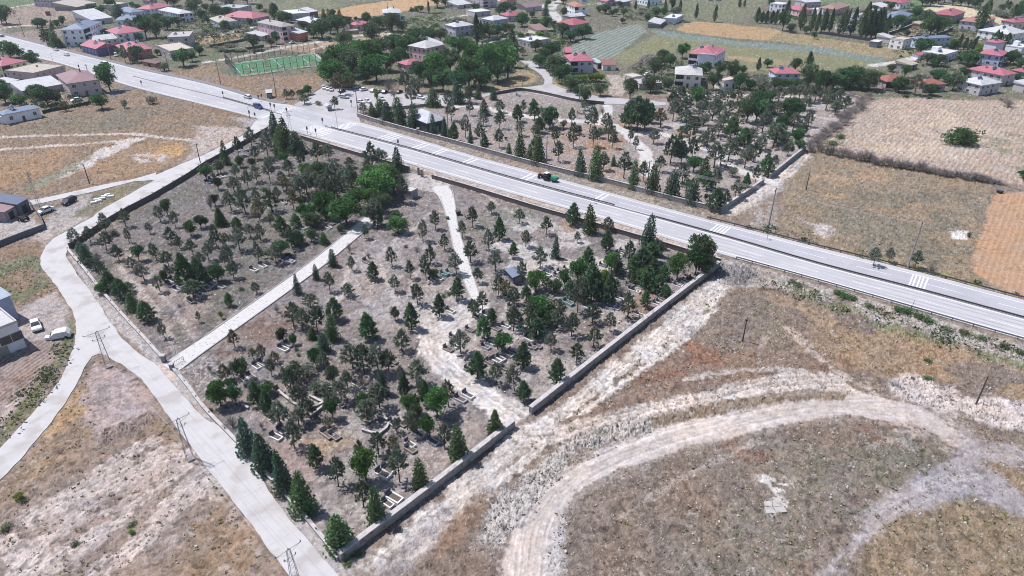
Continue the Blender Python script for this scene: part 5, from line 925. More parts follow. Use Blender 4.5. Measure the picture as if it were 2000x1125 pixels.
grove(1600, 0, 5, """20 315 80 60 o .06;45 312 120 50 o .06;95 322 80 55 o .06;180 342 90 80 o .1;230 330 90 60 o .1;300 348 70 80 o .1;400 372 20 120 o .1;450 374 70 100 o .1;500 372 80 100 o .1;545 372 70 90 o .1;580 374 100 80 o .1;620 360 140 70 o .1;1540 305 -10 140 o .16;1350 482 330 55 o .1;1410 482 360 50 o .1;1490 492 350 60 o .1;1450 490 400 50 o .1;1680 472 290 80 o .12;1720 480 310 90 o .12;1790 492 320 100 o .12;1890 175 40 90 o;1960 180 20 100 d;1830 55 0 40 o;1930 150 60 70 o;1850 90 10 60 o;750 300 160 130 d;1080 350 200 200 d;1030 250 120 150 d;1150 340 210 170 d;1210 300 170 130 d;990 550 440 180 d;1050 630 540 120 d;1160 650 570 120 d;1440 650 520 160 d;1540 600 520 120 d;1290 510 440 120 d;1860 630 520 140 d;1960 690 570 120 d;1110 650 590 80 d;940 180 120 110 d;910 250 170 90 d;1560 520 430 90 k;1500 640 560 110 d;1380 620 540 100 d;
230 730 630 130 g;420 720 630 160 g;600 760 660 220 s;560 720 660 150 s;60 890 720 200 d;130 880 730 160 d;300 860 720 220 d;480 880 740 200 d;400 880 760 150 d;230 870 780 130 d;770 900 760 150 d;930 930 750 130 p;1080 930 850 120 d;1130 800 720 130 d;1030 800 700 110 g;1300 880 770 160 d;1420 770 710 120 d;1180 830 760 100 g;850 950 900 80 s;1070 960 930 60 s;690 890 850 60 g;1840 1045 930 140 x;1780 980 930 80 x;1240 830 770 110 d;830 760 640 90 d;700 700 640 80 d;1230 720 660 60 s;1340 740 700 60 s;1920 800 740 90 d;1830 780 700 90 d;
1000 60 0 120 d;1080 60 -10 140 d;1160 40 -20 120 d;1220 30 -30 120 d;1300 50 -20 120 d;1380 60 -20 120 d;1450 70 -10 120 d;1520 80 -10 110 d;1600 120 40 130 g;1730 160 60 150 g;1830 175 80 150 g;1560 100 40 90 g;640 80 40 70 d;700 100 50 80 d;900 60 10 90 s;960 80 40 80 s;540 110 70 60 d;1980 100 20 80 d;1780 120 60 80 d;880 120 80 60 s;680 300 230 60 d;160 1030 900 100 p;60 1080 900 120 p;150 1120 980 120 p;250 1060 950 110 p;330 940 880 90 x;30 1000 880 110 p;200 960 880 90 p;850 360 300 60 d""", grow=1.1)
grove(800, 0, 5, """660 435 135 95 o;700 400 200 70 o;790 790 470 250 b;960 760 480 230 b;640 700 450 200 b;480 570 370 220 b;570 520 380 150 d;400 710 490 200 d;250 800 540 230 b;340 720 550 150 b;100 830 630 180 d;580 850 590 230 d;330 900 680 190 d;700 870 680 190 d;500 920 700 180 d;210 880 690 140 d;860 820 600 180 d;880 690 540 200 b;1000 660 520 120 d;740 640 480 180 d;470 1010 800 150 c;820 975 850 75 c;590 1010 860 110 p;670 965 840 80 c;230 1040 860 140 c;90 910 690 150 g;20 1020 860 120 p;380 1060 900 90 p;170 410 310 150 d;60 450 340 180 d;210 420 330 140 d;300 410 330 140 d;120 500 420 140 d;20 520 420 140 d;1000 450 280 110 c;880 550 420 160 b;990 570 440 160 d;940 500 400 120 d;780 390 240 170 d;860 360 260 120 d;720 360 240 100 d;940 330 240 110 d;990 310 250 80 d;1330 155 30 70 c;1330 300 180 130 d;1410 280 210 60 d;1100 260 200 140 d;1230 280 200 100 d;1200 170 120 60 d;1490 370 240 140 d;1690 380 250 150 d;1570 410 320 120 d;1270 390 310 90 k;1330 400 360 60 k;1490 460 380 50 k;1390 570 440 170 d;1310 610 490 130 d;1270 660 550 130 d;1430 730 560 190 d;1490 810 670 180 d;1570 890 780 160 d;1360 690 590 120 d;1540 740 650 110 d;1640 800 730 80 k;1700 800 730 70 k;1760 800 720 80 k;1820 800 710 80 k;1870 800 720 70 k;1600 850 770 100 d;1860 940 830 125 d;1710 1010 870 110 d;1640 930 870 90 d;1510 160 80 70 d;190 135 0 32 o;650 115 60 85 d;930 150 70 130 d;1000 130 80 90 d;880 150 100 90 d;1850 125 60 60 d;1910 135 60 100 d;1980 160 100 70 d;270 75 -10 150 d;20 110 70 50 c;60 110 60 70 c;110 120 60 70 d;350 60 10 70 d;420 80 40 50 d;1350 60 0 60 d;1420 30 -20 90 d;1500 40 -10 80 d;1230 500 420 120 d;1100 540 470 70 p;1600 390 300 80 d;1080 420 330 90 d;1160 380 330 60 d;500 210 160 110 s;270 260 200 80 s;440 230 200 40 d;1750 330 260 80 s;1450 430 370 60 s;260 130 100 130 s;60 190 150 110 s;1140 680 600 60 x""", grow=1.12)
grove(400, 0, 5, """1310 700 470 250 b;1260 840 630 260 b;1460 640 410 240 b;1610 690 430 260 b;1700 580 390 220 d;1680 800 560 270 b;1450 750 520 240 d;1850 530 370 190 d;1960 550 360 180 d;1540 600 420 170 b;1330 930 740 140 t;1400 860 720 160 d;1580 800 650 180 d;1780 700 540 180 d;1220 740 560 130 b;1900 640 480 150 d;1640 430 240 160 d;1350 470 370 150 d;1415 430 345 75 b;1215 405 355 50 d;1250 505 465 40 b;480 490 345 140 d;650 455 380 90 d;700 430 320 85 d;220 190 90 120 d;110 160 55 110 d;440 250 180 60 d;350 290 200 80 g;400 280 230 70 g;70 355 280 95 g;210 315 275 60 g;200 290 230 90 d;690 220 55 90 d;760 230 130 120 d;820 220 150 100 d;1170 205 90 60 c;1220 210 90 60 c;1260 210 100 60 d;1320 205 90 70 c;1300 335 160 170 d;1360 290 170 120 d;1230 330 200 130 d;1580 235 130 90 d;1830 310 150 180 d;1690 290 200 130 d;1930 310 220 110 d;1740 280 170 100 d;1150 380 290 190 d;1060 370 300 120 d;970 300 230 100 d;270 50 0 80 d;420 40 0 120 d;80 40 -20 110 d;20 120 40 70 d;540 110 70 70 d;530 250 210 90 s;800 965 880 60 p;855 965 885 65 p;920 950 885 60 p;1010 925 840 80 d;960 940 880 60 d;975 1015 930 110 p;1110 1025 965 70 s;1270 1065 955 75 p;1685 1005 870 45 k;1720 1125 970 130 c;1890 1135 960 130 c;1550 1105 1020 90 p;1790 1200 1000 150 c;1920 1240 1010 125 c;1640 1140 1010 90 c;1800 900 720 120 x;1850 960 800 110 x;1960 900 720 120 p;1440 880 760 70 t;300 220 150 70 d;1420 220 180 60 d;1480 210 170 50 d;1530 230 180 50 d;590 120 60 60 s;30 240 150 60 d;110 470 430 80 s;260 460 410 150 g;360 500 440 150 g;150 500 440 120 g;20 350 300 60 d""", grow=1.12)
grove(0, 0, 5, """70 240 70 150 d;20 230 110 110 d;110 570 465 170 b;190 570 490 110 d;340 660 560 150 d;470 450 300 80 p;550 465 260 90 c;600 470 380 80 c;505 440 290 70 c;420 290 215 120 d;515 280 195 45 c;620 255 165 65 d;560 270 210 60 d;1165 165 40 120 c;1270 275 190 80 p;1430 370 160 170 d;1530 370 200 150 d;1640 290 170 130 d;1560 250 140 120 d;1740 260 170 100 d;1060 380 285 80 d;1230 620 460 80 p;1345 610 460 130 d;1180 540 470 80 d;1610 690 570 115 g;1800 650 520 180 d;1880 600 500 100 d;1890 375 310 115 g;1980 365 290 90 g;1620 380 330 110 s;1080 890 650 185 d;60 1010 830 160 d;20 900 790 120 d;390 970 860 150 d;470 1030 870 190 d;330 950 880 110 d;570 1010 920 100 d;210 1040 935 130 b;640 1085 1000 100 t;1000 1065 930 150 d;960 1020 950 80 d;1500 1015 915 100 g;1215 1060 950 65 g;1310 620 560 60 s;1540 540 490 60 b;1370 400 345 80 d;1950 540 460 90 b;1910 140 60 150 d;1640 60 -10 140 d;1980 200 100 80 d;1350 110 60 70 d;1250 410 360 80 d;1000 140 90 90 d;900 110 50 80 d;1080 80 0 100 d;1300 80 30 60 d;830 500 440 90 d;880 420 370 50 p;1700 60 0 110 d;1750 150 80 70 d;30 360 320 60 s;1420 560 500 70 d;1150 340 300 50 d;1830 470 380 70 s;940 160 110 60 d;370 270 230 90 d;560 250 210 60 d;60 1130 1070 70 k""", grow=1.1)
# bushes along the right-hand guard rail and single bushes in the fields
for x, y, h, w_, k, c in ((1634, 574, 1.6, 3.2, 's', 0), (1650, 580, 1.7, 3.4, 's', 0), (1664, 586, 1.4, 3, 's', 0), (1752, 606, 1.6, 3.4, 's', 0), (1772, 613, 1.8, 3.6, 's', 0), (1792, 620, 1.7, 3.4, 's', 0), (1812, 627, 1.5, 3.2, 's', 0), (1560, 558, 1.2, 2.6, 's', 1), (1700, 600, 1.2, 3, 's', 1), (1850, 646, 1.3, 3.2, 's', 1), (1880, 650, 1.3, 3.4, 's', 1), (1920, 664, 1.2, 3, 's', 1), (1960, 678, 1.2, 3, 's', 1), (1990, 690, 1.1, 2.6, 's', 1), (1548, 552, 1.1, 2.2, 's', 1), (1810, 706, 1.0, 2.0, 's', 0), (1812, 740, 1.0, 2.2, 's', 0), (1859, 281, 7.5, 8.5, 's', 0), (1875, 281, 8.0, 9.5, 's', 0), (1891, 282, 7.2, 8.5, 's', 0), (1626, 283, 2, 6, 's', 0), (1640, 270, 2, 5, 's', 0), (1706, 520, 5.0, 3.4, 'p', 2), (1735, 512, 4.0, 2.6, 'p', 2), (1786, 524, 4.8, 3, 'p', 0), (1818, 532, 3.6, 3.4, 'x', 0), (1892, 462, 2, 1.2, 's', 0), (680, 1104, .8, 1.7, 's', 1), (700, 1084, 0.8, 1.5, 's', 1), (2000, 350, 3, 5, 'd', 0), (44, 980, 1.0, 1.8, 's', 1), (38, 975, 1.2, 1.6, 'k', 0), (146, 1064, .9, 1.4, 's', 1), (257, 1026, .8, 1.7, 's', 1), (258, 1042, .8, 1.0, 'k', 0), (10, 1034, 1.0, 2.2, 's', 1)):
    tree(x, y, h, w_, k, c)
tree(1876, 276, 7, 6.5, 'x', 0)
# the bare hedge between the two right-hand fields and along the cemetery wall
for i in range(46):
    k = i / 45; x = 1580 + (1945 - 1580) * k + rnd.uniform(-3, 3); y = 288 + (352 - 288) * k + 10 * math.sin(k * 3.1) * .3 + rnd.uniform(-2, 2)
    tree(x, y + 6, rnd.uniform(3.2, 5.6) * (1 - .3 * k), rnd.uniform(4, 6.0), 'x', 0, 'bare thorn bushes of the field hedge')
for i in range(26):
    k = i / 25; x = 1588 + (1698 - 1588) * k + rnd.uniform(-7, 7); y = 288 + (196 - 288) * k + rnd.uniform(-4, 4)
    tree(x, y, rnd.uniform(3.0, 5.5), rnd.uniform(5, 7.5), 'x', 0, 'bare thorn bushes of the field hedge')
label_trees = None
# ------------------------------------------------------------------ walls, fences and guard rails
m_stone = mat('grey_stone_wall', S(172, 166, 166), rough=.95, var=.28, scale=1.4, bump=.4, two=(S(132, 126, 126), 1.1, .55)); m_cap = mat('pale_coping', S(216, 210, 210), rough=.9, var=.2, scale=1.2, two=(S(170, 164, 164), .8, .55))
m_brown = mat('brown_panel', S(120, 108, 108), rough=.9, var=.2, scale=1.5); m_steel = mat('galvanised_steel', S(170, 170, 182), rough=.45, metal=.3, var=.15); m_dsteel = mat('dark_steel', (.06, .06, .07), rough=.6); m_white = mat('white_paint', (.62, .62, .64), rough=.7, var=.12)
def offs(line, d): return offset_line(line, d)
def ribbon(b, line, t0, t1, z0, z1, mi=0):
    l, r = offs(line, t0), offs(line, t1); n = len(line)
    vs = [(p[0], p[1], z) for z in (z0, z1) for q in (l, r) for p in q]
    f = []
    for k in range(n - 1):
        f += [(2*n + k, 3*n + k, 3*n + k + 1, 2*n + k + 1), (k, 2*n + k, 2*n + k + 1, k + 1), (n + k, n + k + 1, 3*n + k + 1, 3*n + k)]
    f += [(0, n, 3*n, 2*n), (n - 1, 3*n - 1, 4*n - 1, 2*n - 1)] if False else [(0, n, 3*n, 2*n), (n - 1, 3*n - 1, 4*n - 1, 2*n - 1)]
    return b.add(vs, f, mi)
def along(line, step, start=0.0):
    p = np.array(line, float); s = np.concatenate([[0], np.cumsum(np.linalg.norm(np.diff(p, axis=0), axis=1))]); out = []; u = start
    while u <= s[-1]:
        q = np.array([np.interp(u, s, p[:, 0]), np.interp(u, s, p[:, 1])]); q2 = np.array([np.interp(u + .2, s, p[:, 0]), np.interp(u + .2, s, p[:, 1])]); q1 = np.array([np.interp(u - .2, s, p[:, 0]), np.interp(u - .2, s, p[:, 1])]); t = q2 - q1
        out.append((q[0], q[1], math.atan2(t[1], t[0]))); u += step
    return out
def wall(s, h, t, label, lm=None, m=None, cap=True, post=0, posth=.3, postw=.35, name='wall', pm=None, cat='wall', captop=.1):
    line = smooth_line(pts(s), 3) if isinstance(s, str) else s; c = line[len(line) // 2]
    root = thing(name, label, cat, (0, 0, 0)); b = MB(); ribbon(b, line, t/2, -t/2, -.3, h); b.build('wall_body', m or m_stone, root)
    if cap: b = MB(); ribbon(b, line, t/2 + .06, -t/2 - .06, h + .003, h + captop); b.build('coping', m_cap, root)
    if post:
        pmsh = MB().box(-postw/2, -postw/2, 0, postw/2, postw/2, h + posth).mesh('post', pm or m_stone)
        for x, y, a in along(line, post)[:100]: link('post', pmsh, root, (x, y, 0), a)
    return root
wall("664,1095 720,1052 800,992 900,914 1003,833", 1.5, .75, 'thick grey stone wall from the lowest corner to the dirt track gap', captop=.12)
wall("1036,808 1100,757 1200,678 1300,600 1403,521", 1.5, .75, 'thick grey stone wall from the dirt track gap up to the highway', captop=.12)
wall("339,722 370,760 400,800 486,889 604,1021 662,1094", .55, .45, 'low white capped wall along the concrete road below the path gate', post=6, posth=.35, postw=.18, pm=m_dsteel)
wall("133,489 166,528 200,571 248,626 284,664 318,703", .55, .45, 'low white capped wall along the concrete road above the path gate', post=6, posth=.35, postw=.18, pm=m_dsteel)
wall("524,254 462,290 400,324 369,345 300,386 240,418 200,442 164,468 137,485", 1.5, .5, 'dark stone wall along the road to the highway, with white coping', m=mat('dark_stone_wall', S(118, 112, 110), rough=.95, var=.3, scale=1.4), post=5, posth=.25)
wall("588,271 650,290 714,309 760,322 800,333", 1.4, .35, 'brown panel wall beside the highway left of the cemetery entrance', m=m_brown, post=3.6, posth=.2, pm=m_white, postw=.25)
wall("844,349 920,371 1050,411 1096,424 1200,454 1294,481 1344,496 1407,515", 1.4, .35, 'brown panel wall beside the highway right of the cemetery entrance', m=m_brown, post=3.6, posth=.2, pm=m_white, postw=.25)
wall("698,228 740,241 800,258 880,279 1000,312 1100,338 1200,361 1300,389 1405,415", 1.5, .4, 'long grey wall between the highway and the upper cemetery', captop=.12)
wall("1407,415 1440,393 1490,358", 1.6, .6, 'short stone wall from the upper cemetery corner to the track gap')
wall("1503,349 1536,322 1572,293", 1.6, .6, 'short stone wall between the track gap and the bare hedge', post=3, posth=.15)
wall("1646,184 1686,196 1668,210", .8, .4, 'white L shaped wall at the far corner of the upper cemetery')
wall("966,185 1000,179 1016,177 1060,184 1128,199 1180,204", 1.3, .4, 'grey wall along the lane above the upper cemetery', m=m_brown, post=5, posth=.1)
wall("748,214 790,212 830,208 858,204", 1.2, .4, 'grey wall between the car park and the pavilion trees')
wall("-30,496 0,482 40,466 88,448", 1.6, .3, 'grey sheet fence in front of the farm sheds', m=mat('grey_sheet', S(120, 122, 134), rough=.6, var=.2, scale=1), cap=False, name='sheet_fence', cat='fence', post=4, posth=.1, postw=.12)
wall("88,448 80,428 62,404 56,394", 1.5, .25, 'grey sheet fence at the right side of the farm sheds', m=mat('grey_sheet', (0, 0, 0)), cap=False, name='sheet_fence', cat='fence', post=4, posth=.1, postw=.12)
wall("84,222 100,218 140,211 178,203", 1.3, .15, 'green hedge fence behind the low white house', m=mat('green_mesh', S(48, 78, 62), rough=.9, var=.4, scale=2), cap=False, name='garden_fence', cat='fence', post=5, posth=.2, postw=.12)
wall("410,93 440,88 470,82 482,78", 1.6, .12, 'green mesh fence around the plot behind the pitch', m=mat('teal_mesh', S(78, 116, 110), rough=.9, var=.3, scale=2), cap=False, name='garden_fence', cat='fence', post=5, posth=.2, postw=.12)
wall("440,104 480,98 516,92", 1.5, .12, 'second green mesh fence along the lane behind the pitch', m=mat('teal_mesh', (0, 0, 0)), cap=False, name='garden_fence', cat='fence', post=5, posth=.2, postw=.12)
wall("1600,66 1650,73 1708,82", 1.6, .3, 'dark wall under the row of tall poplars', m=mat('dark_wall', S(74, 74, 84), rough=.95, var=.2), cap=False)
wall("1736,68 1764,59 1790,48", 1.8, .4, 'dark yard wall in the right town', m=mat('dark_wall', (0, 0, 0)))
wall("1832,70 1846,64 1860,57", 1.6, .4, 'short dark yard wall below the orange brown roofed house', m=mat('dark_wall', (0, 0, 0)))
wall("940,84 966,78 994,67", 1.4, .35, 'grey garden wall beside the lane in the centre of town')
wall("544,766 556,776 596,802 640,785", .5, .35, 'low grave yard kerb wall among the pines left of centre'); wall("606,776 624,786 636,792 622,804 604,818", .55, .35, 'white topped kerb wall among the leaning pines')
wall("738,816 762,826 741,850 708,842", .5, .3, 'white kerb wall around the ochre grave plot')
wall("474,792 486,800", .45, .3, 'short kerb wall beside the bright bush near the concrete road')
def guardrail(line, label, step=4.0, h=.75, mm=None, kerbside=0):
    root = thing('guard_rail', label, 'guard rail'); b = MB(); ribbon(b, line, .08, -.02, h - .32, h); b.build('rail', mm or m_steel, root)
    ps = MB().box(-.07, -.07, 0, .07, .07, h - .05).mesh('post', m_dsteel); al = along(line, step)
    st = max(1, math.ceil(len(al) / 98))
    for x, y, a in al[::st]: link('post', ps, root, (x, y, 0), a)
guardrail(by_px(offs(hwy_bot, -.4), 1402, 2260), 'steel guard rail along the near edge of the highway')
guardrail(by_px(offs(hwy_top, .3), 1380, 2260), 'steel guard rail along the far edge of the highway', mm=m_dsteel)
guardrail(by_px(hwy_mid, 640, 1240), 'low dark guard rail on the median left of the tractor end', 2.5, .7, m_dsteel)
guardrail(by_px(hwy_mid, 1242, 2280), 'low dark guard rail on the right half of the median', 2.5, .55, m_dsteel)
guardrail(by_px(hwy_mid, 436, 532), 'short guard rail on the median beside the blue van', 2.5, .7, m_dsteel)
# swing gates and the arch at the entrance
def gate(a, b_, label, h=1.2, n=6):
    A_, B_ = np.array(P(*a)), np.array(P(*b_)); root = thing('field_gate', label, 'gate', (*A_, 0), math.atan2(*(B_ - A_)[::-1])); L = float(np.linalg.norm(B_ - A_)); f = MB()
    for z in (.25, h): f.tube((0, 0, z), (L, 0, z), .04, n=5)
    for x in (0, L): f.tube((x, 0, 0), (x, 0, h + .1), .05, n=5)
    f.build('gate_frame', m_dsteel, root); g = MB()
    for k in range(1, n): g.tube((L * k / n, 0, .25), (L * k / n, 0, h), .025, n=4)
    g.build('bars', m_dsteel, root)
gate((326, 706), (344, 692), 'open gate leaf on the upper side of the paved path'); gate((340, 718), (360, 706), 'open gate leaf on the lower side of the paved path')
def pillar(x, y, h, label, w_=.7):
    X, Y = P(x, y); root = thing('gate_pillar', label, 'pillar', (X, Y, 0)); MB().box(-w_/2, -w_/2, -.2, w_/2, w_/2, h).build('shaft', m_stone, root); MB().box(-w_/2 - .1, -w_/2 - .1, h + .002, w_/2 + .1, w_/2 + .1, h + .2).build('cap', m_cap, root)
pillar(321, 706, 1.4, 'grey gate pillar on the upper side of the paved path'); pillar(337, 721, 1.2, 'grey gate pillar on the lower side of the paved path'); pillar(818, 341, 2.4, 'grey pillar at the left side of the cemetery entrance'); pillar(824, 345, 2.4, 'grey pillar at the right side of the cemetery entrance'); pillar(817, 262, 2.2, 'dark pillar in the grey wall below the pavilion', .9)
a_ = np.array(P(816, 341)); b_ = np.array(P(828, 348)); rt = thing('entrance_arch', 'thin steel arch over the cemetery entrance', 'arch', (*a_, 0), math.atan2(*(b_ - a_)[::-1])); L = float(np.linalg.norm(b_ - a_))
b = MB(); pr = [(L/2 - L/2 * math.cos(t), 0, 3.0 + .9 * math.sin(t)) for t in np.linspace(0, math.pi, 9)]; b.path(pr, [.06] * 9, 5); b.build('arch_bow', m_steel, rt)
for x in (0, L): MB().tube((x, 0, 0), (x, 0, 3), .06, n=5).build('post', m_steel, rt)
# ------------------------------------------------------------------ football pitch
pc = [np.array(P(*q)) for q in ((448, 125), (612, 104.5), (636, 125), (469, 148.5))]
m_turf = mat('green_turf', S(96, 158, 116), rough=.95, var=.14, scale=.25); tag(MB().add([(*p, .05) for p in pc][::-1], [(0, 1, 2, 3)]).build('sports_turf', m_turf), kind='structure')
pcx = [pc[0] + (pc[0] - pc[2]) * .035, pc[1] + (pc[1] - pc[3]) * .035, pc[2] + (pc[2] - pc[0]) * .035, pc[3] + (pc[3] - pc[1]) * .035]
tag(MB().add([(*p, .035) for p in pcx][::-1], [(0, 1, 2, 3)]).build('pitch_kerb', mat('pitch_kerb', S(214, 210, 206), rough=.9, var=.1)), kind='structure')
pl = MB(); lp = lambda u, v: tuple((pc[0] * (1 - u) + pc[1] * u) * (1 - v) + (pc[3] * (1 - u) + pc[2] * u) * v)
for u in (.03, .5, .97): strip([lp(u, .04), lp(u, .96)], .2, .056, pl)
for v in (.04, .96): strip([lp(.03, v), lp(.97, v)], .2, .061, pl)
for u, s_ in ((.03, 1), (.97, -1)):
    strip([lp(u + s_ * .14, .25), lp(u + s_ * .14, .75)], .2, .058, pl)
tag(pl.build('pitch_line', m_white), kind='structure')
m_net = bpy.data.materials.new('wire_net'); m_net.use_nodes = True; n_ = m_net.node_tree.nodes; l_ = m_net.node_tree.links
tr = n_.new('ShaderNodeBsdfTransparent'); mx = n_.new('ShaderNodeMixShader'); mx.inputs[0].default_value = .16; n_['Principled BSDF'].inputs['Base Color'].default_value = (.03, .08, .06, 1)
l_.new(tr.outputs[0], mx.inputs[1]); l_.new(n_['Principled BSDF'].outputs[0], mx.inputs[2]); l_.new(mx.outputs[0], n_['Material Output'].inputs[0])
root = thing('pitch_fence', 'tall dark wire fence with posts around the green football pitch', 'fence'); nb = MB(); rb = MB(); pm_ = MB().tube((0, 0, 0), (0, 0, 6), .13, n=5).mesh('post', mat('green_black_steel', (.02, .03, .03), rough=.6))
for i in range(4):
    a_, b_ = pcx[i], pcx[(i + 1) % 4]; L = np.linalg.norm(b_ - a_); n = max(2, int(L / (3.4 if i % 2 == 0 else 3.0)))
    nb.add([(*a_, 0), (*b_, 0), (*b_, 6), (*a_, 6)], [(0, 1, 2, 3)])
    for z in (3, 6): rb.tube((*a_, z), (*b_, z), .05, n=4)
    for k in range(n): link('post', pm_, root, (*(a_ + (b_ - a_) * k / n), 0))
nb.build('net', m_net, root); rb.build('rail', m_dsteel, root)
# ------------------------------------------------------------------ poles, lamps, signals and wires
m_wood = mat('pole_wood', (.075, .06, .055), rough=.9, var=.3, scale=3); m_cpole = mat('concrete_pole', S(170, 164, 170), rough=.9, var=.15, scale=2); m_insu = mat('insulator', (.04, .03, .03), rough=.3); m_lamp = mat('lamp_housing', (.35, .36, .38), rough=.4)
TOPS = {}
def pole(bx, by, tx, ty, typ, label, lm=None, key=None, az=None, arm=1.2):
    X, Y = P(bx, by); h = pix_height(bx, by, ty); az = R(-36) if az is None else az
    root = thing({'wood': 'utility_pole', 'conc': 'utility_pole', 'lat': 'lattice_pole', 'lamp': 'street_lamp'}[typ], label, {'lamp': 'street lamp', 'lat': 'power pole'}.get(typ, 'utility pole'), (X, Y, 0), az)
    if lm: landmark(lm, bx, by)
    if typ in ('wood', 'conc'):
        MB().tube((0, 0, -.3), (0, 0, h), .17 if typ == 'wood' else .24, .11 if typ == 'wood' else .14, 7).build('shaft', m_wood if typ == 'wood' else m_cpole, root)
        if arm:
            MB().box(-arm, -.06, h - .55, arm, .06, h - .42).build('crossarm', m_dsteel, root)
            for x in (-arm + .1, 0, arm - .1): MB().tube((x, 0, h - .42), (x, 0, h - .12 + (.2 if x == 0 else 0)), .07, n=5).build('insulator', m_insu, root)
    elif typ == 'lat':
        b = MB(); w0, w1 = .55, .22
        for sx in (-1, 1):
            for sy in (-1, 1): b.tube((sx * w0, sy * w0 * .6, 0), (sx * w1, sy * w1 * .6, h), .032, n=4)
        n = int(h / .75)
        for k in range(n):
            z0, z1 = h * k / n, h * (k + 1) / n; a0, a1 = w0 + (w1 - w0) * k / n, w0 + (w1 - w0) * (k + 1) / n; s_ = 1 if k % 2 else -1
            for sy in (-1, 1): b.tube((s_ * a0, sy * a0 * .6, z0), (-s_ * a1, sy * a1 * .6, z1), .018, n=3)
            for sx in (-1, 1): b.tube((sx * a0, s_ * a0 * .6, z0), (sx * a1, -s_ * a1 * .6, z1), .018, n=3)
        b.build('lattice_shaft', m_steel if key != 'mast' else m_steel, root); MB().box(-.6, -.6, -.2, .6, .6, .25).build('footing', m_conc2, root)
        for z, w_ in ((h - .1, arm + .3), (h - 1.6, arm * .55)):
            MB().tube((-w_, 0, z), (w_, 0, z), .035, n=4).tube((-w_, 0, z), (0, 0, z - .8), .02, n=4).tube((w_, 0, z), (0, 0, z - .8), .02, n=4).build('crossarm', m_dsteel, root)
            for x in (-w_, 0, w_) if z > h - 1 else (-w_, w_): MB().tube((x, 0, z), (x, 0, z + .3), .075, n=6).build('insulator', m_insu, root)
    else:
        MB().tube((0, 0, 0), (0, 0, h - .8), .10, .06, 6).build('shaft', m_steel, root)
        MB().path([(0, 0, h - .8), (.3, 0, h - .2), (1.0, 0, h), (1.9, 0, h + .05)], [.06, .055, .05, .045], 5).build('arm', m_steel, root); MB().box(1.8, -.14, h - .05, 2.6, .14, h + .1).build('lamp_head', m_lamp, root)
    TOPS[key or label] = (X, Y, h, az)
    return root
fork = math.atan2(*(np.array(P(372, 895)) - np.array(P(213, 715)))[::-1]) + math.pi / 2
pole(213, 716, 193, 648, 'lat', 'twin steel lattice pole with a frame of insulators at the road fork', key='A', az=fork, arm=2.0)
pole(372, 897, 352, 818, 'lat', 'steel lattice pole beside the concrete road left of the cone conifers', 'lower lattice pole', 'B', fork, 1.5)
pole(577, 1132, 559, 1073, 'lat', 'steel lattice pole at the bottom edge beside the concrete road', 'bottom edge lattice pole', 'C', fork, 1.5)
pole(80, 410, 50, 339, 'lat', 'tall pale lattice pole beside the white and dark cars', 'tall pale lattice pole', 'D', R(-20), 1.1)
pole(568, 257, 561, 218, 'lat', 'lattice pole between the highway and the cemetery corner conifers', 'highway lattice pole', 'E', R(20), 1.1)
pole(175, 359, 165, 320, 'wood', 'dark wooden pole in the dry field left of the concrete road', None, 'F', R(60), 0)
pole(392, 320, 380, 280, 'wood', 'wooden pole at the field edge near the dark hedge tree', None, 'G', R(60), .6)
pole(1500, 446, 1521, 368, 'conc', 'tall concrete pole beside the guard rail left of the dry field', 'tall concrete pole', 'H', R(60))
pole(1772, 525, 1802, 433, 'conc', 'leaning concrete pole right of the guard rail before the wheat field', 'right concrete pole', 'I', R(60), .5)
pole(1450, 667, 1459, 622, 'wood', 'lone dark pole in the dry grass below the highway', 'lone dark pole', 'J', 0, .35)
pole(1907, 788, 1932, 735, 'wood', 'thin dark pole beside the pale spoil heap', None, 'K', 0, 0)
pole(1574, 371, 1588, 334, 'wood', 'thin pole in the dry field right of the cemetery gap', None, 'L', 0, 0)
pole(1263, 375, 1272, 314, 'conc', 'concrete pole behind the highway wall among the conifers', 'conifer row concrete pole', 'M', R(50))
pole(1067, 325, 1070, 266, 'conc', 'concrete pole behind the wall above the tractor', 'pole above the tractor', 'N', R(50))
pole(876, 274, 874, 219, 'conc', 'concrete pole right of the white roofed pavilion', None, 'O', R(50))
pole(700, 227, 690, 176, 'conc', 'thick concrete pole at the end of the grey wall by the car park', 'car park concrete pole', 'P', R(50))
pole(431, 165, 419, 116, 'conc', 'concrete pole left of the football pitch', None, 'R', R(50)); pole(540, 189, 531, 140, 'conc', 'concrete pole between the football pitch and the bus shelter', None, 'S', R(50))
pole(48, 72, 36, 36, 'wood', 'wooden pole at the highway edge on the far left', None, 'T', R(50)); pole(134, 95, 124, 60, 'wood', 'wooden pole in front of the white apartment block', None, 'U', R(50)); pole(217, 116, 207, 76, 'conc', 'concrete pole beside the dark blue gabled house', None, 'V', R(50)); pole(330, 138, 322, 102, 'conc', 'concrete pole below the unfinished concrete house', None, 'W', R(50)); pole(172, 142, 167, 126, 'wood', 'short wooden pole behind the faded brown roof', None, 'X', R(50), .5)
pole(1023, 116, 1024, 84, 'conc', 'grey pole beside the flat roofed shell and the lane', None, 'Y', R(50)); pole(1220, 176, 1220, 150, 'conc', 'pole beside the pale yard behind the upper cemetery', None, 'Z', R(50)); pole(1020, 176, 1020, 145, 'lamp', 'street lamp inside the lane hairpin', None, 'a'); pole(1131, 198, 1132, 165, 'conc', 'pole at the lane wall above the upper cemetery', None, 'b', R(50)); pole(1460, 174, 1462, 149, 'conc', 'pole with white lamp before the grey willow', None, 'c', R(50)); pole(892, 196, 892, 164, 'lamp', 'street lamp at the end of the car park wall', None, 'd')
pole(1834, 140, 1840, 128, 'wood', 'thin pole in the village lane of the right town', None, 'e', R(50), .4); pole(758, 15, 758, 5, 'wood', 'pole at the edge of the far wheat field', None, 'f', R(50), .4)
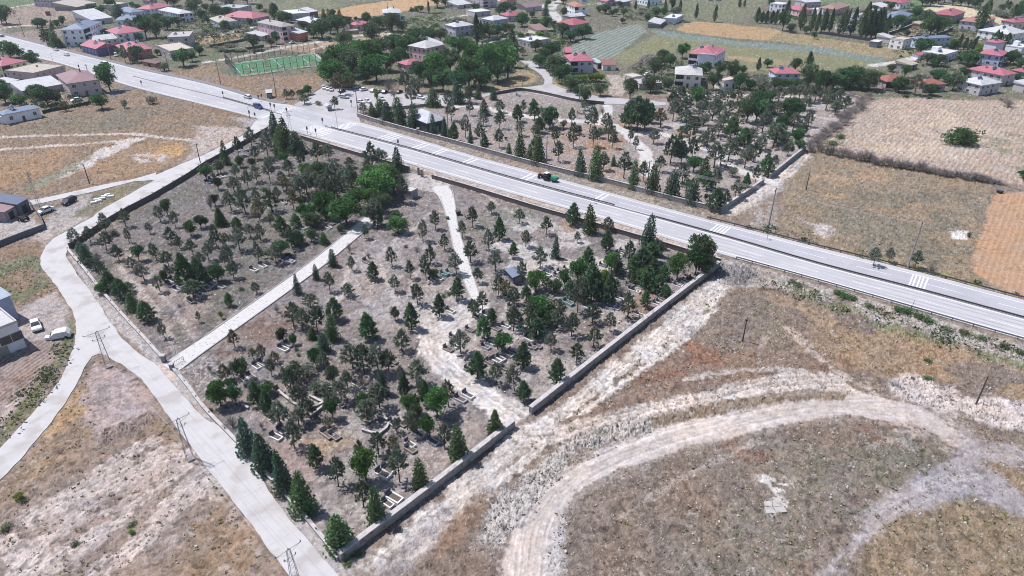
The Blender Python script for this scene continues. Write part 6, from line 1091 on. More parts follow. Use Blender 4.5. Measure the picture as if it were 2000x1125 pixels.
pole(660, 255, 668, 216, 'lamp', 'curved street lamp on the median at the crosswalk', None, 'g', R(15)); pole(104, 121, 101, 103, 'lamp', 'street lamp on the near highway edge at the far left', None, 'h'); pole(488, 233, 485, 207, 'lamp', 'street lamp beside the blue van at the junction', None, 'i'); pole(573, 206, 570, 192, 'lamp', 'street lamp beside the car park exit', None, 'j')
def wire(k1, k2, label, offs_, z_=0, sag=.5):
    x0, y0, h0, a0 = TOPS[k1]; x1, y1, h1, a1 = TOPS[k2]; root = thing('power_line', label, 'power line')
    for o_ in offs_:
        b = MB(); p = []
        for t in np.linspace(0, 1, 11): p.append((x0 + o_ * math.cos(a0) + (x1 - x0 + o_ * (math.cos(a1) - math.cos(a0))) * t, y0 + o_ * math.sin(a0) + (y1 - y0 + o_ * (math.sin(a1) - math.sin(a0))) * t, h0 + z_ + (h1 - h0) * t - 4 * sag * t * (1 - t)))
        b.path(p, [.02] * 11, 3); b.build('wire', m_wire, root)
m_wire = mat('aluminium_wire', (.30, .30, .32), rough=.5)
wire('A', 'B', 'three wires from the road fork pole to the lower lattice pole', (-1.7, 0, 1.7), .3); wire('B', 'C', 'three wires over the concrete road to the bottom edge pole', (-1.7, 0, 1.7), .3)
wire('M', 'H', 'wires crossing the upper cemetery to the tall concrete pole', (-1, -.35, .35, 1), -.2, 1.2); wire('N', 'M', 'wires along the highway wall above the tractor', (-1, 0, 1), -.2, 1.0); wire('H', 'I', 'wires between the two concrete poles on the right', (-.4, .4), -.2, 1.0); wire('O', 'N', 'wires from the pavilion pole along the highway wall', (-1, 0, 1), -.2, 1.0)
def signal(x, y, h, label):
    X, Y = P(x, y); root = thing('traffic_light', label, 'traffic light', (X, Y, 0), R(50), 'traffic lights at the highway junction'); MB().tube((0, 0, 0), (0, 0, h), .07, n=6).build('pole', m_dsteel, root)
    hd = MB().box(-.24, -.2, h - .5, .24, .2, h + .65).build('signal_head', m_dsteel, root); g = MB()
    for i in range(3): g.cbox((0, -.21, h - .25 + .35 * i), (.22, .06, .22), 0)
    g.build('lens', mat('signal_lens', (.10, .07, .03), rough=.3), hd)
for x, y, h, l in ((530, 217, 2.9, 'traffic light on the median nearest the blue van'), (537, 215, 1.9, 'short traffic light right of the median light by the blue van'), (499, 232, 1.9, 'short traffic light at the concrete road mouth'), (489, 233, 3.0, 'traffic light beside the street lamp at the road mouth'), (561, 225, 2.4, 'traffic light before the far crosswalk'), (601, 262, 2.3, 'traffic light on the near verge, left of its neighbour'), (618, 267, 2.5, 'traffic light on the near verge, right of its neighbour'), (631, 245, 2.3, 'traffic light on the median before the crosswalk'), (778, 287, 2.1, 'traffic light alone on the median in front of the rumble bars'), (687, 210, 2.6, 'traffic light at the car park entrance corner'), (437, 192, 2.4, 'traffic light on the median behind the white estate car'), (156, 138, 2.4, 'traffic light on the near edge by the faded brown roof'), (278, 170, 2.4, 'traffic light on the near highway edge below the pitch road'), (506, 198, 2.2, 'traffic light on the far kerb by the bus shelter'), (512, 195, 2.0, 'traffic light on the far kerb nearest the bus shelter')): signal(x, y, h, l)
def post_sign(x, y, h, label):
    X, Y = P(x, y); rt = thing('road_sign', label, 'sign', (X, Y, 0), R(55)); MB().tube((0, 0, 0), (0, 0, h), .05, n=5).build('post', m_steel, rt); MB().box(-.35, -.03, h - .7, .35, .03, h).build('sign_plate', m_steel, rt)
post_sign(1498, 468, 2.0, 'thin sign post on the far highway shoulder'); post_sign(1780, 605, 2.4, 'thin sign post on the near guard rail before the green bushes'); post_sign(1160, 397, 1.6, 'small sign post on the median right of the tractor')
# ------------------------------------------------------------------ vehicles
m_tyre = mat('tyre', (.02, .02, .02), rough=.9); m_rim = mat('wheel_rim', (.45, .45, .47), rough=.4); m_cglass = mat('car_glass', (.03, .035, .045), rough=.3, spec=.35); m_light = mat('headlight', (.65, .65, .62), rough=.2); m_tail = mat('tail_light', (.3, .02, .02), rough=.3)
CARP = {'saloon': ([(-2.1, .35), (-2.15, .72), (-2.05, .95), (-1.5, 1.02), (1.05, .98), (1.95, .82), (2.12, .62), (2.1, .35)], [(-1.65, .98), (-1.05, 1.42), (.35, 1.45), (1.15, .97)]),
        'van': ([(-2.1, .35), (-2.15, .8), (-2.1, 1.05), (1.2, 1.05), (1.95, .9), (2.12, .65), (2.1, .35)], [(-2.08, 1.04), (-2.0, 1.78), (.55, 1.82), (1.35, 1.04)]),
        'estate': ([(-2.1, .35), (-2.15, .75), (-2.08, .98), (1.1, 1.0), (1.95, .84), (2.12, .62), (2.1, .35)], [(-2.02, .97), (-1.85, 1.5), (.35, 1.52), (1.2, .98)])}
CARMESH = {}
def car_mesh(kind, col):
    if (kind, col) in CARMESH: return CARMESH[(kind, col)]
    pm_ = pmat('car_paint', col, rough=.45, var=.05, spec=.35); body, top = CARP[kind]; b = MB(); n = len(body)
    vs = []
    for s_, w_ in ((-1, .86), (1, .86)): vs += [(x, s_ * (w_ - (.06 if z < .5 or z > .9 else 0)), z) for x, z in body]
    b.add(vs, [tuple(range(n)), tuple(range(n, 2*n))[::-1]] + [(k, n + k, n + (k+1) % n, (k+1) % n) for k in range(n)])
    g = MB(); m = len(top); vs = []
    for s_ in (-1, 1): vs += [(x, s_ * (.80 if i in (0, m - 1) else .64), z) for i, (x, z) in enumerate(top)]
    g.add(vs, [tuple(range(m)), tuple(range(m, 2*m))[::-1]] + [(k, m + k, m + (k+1) % m, (k+1) % m) for k in range(m)])
    r = MB(); x0, z0 = top[1]; x1, z1 = top[2]; r.add([(x0 - .05, -.66, z0), (x1 + .05, -.66, z1), (x1 + .05, .66, z1), (x0 - .05, .66, z0), (x0, -.58, z0 + .06), (x1, -.58, z1 + .06), (x1, .58, z1 + .06), (x0, .58, z0 + .06)], [(3,2,1,0), (4,5,6,7), (0,1,5,4), (1,2,6,5), (2,3,7,6), (3,0,4,7)])
    for s_ in (-1, 1):
        for t in (0, .42) if kind != 'van' else (0, .5): xa = top[1][0] + (top[2][0] - top[1][0]) * t; r.tube((xa - .05, s_ * .645, top[1][1]), (xa - .2 * (1 - t) , s_ * .80, 1.0), .05, n=4)
        r.tube((top[2][0], s_ * .645, top[2][1]), (top[3][0], s_ * .805, top[3][1]), .05, n=4)
    wh = MB().tube((0, -.11, 0), (0, .11, 0), .32, n=12); rm = MB().tube((0, -.12, 0), (0, .12, 0), .19, n=8)
    CARMESH[(kind, col)] = (b.mesh('body', pm_), g.mesh('windows', m_cglass), r.mesh('roof', pm_), wh.mesh('tyre', m_tyre), rm.mesh('rim', m_rim), MB().box(-.03, -.16, -.08, .05, .16, .08).mesh('headlight', m_light), MB().box(-.05, -.13, -.09, .03, .13, .09).mesh('tail_light', m_tail))
    return CARMESH[(kind, col)]
def car(x, y, heading, kind, col, label, group=None, sc_=1.0, lm=None):
    """heading: pixel offset the nose points to, or degrees"""
    X, Y = P(x, y); q = P(x + heading[0], y + heading[1]); az = math.atan2(q[1] - Y, q[0] - X); root = thing('van' if kind == 'van' else 'car', label, 'van' if kind == 'van' else 'car', (X, Y, .06), az, group); root.scale = (sc_,) * 3
    if lm: landmark(lm, x, y)
    b, g, r, t, rm, hl, tl = car_mesh(kind, col); link('body', b, root); link('windows', g, root); link('roof', r, root)
    for wx in (-1.3, 1.32):
        for wy in (-.78, .78): w_ = link('wheel', t, root, (wx, wy, .32)); link('rim', rm, w_)
    for wy in (-.58, .58): link('headlight', hl, root, (2.08, wy, .68)); link('tail_light', tl, root, (-2.1, wy, .78))
    return root
WC, SC, BC, KC, DC = (.68, .68, .69), (.45, .46, .48), (.02, .07, .26), (.02, .02, .025), (.03, .06, .09)
car(505, 212, (10, 3), 'van', BC, 'bright blue van driving on the near carriageway', sc_=1.12, lm='blue van'); car(484, 192, (-10, -3), 'estate', WC, 'white estate car on the far carriageway behind the blue van', sc_=1.05)
car(60, 103, (10, 3), 'saloon', DC, 'dark teal car on the highway at the far left'); car(110, 99, (-10, -3), 'saloon', WC, 'white car on the far carriageway, left of a second white car'); car(131, 109, (-10, -3), 'saloon', WC, 'white car on the far carriageway, right of a second white car')
car(205, 128, (-10, -3), 'van', WC, 'large white van on the highway above the round dark tree', sc_=1.25); car(227, 110, (2, 10), 'van', WC, 'white van parked beside the dark blue gabled house'); car(150, 198, (-10, 2), 'saloon', WC, 'white car parked behind the low garden fence', sc_=1.1)
car(90, 415, (-10, 4), 'saloon', WC, 'white car parked beside the farm sheds', sc_=1.1); car(136, 397, (-10, 5), 'estate', KC, 'black car parked beside the white stacked slabs', sc_=1.1); car(72, 640, (3, 10), 'saloon', WC, 'white car parked in the yard of the grey workshop', sc_=1.1)
PK = 'cars in the car park'
for x, y, hd, kd, cl, l in ((633, 173, (3, 8), 'saloon', WC, 'white parked car, leftmost by the grove edge'), (640, 175, (3, 8), 'saloon', WC, 'white parked car between its white and silver neighbours'), (647, 177, (3, 8), 'saloon', SC, 'silver parked car, third by the grove edge'), (673, 192, (10, 1), 'estate', SC, 'silver car standing in the middle of the car park'), (705, 201, (10, 2), 'saloon', WC, 'white car nearest the concrete pole in the car park'), (718, 200, (10, 4), 'saloon', WC, 'white car second from the concrete pole'), (711, 177, (10, -2), 'saloon', WC, 'white car in the back row, left of two silver cars'), (739, 181, (8, -4), 'saloon', SC, 'silver car in the back row, left of the dark one'), (752, 182, (8, -4), 'saloon', (.08, .09, .12), 'dark grey car in the back row'), (746, 195, (6, 6), 'saloon', SC, 'silver car turning in the front of the car park'), (698, 172, (10, -3), 'saloon', SC, 'silver car half under the grove trees'), (729, 179, (8, -4), 'saloon', SC, 'silver car beside the yellow green young tree'), (822, 193, (10, 2), 'estate', WC, 'white car parked below the grove by the wall'), (780, 182, (8, -3), 'saloon', KC, 'black car at the right end of the back row'), (668, 180, (8, -3), 'saloon', (.03, .05, .12), 'dark blue car in the shade of the tan conifer')): car(x, y, hd, kd, cl, l, PK)
car(1052, 127, (10, 3), 'saloon', WC, 'white car parked on the white lane above the hairpin'); car(571, 85, (10, -2), 'saloon', WC, 'white car parked at the tall pink house'); car(1263, 148, (10, -2), 'saloon', WC, 'white car beside the low annex behind the cemetery'); car(1388, 2, (10, 1), 'saloon', (.02, .04, .2), 'dark blue car at the top edge, left of two'); car(1404, 2, (10, 1), 'saloon', (.02, .04, .2), 'dark blue car at the top edge, right of two'); car(1142, 3, (10, 1), 'saloon', (.05, .1, .4), 'blue car in the lane at the top edge')
# tractor with trailer
X, Y = P(1063, 350); q = P(1073, 353); az = math.atan2(q[1] - Y, q[0] - X); t = thing('tractor', 'dark tractor with white cab roof driving on the far carriageway', 'tractor', (X, Y, .07), az + math.pi); landmark('dark tractor', 1063, 350)
mr, mk = mat('tractor_red', (.035, .018, .018), rough=.4), mat('tractor_dark', (.03, .03, .035), rough=.5)
MB().box(-.4, -.42, .75, 2.2, .42, 1.35).box(2.0, -.45, .65, 2.3, .45, 1.3).build('hood', mr, t); MB().add([(-1.6, -.75, .9), (-.3, -.75, .9), (-.3, .75, .9), (-1.6, .75, .9), (-1.5, -.65, 2.3), (-.45, -.65, 2.3), (-.45, .65, 2.3), (-1.5, .65, 2.3)], [(3,2,1,0), (4,5,6,7), (0,1,5,4), (1,2,6,5), (2,3,7,6), (3,0,4,7)]).build('cab', mk, t); MB().box(-1.65, -.8, 2.303, -.3, .8, 2.45).build('cab_roof', m_white, t); MB().tube((1.2, .25, 1.3), (1.2, .25, 2.3), .05, n=5).build('exhaust', mk, t)
for x, y, r, w_ in ((-1.2, -.95, .85, .5), (-1.2, .95, .85, .5), (1.6, -.8, .5, .32), (1.6, .8, .5, .32)):
    wl = MB().tube((x, y - w_/2, r), (x, y + w_/2, r), r, n=14).build('wheel', m_tyre, t); MB().tube((x, y - w_/2 - .02, r), (x, y + w_/2 + .02, r), r * .5, n=10).build('rim', mr, wl)
for y in (-.95, .95): MB().box(-2.0, y - .3, 1.72, -.5, y + .3, 1.8).build('mudguard', mk, t)
X, Y = P(1083, 355); t = thing('trailer', 'green trailer box hitched behind the dark tractor', 'trailer', (X, Y, .07), az + math.pi); mg = mat('trailer_green', (.02, .20, .12), rough=.45)
MB().box(-1.0, -.9, .7, 1.0, .9, 1.45).box(-.95, -.7, 1.453, .95, .7, 1.6).build('hopper', mg, t); MB().tube((1, 0, .6), (2.0, 0, .6), .06, n=5).build('drawbar', mk, t)
for y in (-1.0, 1.0): MB().tube((0, y - .12, .42), (0, y + .12, .42), .42, n=12).build('wheel', m_tyre, t)
# tarpaulin covered wreck in the yard, stacked slabs, red shed tractor, small things
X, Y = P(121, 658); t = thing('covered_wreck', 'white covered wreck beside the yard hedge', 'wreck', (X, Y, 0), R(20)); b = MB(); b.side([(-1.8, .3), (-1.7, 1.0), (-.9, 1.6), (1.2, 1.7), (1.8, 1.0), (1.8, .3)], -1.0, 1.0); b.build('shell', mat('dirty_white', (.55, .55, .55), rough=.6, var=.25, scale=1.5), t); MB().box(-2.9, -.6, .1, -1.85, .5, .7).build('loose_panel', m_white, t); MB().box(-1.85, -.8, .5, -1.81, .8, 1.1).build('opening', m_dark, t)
for y in (-1.0, 1.0): MB().tube((1.0, y - .1, .3), (1.0, y + .1, .3), .32, n=10).build('wheel', m_tyre, t)
sl = MB().box(-.85, -.5, 0, .85, .5, .45).box(-.75, -.4, .453, .75, .4, .56).mesh('slab_body', m_white); i = 0
for x, y, w_ in ((184, 397, 'lowest left'), (193, 394, 'lowest right'), (190, 391, 'second row left'), (200, 389, 'second row right'), (204, 385, 'upper left'), (210, 382, 'topmost'), (217, 385, 'rightmost')):
    o = thing('stone_slab', 'white stone slab on the grass by the fork, %s of its stack' % w_, 'slab', (*P(x, y), 0), R(28), 'white slabs stacked on the grass'); link('slab_body', sl, o)
X, Y = P(47, 432); t = thing('tractor', 'old red tractor parked under the farm shed', 'tractor', (X, Y, 0), R(160)); MB().box(-.2, -.4, .6, 1.7, .4, 1.2).build('hood', mr, t); MB().box(-1.0, -.5, .6, -.2, .5, 1.1).build('seat', mk, t)
for x, y, r in ((-.6, -.8, .7), (-.6, .8, .7), (1.3, -.65, .4), (1.3, .65, .4)): MB().tube((x, y - .15, r), (x, y + .15, r), r, n=12).build('wheel', m_tyre, t)
def binbox(x, y, w_, h, col, label, name='bin', cat='bin'):
    o = thing(name, label, cat, (*P(x, y), 0), R(20)); b = MB(); b.add([(-w_*.42, -w_*.42, 0), (w_*.42, -w_*.42, 0), (w_*.42, w_*.42, 0), (-w_*.42, w_*.42, 0), (-w_/2, -w_/2, h), (w_/2, -w_/2, h), (w_/2, w_/2, h), (-w_/2, w_/2, h)], [(3,2,1,0), (4,5,6,7), (0,1,5,4), (1,2,6,5), (2,3,7,6), (3,0,4,7)]); b.build('bin_body', pmat('bin', col, rough=.6), o); MB().box(-w_*.52, -w_*.52, h + .003, w_*.52, w_*.52, h + .1).build('lid', m_dsteel, o)
binbox(895, 419, 1.3, 1.1, (.03, .03, .04), 'dark bin beside the stone path'); binbox(95, 30, 3.0, 2.8, (.16, .06, .07), 'dark red container standing alone in the plot at the top left', 'container', 'container'); binbox(460, 64, 1.2, 1.3, (.04, .03, .03), 'dark bin beside the upper lane, left one'); binbox(466, 64, 1.2, 1.3, (.04, .03, .03), 'dark bin beside the upper lane, right one'); binbox(491, 64, 1.2, 1.3, (.05, .04, .04), 'dark bin on the lane bend before the white sheds'); binbox(497, 105, 1.3, 1.4, (.03, .04, .04), 'dark bin beside the lane behind the pitch'); binbox(874, 428, .9, .6, (.02, .12, .06), 'green bin at the left edge of the stone path'); binbox(1952, 377, 1.4, .8, (.02, .02, .02), 'small black box at the corner of the wheat field', 'box', 'box'); binbox(88, 452, .1, .1, (.1, .1, .1), 'tiny stub at the fence corner', 'post', 'post') if False else None
# ------------------------------------------------------------------ graves
m_marb = mat('white_marble', (.58, .57, .58), rough=.5, var=.14, scale=2); m_gmarb = mat('grey_marble', S(200, 200, 214), rough=.5, var=.2, scale=2); m_soil = mat('grave_soil', S(120, 108, 98), rough=.95, var=.35, scale=3); m_head = mat('dark_headstone', S(96, 98, 122), rough=.4, var=.2); m_teal = mat('teal_stone', S(150, 190, 190), rough=.6, var=.15)
ga, gb = np.array(P(530, 850)), np.array(P(551, 865)); GAZ = math.atan2(*(gb - ga)[::-1])
GM = {}
def grave_mesh(typ):
    if typ not in GM:
        mb = {'w': m_marb, 'g': m_gmarb, 't': m_teal, 's': m_stone}[typ]; k = MB(); L, W, h, t_ = 2.5, 1.3, .5 if typ != 't' else .75, .22
        k.box(-L/2, -W/2, -.1, L/2, -W/2 + t_, h).box(-L/2, W/2 - t_, -.1, L/2, W/2, h).box(-L/2, -W/2 + t_, -.1, -L/2 + t_, W/2 - t_, h).box(L/2 - t_, -W/2 + t_, -.1, L/2, W/2 - t_, h)
        hs = MB().side([(-L/2 + .02, h), (-L/2 - .02, h + .75), (-L/2 + .12, h + .8), (-L/2 + .17, h)], -W/2 + .12, W/2 - .12)
        GM[typ] = (k.mesh('kerb', mb), MB().box(-L/2 + t_, -W/2 + t_, -.1, L/2 - t_, W/2 - t_, h - .12).mesh('soil_bed', m_soil), hs.mesh('headstone', m_head if typ in 'wg' else mb))
    return GM[typ]
GN = {'w': 'white marble', 'g': 'grey marble', 't': 'teal edged', 's': 'rough stone'}
def grave(x, y, typ='w', sc_=1.0, daz=0.0):
    o = thing('grave', None, 'grave', (*P(x, y), 0), GAZ + daz, 'graves among the trees'); o.scale = (sc_ * .86, sc_ * .86, .9); k, s_, h = grave_mesh(typ); link('kerb', k, o); link('soil_bed', s_, o); link('headstone', h, o)
    PEND.append((o, ('large ' if sc_ > 1.1 else 'small ' if sc_ < .9 else '') + GN[typ], 'grave', x, y))
def gset(tx, ty, sc_, s):
    for e in s.split(';'):
        e = e.split()
        if len(e) >= 2: grave(tx + float(e[0]) / sc_, ty + float(e[1]) / sc_, e[2] if len(e) > 2 else 'w', float(e[3]) if len(e) > 3 else rnd.uniform(.9, 1.05), rnd.gauss(0, .05))
gset(400, 800, 5, "700 280 w;755 225 g;1850 150 w 1.05;1745 640 w 1.2;1790 600 w;1800 520 s;1850 870 w 1.3;1790 930 w;1200 250 s 1.3;1270 270 s 1.1;690 120 w;820 70 s")
gset(700, 800, 4, "475 205 g;585 260 g;405 280 w;410 320 s;265 370 s;340 120 s")
gset(400, 600, 5, "770 415 w 1.1;820 375 g;510 590 w;570 560 g;400 720 w;455 690 g;260 780 g;820 1050 s;1500 770 w;1550 730 s;1330 960 s;1580 1110 s;1840 540 s;730 830 s;600 1030 s;1240 740 s")
gset(800, 600, 5, "500 910 g 1.1;575 870 w 1.1;400 45 w;755 85 w;660 105 s;840 215 s 1.2;940 195 w;1020 180 s;800 360 w;745 400 g;890 510 w;965 465 g 1.2;1010 450 g;790 545 s;820 540 s;850 530 w;1170 320 w;1160 390 s;1200 400 s;1250 390 s;430 300 s;440 390 w;380 420 s;590 230 s;1110 230 t;1320 210 g;1060 60 s;1120 150 s;1090 20 s;580 620 s;940 610 s")
gset(800, 400, 5, "215 755 w;290 730 w;340 690 t;395 680 t;1340 690 w;1420 660 w;1480 670 w;1540 640 w;1310 710 g;1380 920 s;1550 970 t 1.25;1740 1010 w;1830 740 w;1960 1010 w;1270 900 g;960 910 g;1360 900 s;1000 1010 s;1040 1040 s;1890 600 s;1450 700 s;1260 960 s;1940 400 s;1980 980 g")
gset(1200, 400, 5, "60 490 w 1.2;30 520 g;90 460 s;50 580 w;80 620 s;140 730 w;180 840 w;210 850 w;260 800 g;150 790 s;420 980 w;450 960 s;250 1085 w;560 850 g;620 800 w;590 760 s;700 760 w;770 730 s;660 780 g;460 890 s;30 960 g;50 930 w;10 1020 g;100 920 g;480 920 s;340 770 g;380 800 s;20 620 w;60 660 s")
gset(0, 400, 5, "1660 790 g;1690 750 w;1730 840 w;1760 800 g;1700 690 s;1870 950 s;1950 880 g;1640 740 s")
gset(400, 400, 5, "570 605 w 1.1;480 645 w;800 555 g 1.3;840 560 g 1.2;960 235 g;1090 350 w;1110 330 s;1590 565 s 1.3;60 790 g;170 810 g;20 820 g;310 610 g;1180 210 s;1210 230 w;680 560 s;580 520 s;150 450 s;1160 180 s;1240 190 s;90 770 w")
gset(400, 200, 5, "775 985 w;1560 775 w 1.2;540 475 w;480 380 s;640 340 w;670 330 s;320 480 g;380 470 g;60 760 g;30 790 g;150 735 w;190 730 w;110 740 s;1040 1030 g;940 880 s;500 400 s;440 500 s;620 420 s;1320 740 s;700 320 s")
gset(800, 200, 5, "1050 940 w 1.1;1420 240 w;1450 260 s;1380 230 g;1690 330 s;1650 300 s;1590 150 w;1720 120 s;1350 280 s;1660 110 s;310 100 g;1190 40 w;1480 310 s") if False else gset(800, 200, 5, "1420 240 w;1450 260 s;1380 230 g;1690 330 s;1650 300 s;1590 150 w;1720 120 s;1350 280 s;1660 110 s;1190 40 w;1480 310 s;1060 -60 t")
gset(1200, 200, 5, "490 270 w;1390 605 w 1.4;990 855 w 1.4;1030 360 g;1060 380 g;980 350 s;1180 430 w;1230 470 s;1150 510 s;1340 430 w;1390 390 s;1430 380 w;1640 390 g;1620 450 g;1200 410 w;1260 500 s;680 810 w;640 820 s;1540 510 w;1500 470 s;900 420 s;870 400 s;940 370 w;800 320 w;1100 600 w;1060 620 s;1120 640 s;1330 540 s;630 200 w;640 100 w;1060 580 s;1840 170 w;1900 200 s;1760 -10 w;1560 150 w;1500 210 s;1380 300 w;1300 360 w;1420 250 s;1210 300 w;1320 180 w;1480 100 w;1660 60 w;1840 60 w;1940 40 w;1100 120 w")
# scattered stones and a broken concrete slab
b = MB()
for q in ([(0, 0), (1.5, .1), (1.3, 1.2), (.1, 1.3)], [(1.58, .12), (3.2, .35), (3.0, 1.4), (1.4, 1.25)], [(.15, 1.38), (1.28, 1.28), (1.6, 2.5), (.3, 2.3)], [(1.42, 1.34), (2.9, 1.5), (2.7, 2.7), (1.75, 2.5)]): b.prism(q, -.1, .08 + .05 * rnd.random())
b.build('broken_slab', mat('old_slab', S(206, 202, 198), rough=.95, var=.2, scale=1.5, two=(S(176, 170, 160), .8, .5)))
o = bpy.data.objects['broken_slab']; o.location = (*P(1497, 1004), .02); tag(o, 'pale broken concrete slab lying in the dry grass at the lower right', 'slab')
# rubble and dry weed tufts nobody could count
def scatter(name, polys, dens, fn, m, seed):
    r = np.random.default_rng(seed); V = []; F = []
    for s, d in polys:
        p = np.array(pts(s)); x0, y0 = p.min(0); x1, y1 = p.max(0); n = int((x1 - x0) * (y1 - y0) * d * dens)
        xs, ys = r.uniform(x0, x1, n), r.uniform(y0, y1, n); k = (poly_sdf(xs, ys, p) < 0)
        for q in FLAT: k &= poly_sdf(xs, ys, q[0]) > .3
        if 'garden' in name:
            for hx, hy in HOUSES: k &= (xs - hx) ** 2 + (ys - hy) ** 2 > 56
        if 'rubble' not in name: k &= rough_at(xs, ys) > .055
        for x, y in zip(xs[k], ys[k]): fn(r, x, y, V, F)
    me = bpy.data.meshes.new(name); me.from_pydata(V, [], F); me.materials.append(m); return tag(link(name, me), kind='stuff')
def f_stone(r, x, y, V, F):
    s_ = r.uniform(.07, .20) * (1 + .9 * (r.random() < .10)); o = len(V); a = r.uniform(0, 6.28)
    for k in range(4): t = a + k * 1.571; V.append((x + s_ * r.uniform(.7, 1.2) * math.cos(t), y + s_ * r.uniform(.7, 1.2) * math.sin(t), -.1))
    for k in range(4): t = a + k * 1.571 + .3; V.append((x + s_ * r.uniform(.4, .8) * math.cos(t), y + s_ * r.uniform(.4, .8) * math.sin(t), s_ * r.uniform(.6, 1.1)))
    F.extend([(o+4, o+5, o+6, o+7)] + [(o+k, o+(k+1) % 4, o+4+(k+1) % 4, o+4+k) for k in range(4)])
def f_tuft(r, x, y, V, F):
    w_ = r.uniform(.10, .28); h = w_ * r.uniform(.35, .7)
    for k in range(7):
        t = r.uniform(0, 6.28); d = r.uniform(.4, 1) * w_; o = len(V); c = (x + d * .4 * math.cos(t), y + d * .4 * math.sin(t)); u = (-math.sin(t) * .10, math.cos(t) * .10)
        V.extend([(c[0] - u[0], c[1] - u[1], 0), (c[0] + u[0], c[1] + u[1], 0), (x + d * math.cos(t) + u[0], y + d * math.sin(t) + u[1], h * r.uniform(.6, 1)), (x + d * math.cos(t) - u[0], y + d * math.sin(t) - u[1], h * r.uniform(.6, 1))]); F.append((o, o+1, o+2, o+3))
scatter('rubble', (("1100,860 1060,900 1000,950 940,1030 900,1090 960,1090 1010,1020 1070,960 1120,910 1260,850 1240,826 1150,850", 3.2), ("1405,515 1480,524 1490,546 1440,562 1400,558", 3.0), ("1726,752 1760,738 1860,750 1930,782 2000,790 2000,840 1900,810 1800,800", 1.6), ("1480,560 1700,620 1870,672 2000,712 2000,690 1870,640 1600,560 1420,505", .8), ("1090,1000 1112,1010 1100,1125 1060,1125", 2.2)), 1.0, f_stone, mat('rubble_stone', S(186, 180, 178), rough=.95, var=.3, scale=1.2, coord='Object'), 5)
scatter('field_stone', (("665,1094 500,905 330,706 640,500 900,420 1400,520 1003,832", .10), ("1040,860 1640,640 2000,700 2000,1125 1000,1125", .16), ("0,1000 240,860 330,830 560,1125 0,1125", .12), ("860,560 1330,560 1040,800", .15), ("520,260 140,490 330,700 700,440", .05)), 1.0, f_stone, mat('pale_field_stone', S(220, 214, 210), rough=.95, var=.25, scale=1.2), 6)
scatter('dry_grass', (("1040,850 1400,560 2000,720 2000,1140 1000,1140", .55), ("190,700 300,790 560,1140 0,1140 0,960", .6), ("0,210 250,180 500,240 300,340 0,400", .25), ("1560,300 1940,365 1900,540 1540,440", .25)), 1.0, f_tuft, mat('dry_grass_blades', S(196, 176, 150), rough=.9, var=.3, scale=.2, two=(S(130, 126, 98), .08, .52)), 7)
scatter('green_weeds', (("0,500 84,500 106,566 30,604 0,604", .9), ("1410,900 1700,830 1860,860 1640,1060 1400,1140", .22), ("130,640 146,650 60,820 0,900 0,860 100,700", 1.2), ("1500,545 2000,690 2000,720 1700,650", .5), ("1650,1120 1720,1020 1900,965 2000,1010 2000,1140", .25), ("0,860 130,840 260,1000 100,1140 0,1140", .10)), 1.0, f_tuft, mat('green_weed_blades', S(146, 154, 104), rough=.9, var=.3, scale=.3, two=(S(170, 176, 96), .3, .6)), 8)
def f_bush(r, x, y, V, F):
    R_ = r.uniform(.8, 2.9); H_ = R_ * r.uniform(.5, 1.0)
    for k in range(26):
        t, q = r.uniform(0, 6.28), r.random() ** .5; z = H_ * math.sqrt(max(0, 1 - q * q)) * r.uniform(.6, 1.05); c = (x + R_ * q * math.cos(t), y + R_ * q * math.sin(t), z); o = len(V); s_ = r.uniform(.18, .38)
        a, b_ = unit(r) * s_, unit(r) * s_
        V.extend([(c[0] - a[0], c[1] - a[1], c[2] - a[2]), (c[0] + b_[0], c[1] + b_[1], c[2] + b_[2]), (c[0] + a[0], c[1] + a[1], c[2] + a[2]), (c[0] - b_[0], c[1] - b_[1], c[2] - b_[2])]); F.append((o, o+1, o+2, o+3))
def f_clump(r, x, y, V, F):
    R_ = r.uniform(.16, .55)
    for k in range(16):
        t, q = r.uniform(0, 6.28), r.random() ** .5; c = (x + R_ * q * math.cos(t), y + R_ * q * math.sin(t), R_ * r.uniform(.2, 1.1) * (1.1 - q)); o = len(V); a, b_ = unit(r) * .13, unit(r) * .13
        V.extend([(c[0] - a[0], c[1] - a[1], c[2] - a[2]), (c[0] + b_[0], c[1] + b_[1], c[2] + b_[2]), (c[0] + a[0], c[1] + a[1], c[2] + a[2]), (c[0] - b_[0], c[1] - b_[1], c[2] - b_[2])]); F.append((o, o+1, o+2, o+3))
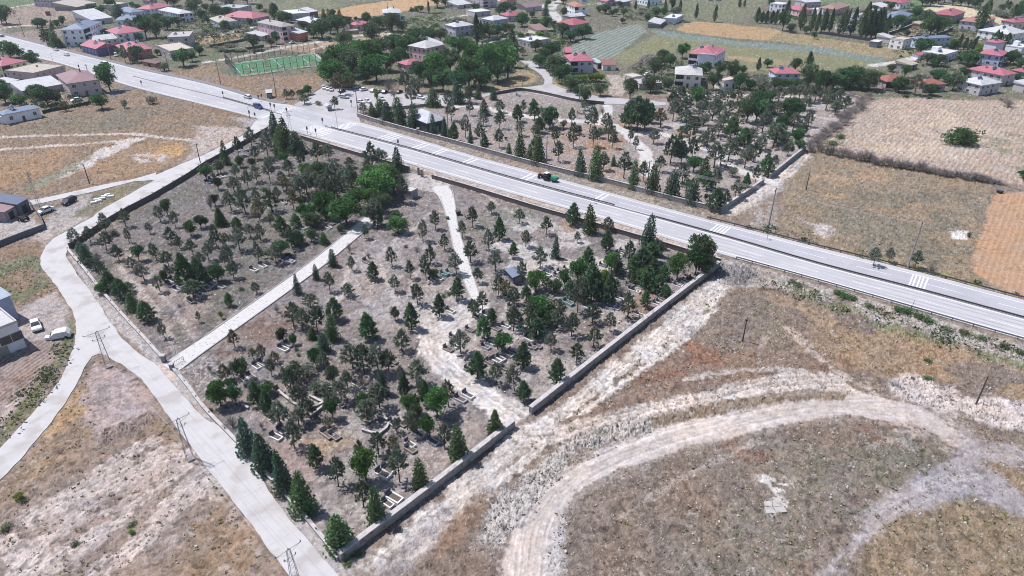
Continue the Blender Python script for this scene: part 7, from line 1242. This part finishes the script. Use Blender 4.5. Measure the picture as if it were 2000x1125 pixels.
scatter('yellow_weeds', (("1300,1120 1560,960 1740,830 1850,860 1860,900 1640,1020 1540,1125", .05), ("1650,1120 1720,1030 1820,985 1900,970 2000,1020 2000,1060 1840,1000 1720,1125", .14), ("1100,1125 1110,1040 1250,960 1300,1060 1250,1125", .035), ("0,980 80,900 200,860 260,960 200,1060 0,1100", .02), ("1500,548 1700,606 2000,692 2000,716 1700,640", .12), ("1420,440 1600,488 1800,540 1990,592 1990,584 1800,528 1500,448", .25), ("500,1125 380,960 420,950 560,1125", .05), ("1050,830 1400,580 1420,600 1100,850", .05)), 1.0, f_clump, mat('yellow_weed_leaves', (.17, .19, .065), rough=.9, var=.35, scale=.4, transl=.3, two=((.10, .14, .06), .2, .52)), 11)
scatter('verge_shrubs', (("1510,552 1700,606 2000,690 2000,712 1700,634 1500,562", .10), ("1420,436 1600,486 1800,536 1990,586 1990,574 1800,520 1560,450", .05), ("100,700 138,660 146,690 60,810 0,870 0,850", .2)), 1.0, f_bush, mat('verge_leaves', (.10, .125, .065), rough=.9, var=.35, scale=.3, transl=.3), 12)
HOUSES = [(o.matrix_basis.translation.x, o.matrix_basis.translation.y) for o in bpy.data.objects if o.parent is None and o.get('category') in ('house', 'shed', 'hall', 'building')]
_hx = np.array(HOUSES)
scatter('garden_greenery', (("200,20 400,10 480,60 440,90 380,100 330,60 240,60", .012), ("90,60 130,90 100,100 80,80", .01), ("400,50 640,30 660,60 560,70 420,80", .012), ("640,40 860,30 1010,60 960,90 800,80 660,70", .012), ("1040,70 1100,40 1140,70 1110,110 1060,110", .014), ("1230,110 1300,110 1380,150 1500,150 1700,130 1700,180 1300,180 1230,160", .018), ("1060,110 1110,130 1190,170 1160,185 1090,165", .02), ("1480,30 1700,60 1760,120 2000,180 2000,60 1900,40 1740,30 1600,10", .012), ("1200,10 1330,20 1320,50 1220,40", .01), ("0,150 120,180 200,190 180,210 60,215 0,200", .02)), 5.0, f_bush, mat('garden_leaves', (.058, .10, .044), rough=.85, var=.35, scale=.15, transl=.3, two=((.11, .135, .075), .05, .55)), 9)
# ------------------------------------------------------------------ thin summer air
hz = MB().box(-900, -60, -2, 900, 1000, 100).build('haze', None); hz.data.materials.clear(); tag(hz, kind='stuff')
hm = bpy.data.materials.new('summer_air'); hm.use_nodes = True; hn = hm.node_tree.nodes; hn.remove(hn['Principled BSDF']); pv = hn.new('ShaderNodeVolumePrincipled')
pv.inputs['Density'].default_value = .00010; pv.inputs['Color'].default_value = (.86, .92, 1, 1); pv.inputs['Anisotropy'].default_value = .2; hm.node_tree.links.new(pv.outputs[0], hn['Material Output'].inputs['Volume']); hz.data.materials.append(hm)
label_all()
